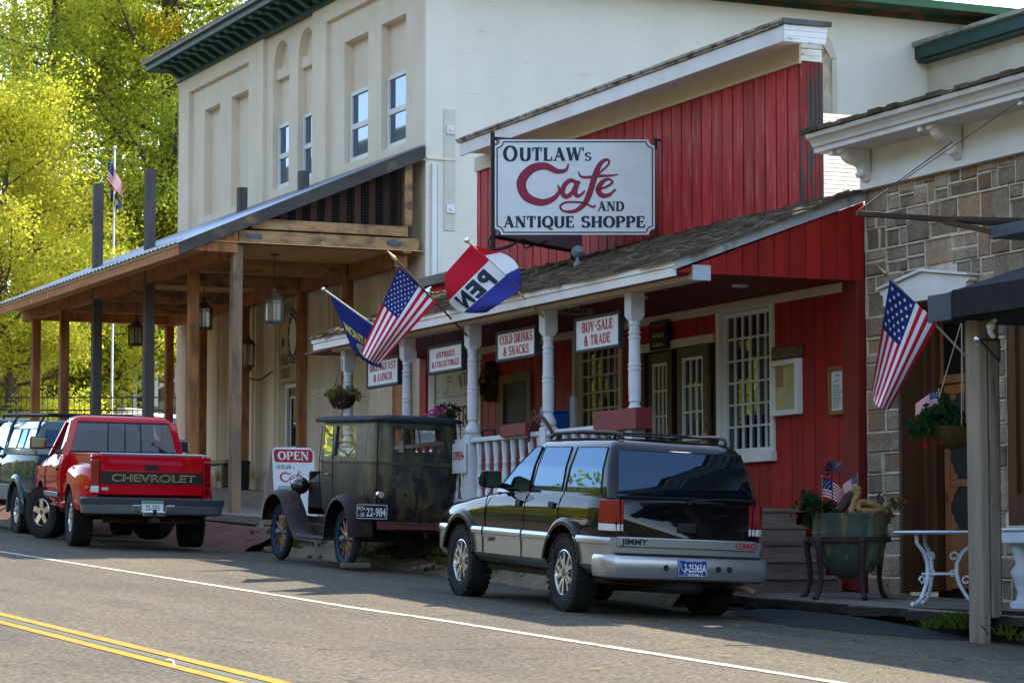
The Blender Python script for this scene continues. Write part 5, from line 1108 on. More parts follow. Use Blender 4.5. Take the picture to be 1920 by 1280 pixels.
    mb = MB(); mb.add([p for q in zip(rl, rr_) for p in q], [(2 * i, 2 * i + 1, 2 * i + 3, 2 * i + 2) for i in range(7)]); rw = mb.build('rear_window', autog, t, local=True, smooth=60)
    mb = MB(); mb.tube([(x, y - .001, z) for x, y, z in rl + rr_[::-1]], .007, 4, closed=True); mb.build('rear_window_seal', blackp, t, local=True)
    mb = MB(); q = [(x, itp(tab, z)[2] + .006, z) for x, z in ((-.70, 1.15), (.70, 1.15), (.58, 1.53), (-.58, 1.53))]; panel(mb, q); mb.build('windscreen', autog, t, local=True)
    # wiper, handle, tailgate trim
    mb = MB(); mb.tube([(.02, -.955, 1.075), (.05, -.965, 1.085), (.35, -.95, 1.112), (.62, -.945, 1.118)], .008, 5); mb.cyl((.02, -.93, 1.07), (.02, -.97, 1.07), .022); mb.cyl((.10, -.94, 1.075), (.10, -.965, 1.075), .018); mb.build('rear_wiper', blackp, t, local=True)
    mb = MB(); mb.box(-.10, .10, -.972, -.955, .79, .88); mb.build('tailgate_handle', blackp, t, local=True, bevel=.012)
    mb = MB(); mb.box(-.74, .74, -.985, -.95, .645, .735); st_ = mb.build('tailgate_strip', clad, t, local=True, bevel=.008)
    mb = MB(); mb.tube([(-.72, -.962, 1.09), (-.70, -.964, .75)], .005, 4); mb.tube([(.72, -.962, 1.09), (.70, -.964, .75)], .005, 4); mb.tube([(-.72, -.957, 1.09), (.72, -.957, 1.09)], .006, 4); mb.build('tailgate_gap', seam, t, local=True)
    if hero:
        fn = plane((0, -.986, .69), (1, 0, 0), (0, 0, 1))
        mb = MB(); sans(mb, 'JIMMY', fn, -.70, -.022, .05, xs=1.35, bold=.03, base=.001); mb.build('model_badge', blackp, st_, local=True)
        mb = MB(); sans(mb, 'GMC', fn, .52, -.022, .05, xs=1.5, bold=.03, base=.001); mb.build('maker_badge', M('badge_red', (.35, .02, .03), rough=.3), st_, local=True)
        fn2 = plane((-.887, 0, 0), (0, -1, 0), (0, 0, 1)); mb = MB(); sans(mb, 'JIMMY', fn2, -1.92, .59, .045, xs=1.2, bold=.02, base=.0015); mb.build('side_badge', blackp, c, local=True)
    # bumper
    mb = MB(); mb.loft([[(x, y, z) for x, y in rrect(-1.075 + a, -.62, .885 - a, .13)] for z, a in ((.35, .05), (.37, .015), (.44, 0), (.53, 0), (.565, .012), (.575, .04))]); bp = mb.build('rear_bumper', clad, t, smooth=35, local=True); cut(bp, [wc(0)])
    mb = MB(); mb.box(-.76, .76, -1.05, -.95, .576, .592); mb.build('bumper_step', blackp, t, local=True, bevel=.004)
    for x in (-.26, .30, .42):
        mb = MB(); mb.cyl((x, -1.07, .47), (x, -1.082, .47), .028, n=12); mb.build('bumper_hole', blackp, t, local=True)
    if hero:
        pl, fn = plate(t, (.02, -1.088, .475), (1, 0, 0), (0, 0, 1), .31, .155, M('plate_blue', (.012, .03, .20), rough=.35))
        mb = MB(); sans(mb, '3-25365A', fn, .025, -.035, .07, align='c', width=.235, bold=.02, base=.001); sans(mb, 'MONTANA - 10', fn, .03, -.068, .02, align='c', width=.15, bold=.02, base=.001); sans(mb, 'TREASURE STATE', fn, 0, .056, .012, align='c', width=.18, base=.001)
        for q in (((-.15, -.072), (.15, -.072)), ((-.15, .072), (.15, .072)), ((-.15, -.072), (-.15, .072)), ((.15, -.072), (.15, .072)), ((-.135, .05), (-.12, -.01)), ((-.12, -.01), (-.09, -.03)), ((-.09, -.03), (-.085, -.055)), ((-.085, -.055), (-.05, -.05))): ribbon(mb, list(q), .004, fn, .0012)
        mb.build('plate_lettering', M('plate_letter', (.72, .74, .78), rough=.4), pl, local=True)
        mb = MB(); mb.lathe([(.05, -.10), (.20, -.105), (.30, -.11), (.345, -.07), (.35, 0), (.345, .07), (.30, .10), (.05, .09)], (0, -.62, .34), 32, 'Z'); mb.build('spare_wheel', rubber, t, smooth=40, local=True)
        mb = MB(); mb.tube([(.5, -.2, .33), (.55, -.75, .33), (.66, -1.0, .30), (.72, -1.06, .26)], .032, 10); mb.build('exhaust_pipe', M('rusty_exhaust', (.16, .09, .05), rough=.7), t, smooth=50, local=True)
        for s in (-1, 1):
            mb = MB(); x = s * .56; mb.tube([(x, -.62, 1.63), (x, -.58, 1.675), (x, -.45, 1.69), (x * 1.01, .3, 1.70), (x, 1.0, 1.68), (x, 1.12, 1.64)], .017, 8); mb.tube([(x, -.42, 1.62), (x, -.45, 1.69)], .016, 6); mb.tube([(x, .95, 1.62), (x, .9, 1.685)], .016, 6); mb.build('roof_rail', blackp, t, smooth=50, local=True)
        for y in (-.25, .75):
            mb = MB(); mb.tube([(-.56, y, 1.69), (0, y - .02, 1.695), (.56, y, 1.69)], .010, 6); mb.build('roof_crossbar', blackp, t, smooth=50, local=True)
    for y in (0, 2.72):
        for s in (-1, 1): wheel(t, s * .745, y, .362, .362, .245, .212, 'split10', s, tread=hero)
    return t
blk = M('black_car_paint', (.004, .004, .005), rough=.4, coat=.75, spec=.0)
pewter = M('pewter_paint', (.34, .345, .36), rough=.28, metal=.7, coat=.6)
S1 = suv('black_suv', 'glossy black and pewter SUV with roof rails parked by the cafe porch', blk, pewter)
S1.scale = (.955, .955, 1.0); S1.location = (11.30, 22.85, road_z(11.30, 22.85)); S1.rotation_euler = (R(2.4), R(1.9), R(-.6))
dkb = M('dark_blue_paint', (.008, .014, .035), rough=.2, coat=1)
S2 = suv('dark_blue_suv', 'dark blue SUV at the left edge, only its roof above the green pickup', dkb, dkb, False)
wpaint = M('white_car_paint', (.72, .72, .70), rough=.25, coat=.8)
S3 = suv('white_suv', 'white SUV with roof light bar behind the grey canopy posts', wpaint, wpaint, False)
mb = MB(); mb.box(-.5, .5, .1, .36, 1.67, 1.75); mb.build('light_bar', M('light_bar', (.55, .55, .48), rough=.3), S3, local=True, bevel=.02); mb = MB(); mb.tube([(-.3, 1.0, 1.6), (-.3, .95, 2.3)], .006, 4); mb.build('antenna', blackp, S3, local=True)
x, y, z = at(8, 58); S2.location = (x, y, 2.42); S2.rotation_euler = (R(2.4), 0, R(2)); S2.scale = (1.12, 1.12, 1.22)
x, y, z = at(268, 62); S3.location = (x, y, 2.98); S3.rotation_euler = (0, 0, R(38)); S3.scale = (1.05, 1.05, 1.05)
S4 = suv('white_car', 'white car across the road, mirrored in the side of the black SUV', wpaint, wpaint, False); S4.location = (-.4, 44, 1.86); S4.rotation_euler = (R(2.4), 0, R(180))

# ------------------------------------------------------------------ red stepside pickup
redp = M('red_car_paint', (.47, .003, .008), rough=.4, coat=.8, spec=.0)
greyb = M('grey_bumper', (.16, .175, .19), (.12, .135, .15), scale=4, rough=.35, metal=.6)
def pickup():
    t = thing('red_pickup', 'bright red stepside pickup with black tailgate band parked beside the timber canopy', 'pickup truck')
    def wc(y, r=.46): m = MB(); m.cyl((-1.3, y, .42), (1.3, y, .42), r, n=36); return (m, under)
    st = []
    for y, w, ze, zc in ((1.06, .93, 1.27, 1.29), (1.10, .94, 1.29, 1.30), (2.0, .945, 1.285, 1.30), (2.5, .94, 1.24, 1.30), (3.2, .93, 1.17, 1.24), (3.75, .90, 1.12, 1.18), (3.88, .85, 1.08, 1.1)):
        st.append((y, w, [(.47, -.7), (.48, -.16), (.52, -.10), (.68, -.02), (.72, 0), (.95, .014), (1.10, .002), (1.2 * ze / 1.28, -.02), (ze, -.06), (zc - .01, -w * .4), (zc, -w * .8)]))
    mb = MB(); bodyloft(mb, st, None); b = mb.build('cab_body', redp, t, smooth=40, local=True); cut(b, [wc(2.98)])
    # bed box: floor, walls, tailgate
    mb = MB(); mb.box(-.80, -.735, -1.16, 1.0, .74, 1.30); mb.box(.735, .80, -1.16, 1.0, .74, 1.30); mb.box(-.735, .735, .94, 1.0, .74, 1.30); mb.box(-.735, .735, -1.1, .94, .74, .80); mb.build('bed', redp, t, local=True, bevel=.01)
    mb = MB(); mb.box(-.81, -.725, -1.0, 1.0, 1.302, 1.325); mb.box(.725, .81, -1.0, 1.0, 1.302, 1.325); mb.box(-.73, .73, -1.178, -1.09, 1.302, 1.335); mb.build('bed_rail_cap', chrome, t, local=True, bevel=.006)
    for s in (-1, 1):   # bulging step fender
        rings = []
        for y, w, zt, zb in ((-1.12, .86, 1.08, .70), (-1.05, .90, 1.12, .60), (-.8, .955, 1.155, .52), (-.4, .972, 1.17, .52), (.2, .972, 1.165, .52), (.55, .955, 1.12, .54), (.72, .90, 1.02, .62), (.78, .82, .95, .68)):
            rings.append([(s * x, y, z) for x, z in ((.79, zb), (w - .03, zb), (w, zb + .08), (w + .006, .85), (w - .008, zt - .12), (w - .05, zt - .03), (w - .11, zt), (.79, zt + .01))])
        mb = MB(); mb.loft(rings); f = mb.build('rear_fender', redp, t, smooth=50, local=True); cut(f, [wc(0)])
        mb = MB(); mb.box(s * .80, s * .94, .72, 1.05, .50, .60); mb.build('step', redp, t, local=True, bevel=.02)
        mb = MB(); mb.prism([(s * .735, -1.185), (s * .845, -1.165), (s * .855, -1.10), (s * .735, -1.10)], 'z', .875, 1.235); tl = mb.build('tail_light', redlens, t, local=True, bevel=.008)
        mb = MB(); mb.prism([(s * .74, -1.187), (s * .843, -1.167), (s * .85, -1.12), (s * .74, -1.12)], 'z', .78, .873); mb.build('reversing_lens', clearlens if s < 0 else redlens, tl, local=True, bevel=.006)
        mb = MB(); mb.box(s * .735, s * .85, -1.15, -1.0, 1.236, 1.30); mb.box(s * .735, s * .85, -1.15, -1.0, .70, .779); mb.build('bed_corner', redp, t, local=True, bevel=.02)
        mb = MB(); mb.box(s * .948, s * .962, 1.12, 2.45, .66, .73); mb.build('side_moulding', greyb, t, local=True, bevel=.006)
        for yy in (1.14, 2.42):
            mb = MB(); mb.tube([(s * (x + .002), yy, z) for x, z in ((.84, .52), (.925, .68), (.945, .72), (.96, .95), (.947, 1.1), (.925, 1.2), (.885, 1.28))], .006, 4); mb.build('door_gap', seam, t, local=True)
        mb = MB(); mb.box(s * .952, s * .968, 1.22, 1.36, 1.05, 1.10); mb.build('door_handle', blackp, t, local=True, bevel=.008)
        mb = MB(); mb.box(s * .98, s * 1.22, 2.25, 2.33, 1.36, 1.55); mb.box(s * .86, s * 1.0, 2.27, 2.31, 1.38, 1.42); m = mb.build('door_mirror', M('dark_red_plastic', (.06, .008, .01), rough=.3), t, local=True, bevel=.03)
        mb = MB(); mb.box(s * 1.0, s * 1.2, 2.243, 2.249, 1.385, 1.525); mb.build('mirror_glass', chrome, m, local=True, bevel=.002)
    mb = MB(); mb.box(-.728, .728, -1.18, -1.12, .75, 1.30); tg = mb.build('tailgate', redp, t, local=True, bevel=.012)
    mb = MB(); mb.box(-.722, .722, -1.184, -1.1805, .905, 1.075); band = mb.build('tailgate_band', M('black_band', (.006, .006, .007), rough=.25), tg, local=True)
    fn = plane((0, -1.186, 0), (1, 0, 0), (0, 0, 1)); gold = M('gold_outline', (.50, .36, .17), rough=.5)
    mb = MB(); sans(mb, 'CHEVROLET', fn, .03, .945, .092, align='c', width=1.18, bold=.022, base=.001); sans_w = 1.18
    mb.build('maker_lettering', gold, tg, local=True)
    mb = MB(); sans(mb, 'CHEVROLET', fn, .03, .951, .080, align='c', width=1.155, bold=-.012, base=.002); mb.build('lettering_fill', MATS['black_band'], tg, local=True)
    mb = MB(); mb.box(-.10, .09, -1.19, -1.18, 1.10, 1.18); mb.build('handle', blackp, tg, local=True, bevel=.006)
    mb = MB(); mb.box(-.70, -.605, -1.186, -1.1805, .81, .855); mb.build('bow_badge', M('badge_grey', (.4, .42, .45), rough=.3, metal=.6), tg, local=True, bevel=.004)
    # bumper
    mb = MB(); mb.loft([[(x, y, z) for x, y in rrect(-1.40 + a, -1.1, 1.0 - a * 1.2, .10)] for z, a in ((.475, .05), (.50, .012), (.61, 0), (.62, 0))]); bp = mb.build('rear_bumper', greyb, t, smooth=35, local=True)
    mb = MB(); mb.loft([[(x, y, z) for x, y in rrect(-1.41 + a, -1.09, 1.015 - a * 1.2, .10)] for z, a in ((.622, .0), (.70, .0), (.715, .02), (.72, .05))]); mb.build('bumper_pad', M('bumper_pad', (.035, .038, .045), rough=.5), t, smooth=35, local=True)
    pl, fn = plate(t, (-.02, -1.416, .60), (1, 0, 0), (0, 0, 1), .305, .155, plate_w)
    mb = MB(); sans(mb, '25-555', fn, 0, -.055, .075, align='c', width=.20, bold=.01, base=.001); mb.build('plate_number', ink, pl, local=True); mb = MB(); mb.add([fn(a, b, .0008) for a, b in ((-.15, .04), (.15, .04), (.15, .074), (-.15, .074))], [(0, 1, 2, 3)]); mb.build('plate_band', M('plate_green', (.10, .22, .16), rough=.5), pl, local=True)
    mb = MB(); mb.box(-.16, .16, -1.46, -1.40, .465, .53); mb.box(.17, .30, -1.415, -1.403, .53, .62); mb.box(-.30, -.18, -1.415, -1.403, .53, .62); mb.build('step_notch', chrome, t, local=True, bevel=.01)
    mb = MB(); mb.box(-.06, .06, -1.52, -1.2, .38, .44); mb.cyl((0, -1.5, .44), (0, -1.5, .52), .015); mb.sphere((0, -1.5, .535), .028, 10, 6); mb.build('tow_hitch', under, t, local=True)
    mb = MB(); mb.box(-.65, .72, -1.1, -1.02, .36, .46); mb.box(-.45, -.37, -1, 3.4, .40, .54); mb.box(.37, .45, -1, 3.4, .40, .54); mb.cyl((-.8, 0, .42), (.8, 0, .42), .05); mb.sphere((.05, 0, .42), .16); mb.cyl((-.8, 2.98, .40), (.8, 2.98, .40), .05); mb.box(-.7, .7, 1.1, 3.4, .42, .5); mb.lathe([(.02, -.12), (.34, -.11), (.37, -.05), (.37, .05), (.34, .1), (.02, .1)], (.12, -.62, .44), 24, 'Z'); mb.build('chassis', under, t, smooth=40, local=True)
    # cab top: pillars, roof, panes, interior
    tab = [(1.28, 1.075, 2.62, .905), (1.36, 1.085, 2.5, .89), (1.70, 1.14, 2.02, .785), (1.79, 1.17, 1.9, .745)]
    rr = MB(); rr.loft([[(x, y, z) for x, y in rrect(yr, yf, hw, .12)] for z, yr, yf, hw in ((1.775, 1.165, 1.92, .752), (1.82, 1.19, 1.86, .735), (1.86, 1.24, 1.78, .69), (1.88, 1.34, 1.66, .58))]); rr.build('roof', redp, t, smooth=50, local=True)
    def pillar(p, q, a, b, nm='pillar'):
        mb = MB(); mb.loft([[(p[0] + dx * a, p[1] + dy * b, p[2]) for dx, dy in ((-1, -1), (1, -1), (1, 1), (-1, 1))], [(q[0] + dx * a, q[1] + dy * b, q[2]) for dx, dy in ((-1, -1), (1, -1), (1, 1), (-1, 1))]]); mb.build(nm, redp, t, local=True, bevel=.015)
    for s in (-1, 1):
        pillar((s * .845, 1.15, 1.26), (s * .725, 1.225, 1.80), .058, .075); pillar((s * .865, 2.52, 1.26), (s * .71, 1.86, 1.80), .035, .05)
        mb = MB(); panel(mb, [(s * .885, 1.22, 1.30), (s * .885, 2.42, 1.30), (s * .755, 1.86, 1.77), (s * .755, 1.28, 1.77)]) if s > 0 else panel(mb, [(s * .885, 1.22, 1.30), (s * .885, 1.5, 1.30), (s * .77, 1.5, 1.72), (s * .755, 1.28, 1.77)]); mb.build('door_window', glass('cab_glass', (.004, .004, .005), .42, .01, 1.5), t, local=True)
    mb = MB(); mb.box(-.82, .82, 1.075, 1.13, 1.25, 1.345); mb.build('cab_back_sill', redp, t, local=True, bevel=.01)
    bk = [(-.805, 1.088, 1.34), (.805, 1.088, 1.34), (.69, 1.165, 1.775), (-.69, 1.165, 1.775)]
    mb = MB(); panel(mb, bk); rw = mb.build('rear_window', MATS['cab_glass'], t, local=True)
    mb = MB(); mb.tube([(p[0], p[1] - .004, p[2]) for p in bk], .014, 4, closed=True)
    for f in (-.24, .02, .26): mb.tube([(f, 1.084, 1.345), (f * .95, 1.160, 1.775)], .011, 4)
    mb.build('slider_frame', blackp, rw, local=True)
    mb = MB(); panel(mb, [(-.84, 2.56, 1.31), (.84, 2.56, 1.31), (.70, 1.9, 1.79), (-.70, 1.9, 1.79)]); mb.build('windscreen', MATS['cab_glass'], t, local=True)
    for x in (-.42, .42):
        mb = MB(); mb.loft([[(x + a * w, 1.36 + yy + b * .07, z) for a, b in ((-1, -1), (1, -1), (1, 1), (-1, 1))] for z, w, yy in ((1.0, .27, 0), (1.42, .25, -.06), (1.50, .16, -.07), (1.53, .10, -.07))]); mb.build('seat', M('dark_seat', (.02, .018, .018), rough=.9), t, smooth=60, local=True)
    mb = MB(); mb.box(-.8, .8, 1.2, 2.5, .9, .96); mb.box(-.8, .8, 2.3, 2.45, 1.0, 1.32); mb.box(-.1, .1, 1.95, 1.97, 1.66, 1.72); mb.tube([(-.42 + .18 * math.cos(a), 2.2 + .08 * math.sin(a), 1.22 + .16 * math.sin(a)) for a in [i * math.pi / 8 for i in range(16)]], .014, 5, closed=True); mb.build('dashboard', blackp, t, local=True)
    mb = MB(); mb.tube([(.66, 2.5, 1.28), (.70, 2.45, 1.95)], .006, 4); mb.build('antenna', blackp, t, local=True)
    for s in (-1, 1): wheel(t, s * .81, 0, .39, .39, .285, .205, 'five', s); wheel(t, s * .82, 2.98, .39, .39, .285, .205, 'five', s, steer=R(30))
    return t
RP = pickup(); RP.location = (10.45, 37.55, road_z(10, 37.5) + .015); RP.rotation_euler = (R(2.4), R(.6), R(-5.2))

# ------------------------------------------------------------------ green pickup with topper
teal = M('dark_teal_paint', (.010, .040, .048), rough=.4, coat=1., spec=.0)
def green_pickup():
    t = thing('green_pickup', 'dark teal pickup with windowed topper and black ladder rack at the left edge', 'pickup truck')
    def wc(y, r=.45): m = MB(); m.cyl((-1.3, y, .42), (1.3, y, .42), r, n=32); return (m, under)
    st = []
    for y, w, ze, zc in ((-1.2, .90, 1.27, 1.28), (-1.12, .945, 1.30, 1.31), (1.1, .955, 1.30, 1.31), (2.6, .95, 1.29, 1.32), (3.4, .94, 1.2, 1.28), (4.2, .90, 1.12, 1.18), (4.35, .8, 1.05, 1.07)): st.append((y, w, [(.52, -.7), (.53, -.06), (.60, -.02), (.80, .004), (.95, .012), (1.1, .0), (1.22 * ze / 1.3, -.025), (ze, -.06), (zc, -w * .6)]))
    mb = MB(); bodyloft(mb, st, None); b = mb.build('body', teal, t, smooth=40, local=True); cut(b, [wc(0), wc(3.4)])
    mb = MB(); mb.box(-.972, -.945, .5, 2.85, .545, .80); mb.box(.945, .972, .5, 2.85, .545, .80); mb.build('grey_rocker', M('dusty_rocker', (.12, .125, .125), (.17, .16, .145), scale=3, rough=.5), t, local=True, bevel=.008)
    for y in (0, 3.4):
        for s in (-1, 1):
            mb = MB(); vs = []; n = 20
            for i in range(n + 1):
                a = R(-8 + 196 * i / n)
                for q, x in ((.448, .93), (.45, 1.0), (.49, 1.01), (.55, .985), (.56, .94)): vs.append((s * x, y + q * math.cos(a), .42 + q * math.sin(a)))
            mb.add(vs, [(i * 5 + j, i * 5 + j + 1, i * 5 + j + 6, i * 5 + j + 5) for i in range(n) for j in range(4)]); mb.build('wheel_arch', teal, t, smooth=60, local=True)
    tab = [(1.28, 1.16, 2.95, .915), (1.40, 1.2, 2.8, .885), (1.78, 1.28, 2.2, .77), (1.85, 1.34, 2.1, .70), (1.87, 1.5, 1.95, .5)]; green_house(tab, teal, t)
    tt = [(1.30, -1.17, 1.14, .915), (1.42, -1.16, 1.14, .905), (1.74, -1.08, 1.14, .80), (1.83, -1.03, 1.12, .72), (1.86, -.9, 1.05, .5)]; green_house(tt, M('topper_paint', (.02, .055, .065), rough=.3, coat=.6), t, 'topper', .08)
    for s in (-1, 1):
        for a, b in ((-.95, -.32), (-.28, .22), (.26, .95)):
            mb = MB(); q = side_pane(tt, s, [(a, 1.40), (b, 1.40), (b - .02, 1.71), (a + (.06 if a < -.9 else .02), 1.71)]); panel(mb, q); mb.build('topper_window', autog, t, local=True); mb = MB(); mb.tube(q, .010, 4, closed=True); mb.build('window_seal', blackp, t, local=True)
        for pts in ([(1.30, 1.36), (1.9, 1.36), (1.82, 1.74), (1.36, 1.74)], [(1.98, 1.36), (2.72, 1.36), (2.2, 1.74), (1.90, 1.74)]): mb = MB(); panel(mb, side_pane(tab, s, pts)); mb.build('door_window', autog, t, local=True)
        for yy in (1.22, 1.94, 2.75): mb = MB(); mb.tube([(s * (x + .002), yy, z) for x, z in ((.93, .60), (.958, .80), (.966, .95), (.953, 1.1), (.925, 1.24), (.895, 1.30))], .006, 4); mb.build('door_gap', seam, t, local=True)
        mb = MB(); mb.box(s * .955, s * .975, 1.3, 1.44, 1.1, 1.15); mb.build('door_handle', teal, t, local=True, bevel=.008)
        mb = MB(); mb.box(s * .95, s * 1.18, 2.45, 2.53, 1.36, 1.52); mb.build('door_mirror', blackp, t, local=True, bevel=.03)
        mb = MB(); mb.tube([(s * .90, -1.0, 1.35), (s * .80, -1.0, 1.80), (s * .72, -1.0, 1.93), (s * .6, -1.0, 1.95)], .022, 6); mb.tube([(s * .90, 1.0, 1.35), (s * .80, 1.0, 1.82), (s * .72, 1.0, 1.93), (s * .6, 1.0, 1.95)], .022, 6); mb.tube([(s * .70, -1.15, 1.94), (s * .70, 2.3, 1.96), (s * .66, 2.5, 1.90)], .02, 6); mb.build('rack_rail', blackp, t, local=True)
    mb = MB(); [mb.tube([(-.7, y, 1.95), (.7, y, 1.95)], .02, 6) for y in (-1, 0, 1, 2.2)]; mb.build('rack_bar', blackp, t, local=True)
    mb = MB(); mb.box(-.7, .7, -1.1, 4, .42, .54); mb.cyl((-.8, 0, .4), (.8, 0, .4), .05); mb.build('chassis', under, t, local=True)
    mb = MB(); mb.box(-.74, .74, -1.19, -1.165, 1.40, 1.70); mb.build('rear_window', autog, t, local=True); mb = MB(); mb.box(-.95, .95, -1.36, -1.18, .55, .72); mb.build('rear_bumper', greyb, t, local=True, bevel=.03)
    for y in (0, 3.4):
        for s in (-1, 1): wheel(t, s * .82, y, .385, .385, .27, .205, 'ten', s)
    return t
GP = green_pickup(); GP.location = (10.95, 43.1, road_z(10.6, 43.1)); GP.rotation_euler = (R(2.4), 0, R(-1))

# ------------------------------------------------------------------ antique sedan
oldp = M('flaking_green_black', (.018, .022, .018), (.034, .036, .026), scale=2.2, rough=.42, bump=.2, bscale=12, wear=(.105, .08, .03), wth=.53, wsoft=.09, wscale=2.4, wstretch=(1.3, 1.3, .7), wear2=(.010, .011, .014), w2th=.53, w2scale=2.6, w2stretch=(1.6, 1.6, .6))
rustf = M('rusty_fender', (.022, .012, .011), (.012, .010, .012), scale=3, rough=.62, bump=.2, wear=(.055, .025, .016), wth=.55, wsoft=.06, wscale=3)
canvas = M('black_canvas', (.030, .036, .048), (.022, .026, .034), scale=5, rough=.8, bump=.4, bscale=12)
woodsp = M('wood_spoke', (.30, .16, .06), (.22, .11, .045), scale=8, rough=.6)
bluer = M('blue_rim', (.014, .048, .12), (.012, .04, .10), scale=6, rough=.5, wear=(.08, .07, .07), wth=.66, wscale=8)
oldred = M('rust_red_bumper', (.13, .035, .028), (.09, .03, .025), scale=3, stretch=(.5, 3, 3), rough=.6)
def antique():
    t = thing('antique_sedan', 'antique black and olive boxy sedan with wooden spoke wheels parked before the cafe', 'vintage car')
    hw = .575; yr, yf = -.52, 1.66; zb, zbelt = .62, 1.34
    def ring(z, a, yr_=yr, r=.16): return [(x, y, z) for x, y in rrect(yr_ + a, yf, hw - a, r)]
    mb = MB(); mb.loft([ring(.60, .10), ring(.64, .075), ring(.80, .035), ring(1.05, .005), ring(1.30, 0), ring(1.335, 0)], caps=True); b = mb.build('body', oldp, t, smooth=45, local=True)
    # upper shell with real window openings
    mb = MB(); mb.loft([ring(1.345, 0), ring(1.60, .012), ring(1.86, .03)]); up = mb.build('upper_body', oldp, t, smooth=45, local=True)
    inn = MB(); inn.loft([[(x, y, z) for x, y in rrect(yr + .035 + a, yf - .03, hw - .035 - a, .13)] for z, a in ((1.30, 0), (1.83, .03))])
    w1 = MB(); w1.box(-1, 1, .27, 1.03, 1.41, 1.80); w2 = MB(); w2.box(-1, 1, 1.13, 1.56, 1.41, 1.80); w3 = MB(); w3.box(-.33, .33, -1, .2, 1.475, 1.765); w4 = MB(); w4.box(-.55, .55, 1.4, 2, 1.38, 1.82)
    cut(up, [(inn, oldp), (w1, oldp), (w2, oldp), (w3, oldp), (w4, oldp)], False)
    mb = MB(); mb.loft([[(x, y, z) for x, y in rrect(yr - .012, yf + .012, hw + .012, .17)] for z in (1.325, 1.352)]); mb.build('belt_moulding', M('belt_rust', (.10, .06, .03), (.05, .045, .025), scale=3, rough=.6), t, smooth=40, local=True)
    mb = MB(); mb.tube([(-.338, yr + .005, 1.468), (.338, yr + .005, 1.468), (.338, yr + .016, 1.772), (-.338, yr + .016, 1.772)], .012, 6, closed=True); mb.build('rear_window_frame', oldp, t, local=True)
    gl = pane_clear
    mb = MB(); panel(mb, [(-.33, yr + .028, 1.475), (.33, yr + .028, 1.475), (.33, yr + .034, 1.765), (-.33, yr + .034, 1.765)]); mb.build('rear_window', gl, t, local=True)
    for s in (-1, 1):
        for a, b_ in ((.27, 1.03), (1.13, 1.56)):
            mb = MB(); x = s * (hw - .03); panel(mb, [(x, a, 1.41), (x, b_, 1.41), (x - s * .02, b_, 1.80), (x - s * .02, a, 1.80)]); mb.build('side_window', gl, t, local=True)
        mb = MB(); mb.tube([(s * (hw + .002), 1.08, 1.80), (s * (hw + .004), 1.08, 1.30), (s * (hw - .01), 1.07, 1.0), (s * (hw - .045), 1.04, .72)], .006, 4); mb.tube([(s * (hw - .03), 1.60, 1.80), (s * hw, 1.60, 1.30), (s * (hw - .04), 1.60, .7)], .006, 4); mb.build('door_gap', seam, t, local=True)
        mb = MB(); mb.cyl((s * hw, 1.17, 1.17), (s * (hw + .05), 1.17, 1.17), .012); mb.tube([(s * (hw + .045), 1.10, 1.17), (s * (hw + .045), 1.22, 1.17)], .010, 6); mb.build('door_handle', M('dull_steel', (.22, .22, .22), rough=.4, metal=.8), t, local=True)
        mb = MB(); mb.tube([(s * .55, yr + .035, 1.84), (s * .56, yr - .004 + .01, 1.32), (s * .55, yr + .02, .80), (s * .53, yr + .07, .63)], .007, 4); mb.build('body_seam', seam, t, local=True)
        # fenders and running board, one sweeping sheet
        path = [(3.02, .52), (3.0, .66), (2.90, .80), (2.72, .90), (2.5, .93), (2.28, .88), (2.05, .72), (1.85, .54), (1.68, .42), (1.5, .37), (1.1, .36), (.62, .36)]
        def fsheet(path, nm, x0=.60, x1=.88):
            mb = MB(); n = len(path); vs = []
            for i, (y, z) in enumerate(path):
                a = path[max(i - 1, 0)]; c = path[min(i + 1, n - 1)]; d = Vector((0, c[0] - a[0], c[1] - a[1])).normalized(); nn = Vector((0, -d.z, d.y)); nn = nn if nn.z > 0 or abs(nn.z) < .2 and nm == 'rear_fender' and (nn.y > 0) == (y > 0) else nn
                for x, q in ((x0, 0), (x0 + .08, .012), ((x0 + x1) / 2, .018), (x1 - .05, .008), (x1 - .01, -.02), (x1, -.055)):
                    p = Vector((s * x, y, z)) + (nn if nn.z >= 0 else -nn) * q; vs.append(p)
            mb.add(vs, [(i * 6 + j, i * 6 + j + 1, i * 6 + j + 7, i * 6 + j + 6) for i in range(n - 1) for j in range(5)])
            return mb.build(nm, rustf, t, smooth=70, local=True)
        def cr(P, n=5):
            o = []
            for i in range(len(P) - 1):
                p0 = P[max(i - 1, 0)]; p1 = P[i]; p2 = P[i + 1]; p3 = P[min(i + 2, len(P) - 1)]
                for k in range(n): q = k / n; o.append(tuple(.5 * (2 * p1[j] + (p2[j] - p0[j]) * q + (2 * p0[j] - 5 * p1[j] + 4 * p2[j] - p3[j]) * q * q + (3 * p1[j] - p0[j] - 3 * p2[j] + p3[j]) * q ** 3) for j in (0, 1)))
            return o + [P[-1]]
        fsheet(cr(path), 'front_fender')
        # rear fender: half arch
        mb = MB(); vs = []; n = 22
        for i in range(n + 1):
            a = R(-6 + 186 * i / n); rr = .50
            for x, dr in ((.58, 0), (.66, .012), (.76, .016), (.85, .004), (.885, -.02), (.89, -.06)): vs.append((s * x, (rr + dr) * math.cos(a), .42 + (rr + dr) * 1.0 * math.sin(a)))
        mb.add(vs, [(i * 6 + j, i * 6 + j + 1, i * 6 + j + 7, i * 6 + j + 6) for i in range(n) for j in range(5)]); mb.build('rear_fender', rustf, t, smooth=70, local=True)
        mb = MB(); mb.box(s * .60, s * .875, .52, 1.75, .335, .362); mb.box(s * .50, s * .60, .5, 1.8, .36, .52); mb.build('running_board', rustf, t, local=True, bevel=.006)
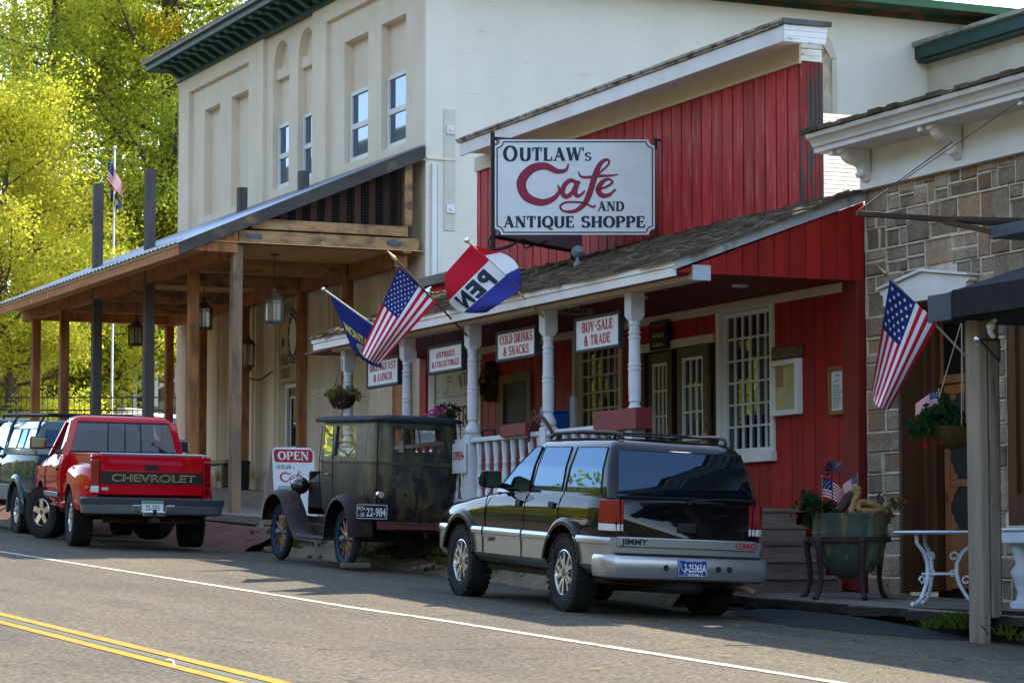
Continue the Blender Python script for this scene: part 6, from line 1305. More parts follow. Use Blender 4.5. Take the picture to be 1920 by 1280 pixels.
        # headlamp
        mb = MB(); mb.lathe([(.0, -.155), (.05, -.15), (.09, -.12), (.115, -.06), (.12, 0), (.122, .03), (.11, .045), (0, .06)], (s * .48, 2.62, 1.0), 20, 'Y'); mb.cyl((s * .48, 2.62, .90), (s * .48, 2.62, .72), .018); mb.build('headlamp', M('black_enamel', (.014, .012, .013), rough=.25, coat=.4), t, smooth=45, local=True)
    rfm = M('black_enamel', (.014, .012, .013))
    mb = MB(); rg = []
    for z, e, in ((1.862, .02), (1.885, .03), (1.905, .015), (1.925, -.08), (1.94, -.3)):
        rg.append([(x + random.uniform(-.006, .006), y, z + (random.uniform(-.006, .006) if z > 1.87 else random.uniform(-.012, .006)) - .02 * max(0, (abs(x) - .4))) for x, y in rrect(yr - e, yf + .20 + e * .3, hw + e, .16, 7)])
    mb.loft(rg); mb.build('roof', canvas, t, smooth=60, local=True)
    mb = MB(); mb.box(-.35, .35, 1.66, 2.62, .70, 1.08); mb.prism([(-.35, 1.08), (.35, 1.08), (.22, 1.18), (-.22, 1.18)], 'y', 1.66, 2.6); mb.box(-.34, .34, 2.6, 2.68, .62, 1.2); mb.build('bonnet', rustf, t, local=True, bevel=.02)
    # rear details
    mb = MB(); mb.box(-.62, .74, -.80, -.745, .525, .612); mb.box(-.62, .74, -.812, -.80, .595, .612); mb.box(-.62, .74, -.812, -.80, .525, .542); mb.box(.15, .22, -.815, -.74, .51, .625); mb.build('rear_bumper', oldred, t, local=True, bevel=.006)
    mb = MB(); mb.beam((-.20, -.56, .50), (.20, -.585, .86), .045, .02); mb.beam((.16, -.565, .50), (-.16, -.59, .78), .03, .02); mb.beam((.05, -.7, .42), (.05, -.58, .78), .05, .02); mb.cyl((-.2, -.585, .95), (-.2, -.60, .95), .018); mb.build('spare_carrier', rustf, t, local=True)
    pl, fn = plate(t, (-.66, -.66, .735), (1, 0, 0), (0, 0, 1), .40, .175, M('plate_black', (.012, .012, .014), rough=.4)); mb = MB(); sans(mb, '22-984', fn, -.075, -.055, .10, width=.255, bold=.012, base=.0012); sans(mb, 'MON', fn, -.185, .012, .05, width=.09, base=.0012); sans(mb, '-28', fn, -.175, -.06, .045, width=.075, base=.0012)
    for q in (((-.196, -.084), (.196, -.084)), ((-.196, .084), (.196, .084)), ((-.196, -.084), (-.196, .084)), ((.196, -.084), (.196, .084))): ribbon(mb, list(q), .006, fn, .0012)
    mb.build('plate_number', M('plate_letter', (.72, .74, .78)), pl, local=True)
    mb = MB(); mb.lathe([(0, .0), (.045, .0), (.05, .03), (.045, .06), (0, .065)], (-.56, -.68, .945), 14, 'Y'); mb.beam((-.56, -.62, .945), (-.56, -.45, .90), .02, .02); tl = mb.build('tail_lamp', chrome, t, smooth=40, local=True); mb = MB(); mb.cyl((-.56, -.682, .945), (-.56, -.690, .945), .034, n=12); mb.build('lens', M('dull_lens', (.35, .28, .2), rough=.2), tl, local=True)
    mb = MB(); mb.box(-.40, -.34, -.6, 2.8, .50, .60); mb.box(.34, .40, -.6, 2.8, .50, .60); mb.cyl((-.66, 0, .378), (.66, 0, .378), .035); mb.sphere((.05, 0, .378), (.12, .14, .15)); mb.cyl((.05, 0, .40), (0, 2.2, .5), .04); mb.cyl((-.66, 2.54, .36), (.66, 2.54, .36), .022); mb.box(-.5, .5, -.5, 1.6, .56, .62); mb.tube([(-.6, -.02, .48), (-.3, -.03, .62), (0, -.03, .66), (.3, -.03, .62), (.6, -.02, .48)], .025, 6); mb.cyl((-.25, .9, .48), (-.25, .2, .44), .05); mb.build('chassis', under, t, smooth=40, local=True)
    mb = MB(); mb.box(-.55, .55, -.25, .2, .66, 1.0); mb.box(-.55, .55, -.38, -.2, .9, 1.38); mb.box(-.52, .52, .85, 1.2, .66, .95); mb.box(-.52, .52, .78, .90, .9, 1.36); mb.build('seat', M('old_leather', (.03, .02, .014), rough=.7), t, local=True, bevel=.03)
    mb = MB(); c0 = Vector((-.28, 1.32, 1.42)); a1 = Vector((1, 0, 0)); a2 = Vector((0, .45, .9)).normalized(); n = 24
    mb.tube([c0 + (a1 * math.cos(2 * math.pi * i / n) + a2 * math.sin(2 * math.pi * i / n)) * .2 for i in range(n)], .014, 6, closed=True)
    for i in range(4): a = math.pi / 4 + i * math.pi / 2; mb.tube([c0, c0 + (a1 * math.cos(a) + a2 * math.sin(a)) * .2], .010, 5)
    mb.tube([c0, c0 + Vector((0, .5, -.35))], .016, 6); mb.build('steering_wheel', M('wheel_wood', (.10, .05, .035), rough=.5), t, smooth=50, local=True)
    for y in (0, 2.54):
        for s in (-1, 1):
            mb = MB(); n = 36; tp = [(0, .333 * math.cos(2 * math.pi * i / n), .333 * math.sin(2 * math.pi * i / n)) for i in range(n)]; mb.tube(tp, .049, 12, closed=True); T = Matrix.Translation((s * .735, y, .378)); mb.xf(T); w = mb.build('wheel', rubber, t, smooth=60, local=True)
            mb = MB(); mb.lathe([(.262, -.03), (.290, -.035), (.298, -.02), (.298, .02), (.290, .035), (.262, .03), (.262, -.03)], (0, 0, 0), 36, 'X'); mb.xf(T); mb.build('rim', bluer, w, smooth=40, local=True)
            for i in range(12):
                a = 2 * math.pi * i / 12; mb = MB(); mb.tube([(0, .05 * math.cos(a), .05 * math.sin(a)), (0, .16 * math.cos(a), .16 * math.sin(a)), (0, .265 * math.cos(a), .265 * math.sin(a))], [.020, .017, .014], 8); mb.xf(T); mb.build('spoke', woodsp, w, smooth=50, local=True)
            mb = MB(); mb.lathe([(0, s * .09), (.035, s * .085), (.045, s * .06), (.05, s * .03), (.085, s * .02), (.085, -s * .02), (.0, -s * .04)], (0, 0, 0), 16, 'X'); mb.xf(T); mb.build('hub', M('dull_steel', (.22, .22, .22)), w, smooth=40, local=True)
    return t
TM = antique(); TM.location = (12.24, 31.55, road_z(11.6, 31.55)); TM.rotation_euler = (R(2.4), R(1.0), 0)
# ================================================================== SIGNS
signw = M('sign_white', (.66, .68, .70), (.60, .62, .65), scale=3, stretch=(1, 1, 3), rough=.45, wear=(.45, .47, .50), wth=.68, wscale=3, wstretch=(.6, .6, 4))
navy = M('navy_letter', (.018, .028, .048), rough=.5)
wine = M('wine_letter', (.27, .018, .05), rough=.5)
redink = M('red_letter', (.42, .02, .025), rough=.5)
blkiron = M('black_iron', (.02, .02, .022), rough=.5)
frame_d = M('sign_frame_dark', (.045, .042, .048), (.03, .028, .032), scale=4, rough=.6)
# big projecting sign, two panels in a V on an iron post
P0 = Vector((12.89, 30.05, 0)); U = Vector((math.cos(_th), -math.sin(_th), 0)); zt, zb = PY(930, 262, 30.05).z, PY(930, 440, 30.05).z; SW, SH = 1.975, zt - zb
big = thing('cafe_sign', 'large white projecting sign with navy and wine lettering on the red false front', 'sign', (12.9, 30.05, 4.62))
fn = plane((P0.x, P0.y, zb), U, (0, 0, 1)); k = SW / 302
def C(px, py): return ((px - 928) * k, (440 - py) * SH / 178)
def notch(i, r, n=6):
    o = []
    for cx, cy, a0 in ((i, i, 90), (SW - i, i, 180), (SW - i, SH - i, 270), (i, SH - i, 0)):
        o += [(cx + r * math.cos(R(a0 - 90 * t / n)), cy + r * math.sin(R(a0 - 90 * t / n))) for t in range(n + 1)]
    return o
q = notch(0, .075); n_ = len(q); mb = MB(); mb.add([fn(a, b, 0) for a, b in q] + [fn(a, b, -.035) for a, b in q], [tuple(range(n_)), tuple(range(n_, 2 * n_))[::-1]] + [(i, (i + 1) % n_, n_ + (i + 1) % n_, n_ + i) for i in range(n_)]); mb.build('panel', signw, big)
ub = Vector((.83, .556, 0)); fb = plane((P0.x + .04, P0.y + .05, zb), ub, (0, 0, 1)); mb = MB(); mb.add([fb(a, b, l) for l in (0, .035) for a, b in ((0, 0), (SW, 0), (SW, SH), (0, SH))], [(0, 1, 2, 3), (4, 5, 6, 7), (0, 1, 5, 4), (1, 2, 6, 5), (2, 3, 7, 6), (3, 0, 4, 7)]); mb.build('back_panel', M('sign_back', (.28, .26, .30), rough=.6), big)
mb = MB(); q = notch(.028, .075, 8); q = q + q[:2]; ribbon(mb, q, .016, fn, .0025)
serif(mb, 'O', fn, C(944, 0)[0], C(0, 303)[1], .195, width=.172, bold=1.2, base=.003)
serif(mb, 'UTLAW', fn, C(974, 0)[0], C(0, 302)[1], .165, width=C(1094, 0)[0] - C(974, 0)[0], bold=1.3, base=.003)
serif(mb, "'", fn, C(1091, 0)[0], C(0, 302)[1], .165, base=.003); serif(mb, 'S', fn, C(1098, 0)[0], C(0, 302)[1], .105, bold=1.2, base=.003)
serif(mb, 'AND', fn, C(1122, 0)[0], C(0, 396)[1], .118, width=C(1172, 0)[0] - C(1122, 0)[0], bold=1.35, base=.003)
serif(mb, 'ANTIQUE', fn, C(944, 0)[0], C(0, 427)[1], .142, width=C(1078, 0)[0] - C(944, 0)[0], bold=1.35, base=.003); serif(mb, 'SHOPPE', fn, C(1091, 0)[0], C(0, 427)[1], .142, width=C(1212, 0)[0] - C(1091, 0)[0], bold=1.35, base=.003)
mb.build('navy_lettering', navy, big, weld=False)
x0, y0 = C(978, 380); mb = MB(); cafe_script(mb, fn, x0, y0, .485, .006, 1.0); mb.build('cafe_lettering', wine, big, weld=False)
mb = MB(); cafe_script(mb, lambda a, b, l: fn(a, b, l * .3), x0, y0, .485, .006, 1.2); mb.build('letter_outline', navy, big, weld=False)
mb = MB(); pp = P0 + Vector((-.01, .05, 0)); mb.cyl((pp.x, pp.y, 4.60), (pp.x, pp.y, zt + .10), .028, n=10); pb = pp + ub * SW; mb.cyl((pb.x - .05, pb.y, zb - .22), (pb.x - .05, pb.y, zt), .024, n=8); mb.beam((pp.x, pp.y, zb - .02), (pb.x, pb.y, zb - .02), .04, .04); mb.beam((pp.x, pp.y + .02, zt + .03), (14.8, pp.y + .02, zt + .03), .03, .03); mb.beam((P0.x - .03, P0.y - .01, zt + .012), (P0.x + .04, P0.y, zt + .012), .03, .04)
e = P0 + U * SW; mb.cyl((e.x + .03, e.y + .03, zb - .06), (e.x + .03, e.y + .03, zb + .12), .022, n=8); mb.cyl((e.x + .03, e.y + .03, zt - .12), (e.x + .03, e.y + .03, zt + .02), .022, n=8); mb.beam((e.x, e.y + .03, zt), (14.8, e.y + .03, zt), .025, .025); mb.build('iron_frame', blkiron, big)
mb = MB(); a = pp + Vector((0, 0, zb - .05)); mb.tube([a + Vector((0, -.02, .1)), a + Vector((-.06, 0, -.05)), a + Vector((-.02, .0, -.15)), a + Vector((.2, 0, -.1)), a + Vector((.45, .1, .03)), a + Vector((.7, .2, -.02)), a + Vector((.85, .25, .04))], .014, 6); mb.tube([a + Vector((.02, -.02, -.14)), a + Vector((.25, .05, -.06)), a + Vector((.42, .1, .0)), a + Vector((.5, .12, -.08)), a + Vector((.7, .2, 0))], .012, 6); mb.build('cable', blkiron, big, smooth=50)
# hanging signs under the porch beam
def hang_sign(px0, px1, pt, pb_, lines, label, hs, X=12.86):
    a = PX(px0, pt[0], X); b = PX(px1, pt[1], X); c = PX(px1, pb_, X); y0, y1 = b.y, a.y; z1 = (a.z + b.z) / 2; z0 = c.z; Wd, H = y1 - y0, z1 - z0
    t = thing('hanging_sign', label, 'sign', (X, (y0 + y1) / 2, z0), group='white signs hanging under the porch beam')
    mb = MB(); f = .035; mb.box(X - .035, X + .035, y0, y0 + f, z0, z1); mb.box(X - .035, X + .035, y1 - f, y1, z0, z1); mb.box(X - .034, X + .034, y0 + f, y1 - f, z0, z0 + f); mb.box(X - .034, X + .034, y0 + f, y1 - f, z1 - f, z1); mb.build('frame', frame_d, t, bevel=.004)
    MB().box(X - .02, X + .02, y0 + f, y1 - f, z0 + f, z1 - f).build('board', signw, t)
    fn = plane((X - .022, y1, z0), (0, -1, 0), (0, 0, 1)); mb = MB()
    for s, cy, w in lines: serif(mb, s, fn, Wd / 2, H * cy, hs, width=Wd * w, align='c', bold=1.25, base=.001)
    mb.build('lettering', redink, t, weld=False)
    mb = MB()
    for y in (y0 + .12, y1 - .12):
        z = z1
        while z < 4.31: mb.tube([(X + .006 * math.cos(i * 1.05), y + .010 * math.sin(i * 1.05), z + .012 + .014 * math.cos(i * 1.05)) for i in range(6)], .0028, 4, closed=True); z += .024
    mb.build('chain', M('dark_chain', (.06, .05, .045), rough=.6, metal=.5), t); return t
hang_sign(1081, 1166, (598, 582), 650, [('BUY~SALE', .56, .68), ('& TRADE', .18, .58)], 'hanging sign lettered BUY-SALE & TRADE', .112)
hang_sign(934, 1008, (625, 608), 668, [('COLD DRINKS', .56, .82), ('& SNACKS', .17, .64)], 'hanging sign lettered COLD DRINKS & SNACKS', .108)
hang_sign(806, 871, (652, 637), 693, [('ANTIQUES', .55, .54), ('& COLLECTIBLES', .23, .78)], 'hanging sign lettered ANTIQUES & COLLECTIBLES', .075)
hang_sign(691, 751, (677, 664), 720, [('BREAKFAST', .58, .82), ('& LUNCH', .22, .58)], 'hanging sign lettered BREAKFAST & LUNCH behind the flag', .10)
# arrow sign
Y = 28.75; a = PY(1030, 573, Y); b = PY(1118, 592, Y); t = thing('arrow_sign', 'tan arrow shaped ENTRANCE sign hanging behind a porch post', 'sign', (a.x, Y, b.z))
w, h = b.x - a.x, a.z - b.z; zc = (a.z + b.z) / 2; q = [(a.x, b.z), (b.x - .09, b.z), (b.x - .09, b.z - .02), (b.x, zc), (b.x - .09, a.z + .02), (b.x - .09, a.z), (a.x, a.z)]
mb = MB(); mb.prism(q, 'y', Y, Y + .02); mb.build('board', M('tan_board', (.36, .28, .19), (.30, .23, .15), rough=.7), t); fn = plane((a.x, Y, b.z), (1, 0, 0), (0, 0, 1)); mb = MB(); serif(mb, 'ENTRANCE', fn, .02, .025, h - .05, width=w - .13, bold=1.2); mb.build('lettering', ink, t, weld=False)
mb = MB(); mb.cyl((a.x + w * .72, Y + .01, a.z), (a.x + w * .72, Y + .01, 4.40), .005); mb.build('hook', blkiron, t)
# little signs on the porch wall
t = thing('black_wall_sign', 'small black sign with red and yellow lettering above the cafe door', 'sign', (14.7, 29.2, 4.0)); MB().box(14.70, 14.735, 28.95, 29.42, 3.965, 4.32).build('board', M('black_board', (.012, .012, .013), rough=.5), t)
fn = plane((14.698, 29.42, 3.965), (0, -1, 0), (0, 0, 1)); mb = MB(); sans(mb, 'AT OUR CAFE', fn, .235, .27, .045, align='c', width=.38, bold=.01); mb.build('red_lettering', M('bright_red', (.7, .02, .02), rough=.5), t); mb = MB(); sans(mb, 'ANTIQUES', fn, .235, .15, .05, align='c', width=.32, bold=.01); sans(mb, '-IN BACK-', fn, .235, .04, .045, align='c', width=.30, bold=.01); mb.build('yellow_lettering', M('bright_yellow', (.65, .5, .05), rough=.5), t)
t = thing('plank_sign', 'carved weathered ANTIQUES plank above the notice case', 'sign', (14.78, 26.1, 3.64)); MB().box(14.745, 14.795, 25.80, 26.43, 3.645, 3.80).build('plank', M('carved_plank', (.14, .095, .065), (.09, .065, .05), scale=3, stretch=(4, .5, 4), rough=.9, bump=.6, bscale=10), t, bevel=.006); fn = plane((14.743, 26.43, 3.645), (0, -1, 0), (0, 0, 1)); mb = MB(); serif(mb, 'ANTIQUES', fn, .04, .03, .095, width=.55, bold=.8); mb.build('lettering', M('pale_carving', (.30, .26, .21), rough=.8), t, weld=False)
t = thing('notice_case', 'white wall case with yellowed notices beside the big white window', 'notice case', (14.7, 26.1, 3.05)); mb = MB(); y0, y1, z0, z1 = 25.81, 26.42, 3.02, 3.64
mb.box(14.71, 14.795, y0, y0 + .05, z0, z1); mb.box(14.71, 14.795, y1 - .05, y1, z0, z1); mb.box(14.711, 14.795, y0 + .05, y1 - .05, z0, z0 + .06); mb.box(14.711, 14.795, y0 + .05, y1 - .05, z1 - .06, z1); mb.build('case', white, t, bevel=.004)
MB().box(14.76, 14.795, y0 + .06, y1 - .06, z0 + .06, z1 - .06).build('backing', M('yellow_paper', (.55, .52, .22), (.48, .44, .2), scale=5, rough=.8), t)
mb = MB(); 
for a, b, c, d in ((y1 - .23, y1 - .08, 3.34, 3.57),): mb.box(14.752, 14.758, a, b, c, d)
mb.build('orange_notice', M('orange_paper', (.45, .24, .13), (.38, .2, .12), scale=14, rough=.8, wear=(.15, .08, .05), wth=.62, wscale=30, wstretch=(1, .3, 2)), t)
mb = MB(); mb.box(14.753, 14.757, y0 + .09, y0 + .28, 3.30, 3.5); mb.box(14.753, 14.757, y0 + .12, y0 + .36, 3.09, 3.28); mb.build('pale_notice', M('pale_paper', (.46, .46, .26), (.40, .4, .22), scale=10, rough=.8, wear=(.25, .25, .15), wth=.66, wscale=30, wstretch=(1, .3, 2)), t)
t = thing('framed_notice', 'brown framed printed notice on the red wall near the stone corner', 'notice', (14.78, 25.0, 2.98)); y0, y1, z0, z1 = 24.84, 25.20, 2.97, 3.50; mb = MB(); f = .05
mb.box(14.75, 14.795, y0, y0 + f, z0, z1); mb.box(14.75, 14.795, y1 - f, y1, z0, z1); mb.box(14.751, 14.795, y0 + f, y1 - f, z0, z0 + f); mb.box(14.751, 14.795, y0 + f, y1 - f, z1 - f, z1); mb.build('frame', brown2, t, bevel=.006); MB().box(14.775, 14.78, y0 + f, y1 - f, z0 + f, z1 - f).build('paper', M('notice_paper', (.62, .62, .58), rough=.7), t)
mb = MB(); fn = plane((14.774, y1 - f, z0 + f), (0, -1, 0), (0, 0, 1)); rr = random.Random(3)
for i in range(20):
    if i in (17, 14): continue
    w = rr.uniform(.12, .20) if i < 16 else .09; x = .03 if i < 16 else .085
    while w > .01: u = rr.uniform(.012, .035); ribbon(mb, [(x, .03 + i * .019), (x + min(u, w), .03 + i * .019)], .008, fn, .001); x += u + .007; w -= u + .007
mb.build('print', ink, t)
t = thing('open_sign', 'small white OPEN sign on the porch rail behind the antique sedan', 'sign', (12.7, 31.5, 2.3)); a = PX(848, 832, 12.70); b = PX(872, 886, 12.70); MB().box(12.70, 12.72, b.y, a.y, b.z, a.z).build('board', signw, t, bevel=.004); fn = plane((12.698, a.y, b.z), (0, -1, 0), (0, 0, 1)); mb = MB(); sans(mb, 'OPEN-', fn, .03, .17, .10, width=a.y - b.y - .05, bold=.02); mb.build('lettering', redink, t)
# sandwich board
t = thing('sandwich_board', 'white folding pavement sign with red OPEN header behind the antique sedan', 'sign', (13.25, 40.2, 2.05)); Yb = 40.25; a = PY(510, 838, Yb); b = PY(588, 838, Yb); zt_ = a.z; xl, xr = a.x, b.x; zb_ = 2.02; W_ = xr - xl; H_ = zt_ - zb_
lean = .20
U2 = Vector((1, 0, 0)); V2 = Vector((0, lean, H_)).normalized(); fn = plane((xl, Yb - lean, zb_), U2, V2); L_ = math.hypot(lean, H_)
q = [(0, 0), (W_, 0), (W_, L_ - .06), (W_ - .04, L_ - .05), (W_ - .05, L_), (.05, L_), (.04, L_ - .05), (0, L_ - .06)]
mb = MB(); mb.add([fn(x, y, 0) for x, y in q] + [fn(x, y, -.02) for x, y in q], [tuple(range(8)), tuple(range(8, 16))[::-1]] + [(i, (i + 1) % 8, 8 + (i + 1) % 8, 8 + i) for i in range(8)]); mb.build('front_panel', M('board_white', (.70, .71, .70), (.62, .63, .62), scale=3, rough=.5), t)
mb = MB(); f2 = plane((xl, Yb + lean + .35, zb_), U2, Vector((0, -lean - .33, H_)).normalized()); mb.add([f2(x, y, l) for l in (0, -.02) for x, y in ((0, 0), (W_, 0), (W_, L_ + .05), (0, L_ + .05))], [(0, 1, 2, 3), (4, 5, 6, 7), (0, 1, 5, 4), (1, 2, 6, 5), (2, 3, 7, 6), (3, 0, 4, 7)]); mb.build('back_panel', M('board_pinkish', (.50, .36, .33), rough=.6), t)
mb = MB(); q = [(.03, L_ - .22), (.06, L_ - .24), (W_ - .06, L_ - .24), (W_ - .03, L_ - .22), (W_ - .02, L_ - .08), (W_ - .06, L_ - .03), (.06, L_ - .03), (.02, L_ - .08)]; mb.add([fn(x, y, .001) for x, y in q], [tuple(range(8))]); mb.build('red_header', M('header_red', (.36, .015, .02), rough=.5), t)
mb = MB(); serif(mb, 'OPEN', fn, W_ / 2, L_ - .20, .135, width=W_ * .74, align='c', bold=1.15); mb.build('header_letters', M('board_white', (.7, .71, .7)), t, weld=False)
mb = MB(); serif(mb, 'OUTLAW', fn, .06, L_ - .345, .06, width=.25); serif(mb, 'S', fn, .33, L_ - .345, .04); serif(mb, 'AND', fn, .36, L_ - .60, .045, width=.10); serif(mb, 'ANTIQUE', fn, .06, L_ - .68, .06, width=.27); serif(mb, 'SHOPPE', fn, .36, L_ - .68, .06, width=.25); mb.build('dark_letters', ink, t, weld=False)
mb = MB(); cafe_script(mb, fn, .12, L_ - .55, .15); sans(mb, 'ALL', fn, .08, L_ - .90, .10, width=.16, bold=.05); sans(mb, 'R', fn, W_ - .14, L_ - .90, .10, bold=.05); mb.build('red_letters', redink, t, weld=False)

# ================================================================== FLAGS
fl_r = M('flag_red', (.50, .012, .03), rough=.8); fl_w = M('flag_white', (.72, .72, .74), rough=.8); fl_b = M('flag_blue', (.018, .028, .145), rough=.8); fl_pr = M('open_purple_blue', (.04, .045, .24), rough=.8); gold_l = M('flag_gold', (.55, .42, .06), rough=.7)
def cloth(S, nu, nv, name, mats, mf, par):
    mb = MB(); mb.grid(S, nu, nv, mf); o = mb.build(name, mats, par, smooth=180); return o
def surf(P, Y, wave, bulge=(0, 0)):
    (a, b, c, d) = P
    def S(u, v):
        x = (a[0] * (1 - v) + b[0] * v) * (1 - u) + (c[0] * (1 - v) + d[0] * v) * u + bulge[0] * u * math.sin(math.pi * v)
        y = (a[1] * (1 - v) + b[1] * v) * (1 - u) + (c[1] * (1 - v) + d[1] * v) * u + bulge[1] * u * math.sin(math.pi * v)
        return PY(x, y, Y + wave(u, v))
    return S
def nrm(S, u, v):
    e = .004; return ((S(u + e, v) - S(u - e, v)).cross(S(u, v + e) - S(u, v - e))).normalized()
def patch(mb, S, pts, off=.006):
    out = []
    for u, v in pts:
        n = nrm(S, u, v); n = n if n.y < 0 else -n; out.append(S(u, v) + n * off)
    mb.add(out, [tuple(range(len(out)))])
def star(mb, S, cu, cv, r, asp, off=.006):
    pts = [(cu + r * (1 if i % 2 == 0 else .42) * math.cos(i * math.pi / 5) * asp, cv + r * (1 if i % 2 == 0 else .42) * math.sin(i * math.pi / 5)) for i in range(10)]
    c = S(cu, cv); n = nrm(S, cu, cv); n = n if n.y < 0 else -n; b = len(mb.v)
    mb.v += [tuple(S(*p) + n * off) for p in pts] + [tuple(c + n * off)]
    for i in range(10): mb.f.append((b + i, b + (i + 1) % 10, b + 10)); mb.mi.append(mb.cur)
def us_flag(S, par, rows=9, cols=11, r=.022, asp=.62, cu=.40, off=.006):
    f = cloth(S, 50, 52, 'cloth', [fl_r, fl_w, fl_b], lambda u, v: 2 if u < cu and v < 7 / 13 else (0 if int(v * 13) % 2 == 0 else 1), par)
    mb = MB()
    for i in range(rows):
        for j in range(cols):
            if (i + j) % 2 == 0: star(mb, S, cu * (j + 1) / (cols + 1), 7 / 13 * (i + 1) / (rows + 1), r, asp, off)
    mb.build('stars', fl_w, f, weld=False); return f
def pole(par, p0, p1, r, m, tip=None):
    mb = MB(); mb.cyl(p0, p1, r, n=8); d = (Vector(p1) - Vector(p0)).normalized()
    o = mb.build('pole', m, par, smooth=40); mb = MB()
    if tip == 'spear': mb.cyl(Vector(p1), Vector(p1) + d * .04, r * 1.6, r * 1.6); mb.cyl(Vector(p1) + d * .04, Vector(p1) + d * .17, r * 2.0, .002)
    else: mb.sphere(Vector(p1) + d * .02, r * 2.4, 10, 6)
    mb.build('finial', M('gilt', (.55, .45, .25), rough=.3, metal=.9) if tip == 'spear' else chrome, o, smooth=40)
    mb = MB(); mb.cyl(Vector(p0) - d * .02, Vector(p0) + d * .08, r * 1.7, n=8); mb.obox(Vector(p0) + Vector((.03, 0, -.05)), (.03, 0, 0), (0, .03, 0), (0, 0, .07)); mb.build('bracket', white, par)
tanpole = M('tan_pole', (.42, .30, .14), rough=.4); dkpole = M('dark_green_pole', (.035, .05, .04), rough=.4); whpole = M('white_pole', (.65, .63, .58), rough=.4)
# OPEN flag
Y = 28.25; b = PY(1029, 604, Y); tp = PY(877, 453, Y)
t = thing('open_flag', 'red white and blue OPEN flag flying from the middle porch post', 'flag', b); pole(t, b, tp, .013, tanpole)
S_ = surf([(884, 458), (977, 543), (833, 515), (912, 586)], Y - .02, lambda u, v: .07 * math.sin(u * 5 + v * 2.2) * u + .03 * math.sin(v * 9 + u * 3) * u, (-22, 26))
f = cloth(S_, 40, 42, 'cloth', [fl_r, fl_w, fl_pr], lambda u, v: 0 if v < .36 else 1 if v < .70 else 2, t)
mb = MB(); fnf = lambda a, b_, l: (lambda p, n: p + (n if n.y < 0 else -n) * .007)(S_(min(1, max(0, a)), .70 - b_ * .34), nrm(S_, min(.99, max(.01, a)), .70 - b_ * .34))
for ch, u0 in (('P', .17), ('E', .43), ('N', .69)): sans(mb, ch, fnf, u0, .11, .78, width=.21, bold=.05)
mb.build('lettering', navy, f, weld=False)
S2_ = surf([(888, 460), (978, 542), (908, 466), (979, 538)], Y + .05, lambda u, v: .04 * math.sin(v * 6), (20, -14)); cloth(S2_, 10, 30, 'folded_cloth', [fl_r, fl_w, fl_pr], lambda u, v: 0 if v < .22 else 1 if v < .66 else 2, f)
# US flag on the porch
Y = 30.53; b = PY(884, 638, Y); tp = PY(743, 488, Y); t = thing('us_flag', 'American flag on a spear tipped pole in front of the porch', 'flag', b, group='American flags on the shop fronts'); pole(t, b, tp, .013, dkpole, 'spear')
us_flag(surf([(748, 500), (819, 565), (677, 660), (712, 682)], Y - .02, lambda u, v: .06 * math.sin(v * 7 + u * 2) * u + .04 * math.sin(u * 4 + v * 3), (0, 6)), t, cu=.44)
# Montana flag
Y = 32.77; b = PY(772, 661, Y); tp = PY(609, 544, Y); t = thing('state_flag', 'navy state flag lettered MONTANA partly hidden by the American flag', 'flag', b); pole(t, b, tp, .012, whpole)
S_ = surf([(618, 552), (706, 616), (658, 650), (716, 690)], Y - .02, lambda u, v: .05 * math.sin(v * 6 + u * 4) * u, (-2, 8)); f = cloth(S_, 36, 36, 'cloth', [fl_b], None, t)
mb = MB(); fnf = lambda a, b_, l: (lambda p, n: p + (n if n.y < 0 else -n) * .007)(S_(.62 - b_, a), nrm(S_, min(.98, max(.02, .62 - b_)), min(.98, max(.02, a)))); sans(mb, 'MONTANA', fnf, .10, .0, .17, width=.86, bold=.04); mb.build('lettering', gold_l, f, weld=False)
mb = MB(); pts = [(.80 + .13 * math.cos(i * math.pi / 8), .50 + .2 * math.sin(i * math.pi / 8)) for i in range(16)]; patch(mb, S_, pts, .006); mb.build('seal', M('seal_grey', (.34, .33, .30), (.25, .25, .24), scale=12, rough=.8), f)
# US flag at the stone building
Y = 21.6; b = PY(1835, 692, Y); tp = PY(1664, 517, Y); t = thing('us_flag', 'American flag hanging by the stone building with large white stars', 'flag', b, group='American flags on the shop fronts'); pole(t, b, tp, .012, M('grey_pole', (.30, .28, .24), rough=.5), 'spear')
us_flag(surf([(1668, 525), (1759, 604), (1634, 736), (1667, 768)], Y - .03, lambda u, v: .07 * math.sin(v * 6.5 - .8 + u * 1.2) * (.25 + u) + .03 * math.sin(u * 5), (-6, 8)), t, rows=7, cols=7, r=.036, asp=.55, cu=.42)
# tall flagpole in the garden
px_, d_ = 209, 66; l_ = (px_ - 960) / 5000 * d_; fx, fy_ = l_ * .9165 + .4 * d_, .9165 * d_ - .4 * l_; tz_ = PY(209, 281, fy_).z
t = thing('garden_flagpole', 'tall silver flagpole with two limp flags among the yellow trees', 'flagpole', (fx, fy_, 2.6)); mb = MB(); mb.cyl((fx, fy_, 2.4), (fx, fy_, tz_), .04, .028, 10); mb.sphere((fx, fy_, tz_ + .05), .05); mb.build('pole', M('silver_pole', (.55, .57, .60), rough=.35, metal=.7), t, smooth=40)
S_ = surf([(207, 296), (207, 336), (218, 350), (232, 372)], fy_, lambda u, v: .15 * math.sin(v * 8) * u, (-8, 0)); S_2 = surf([(204, 298), (200, 338), (228, 340), (232, 374)], fy_ - .1, lambda u, v: .12 * math.sin(u * 8 + v * 2)); us_flag(S_2, t, 5, 5, .04, .6, .38, .02)
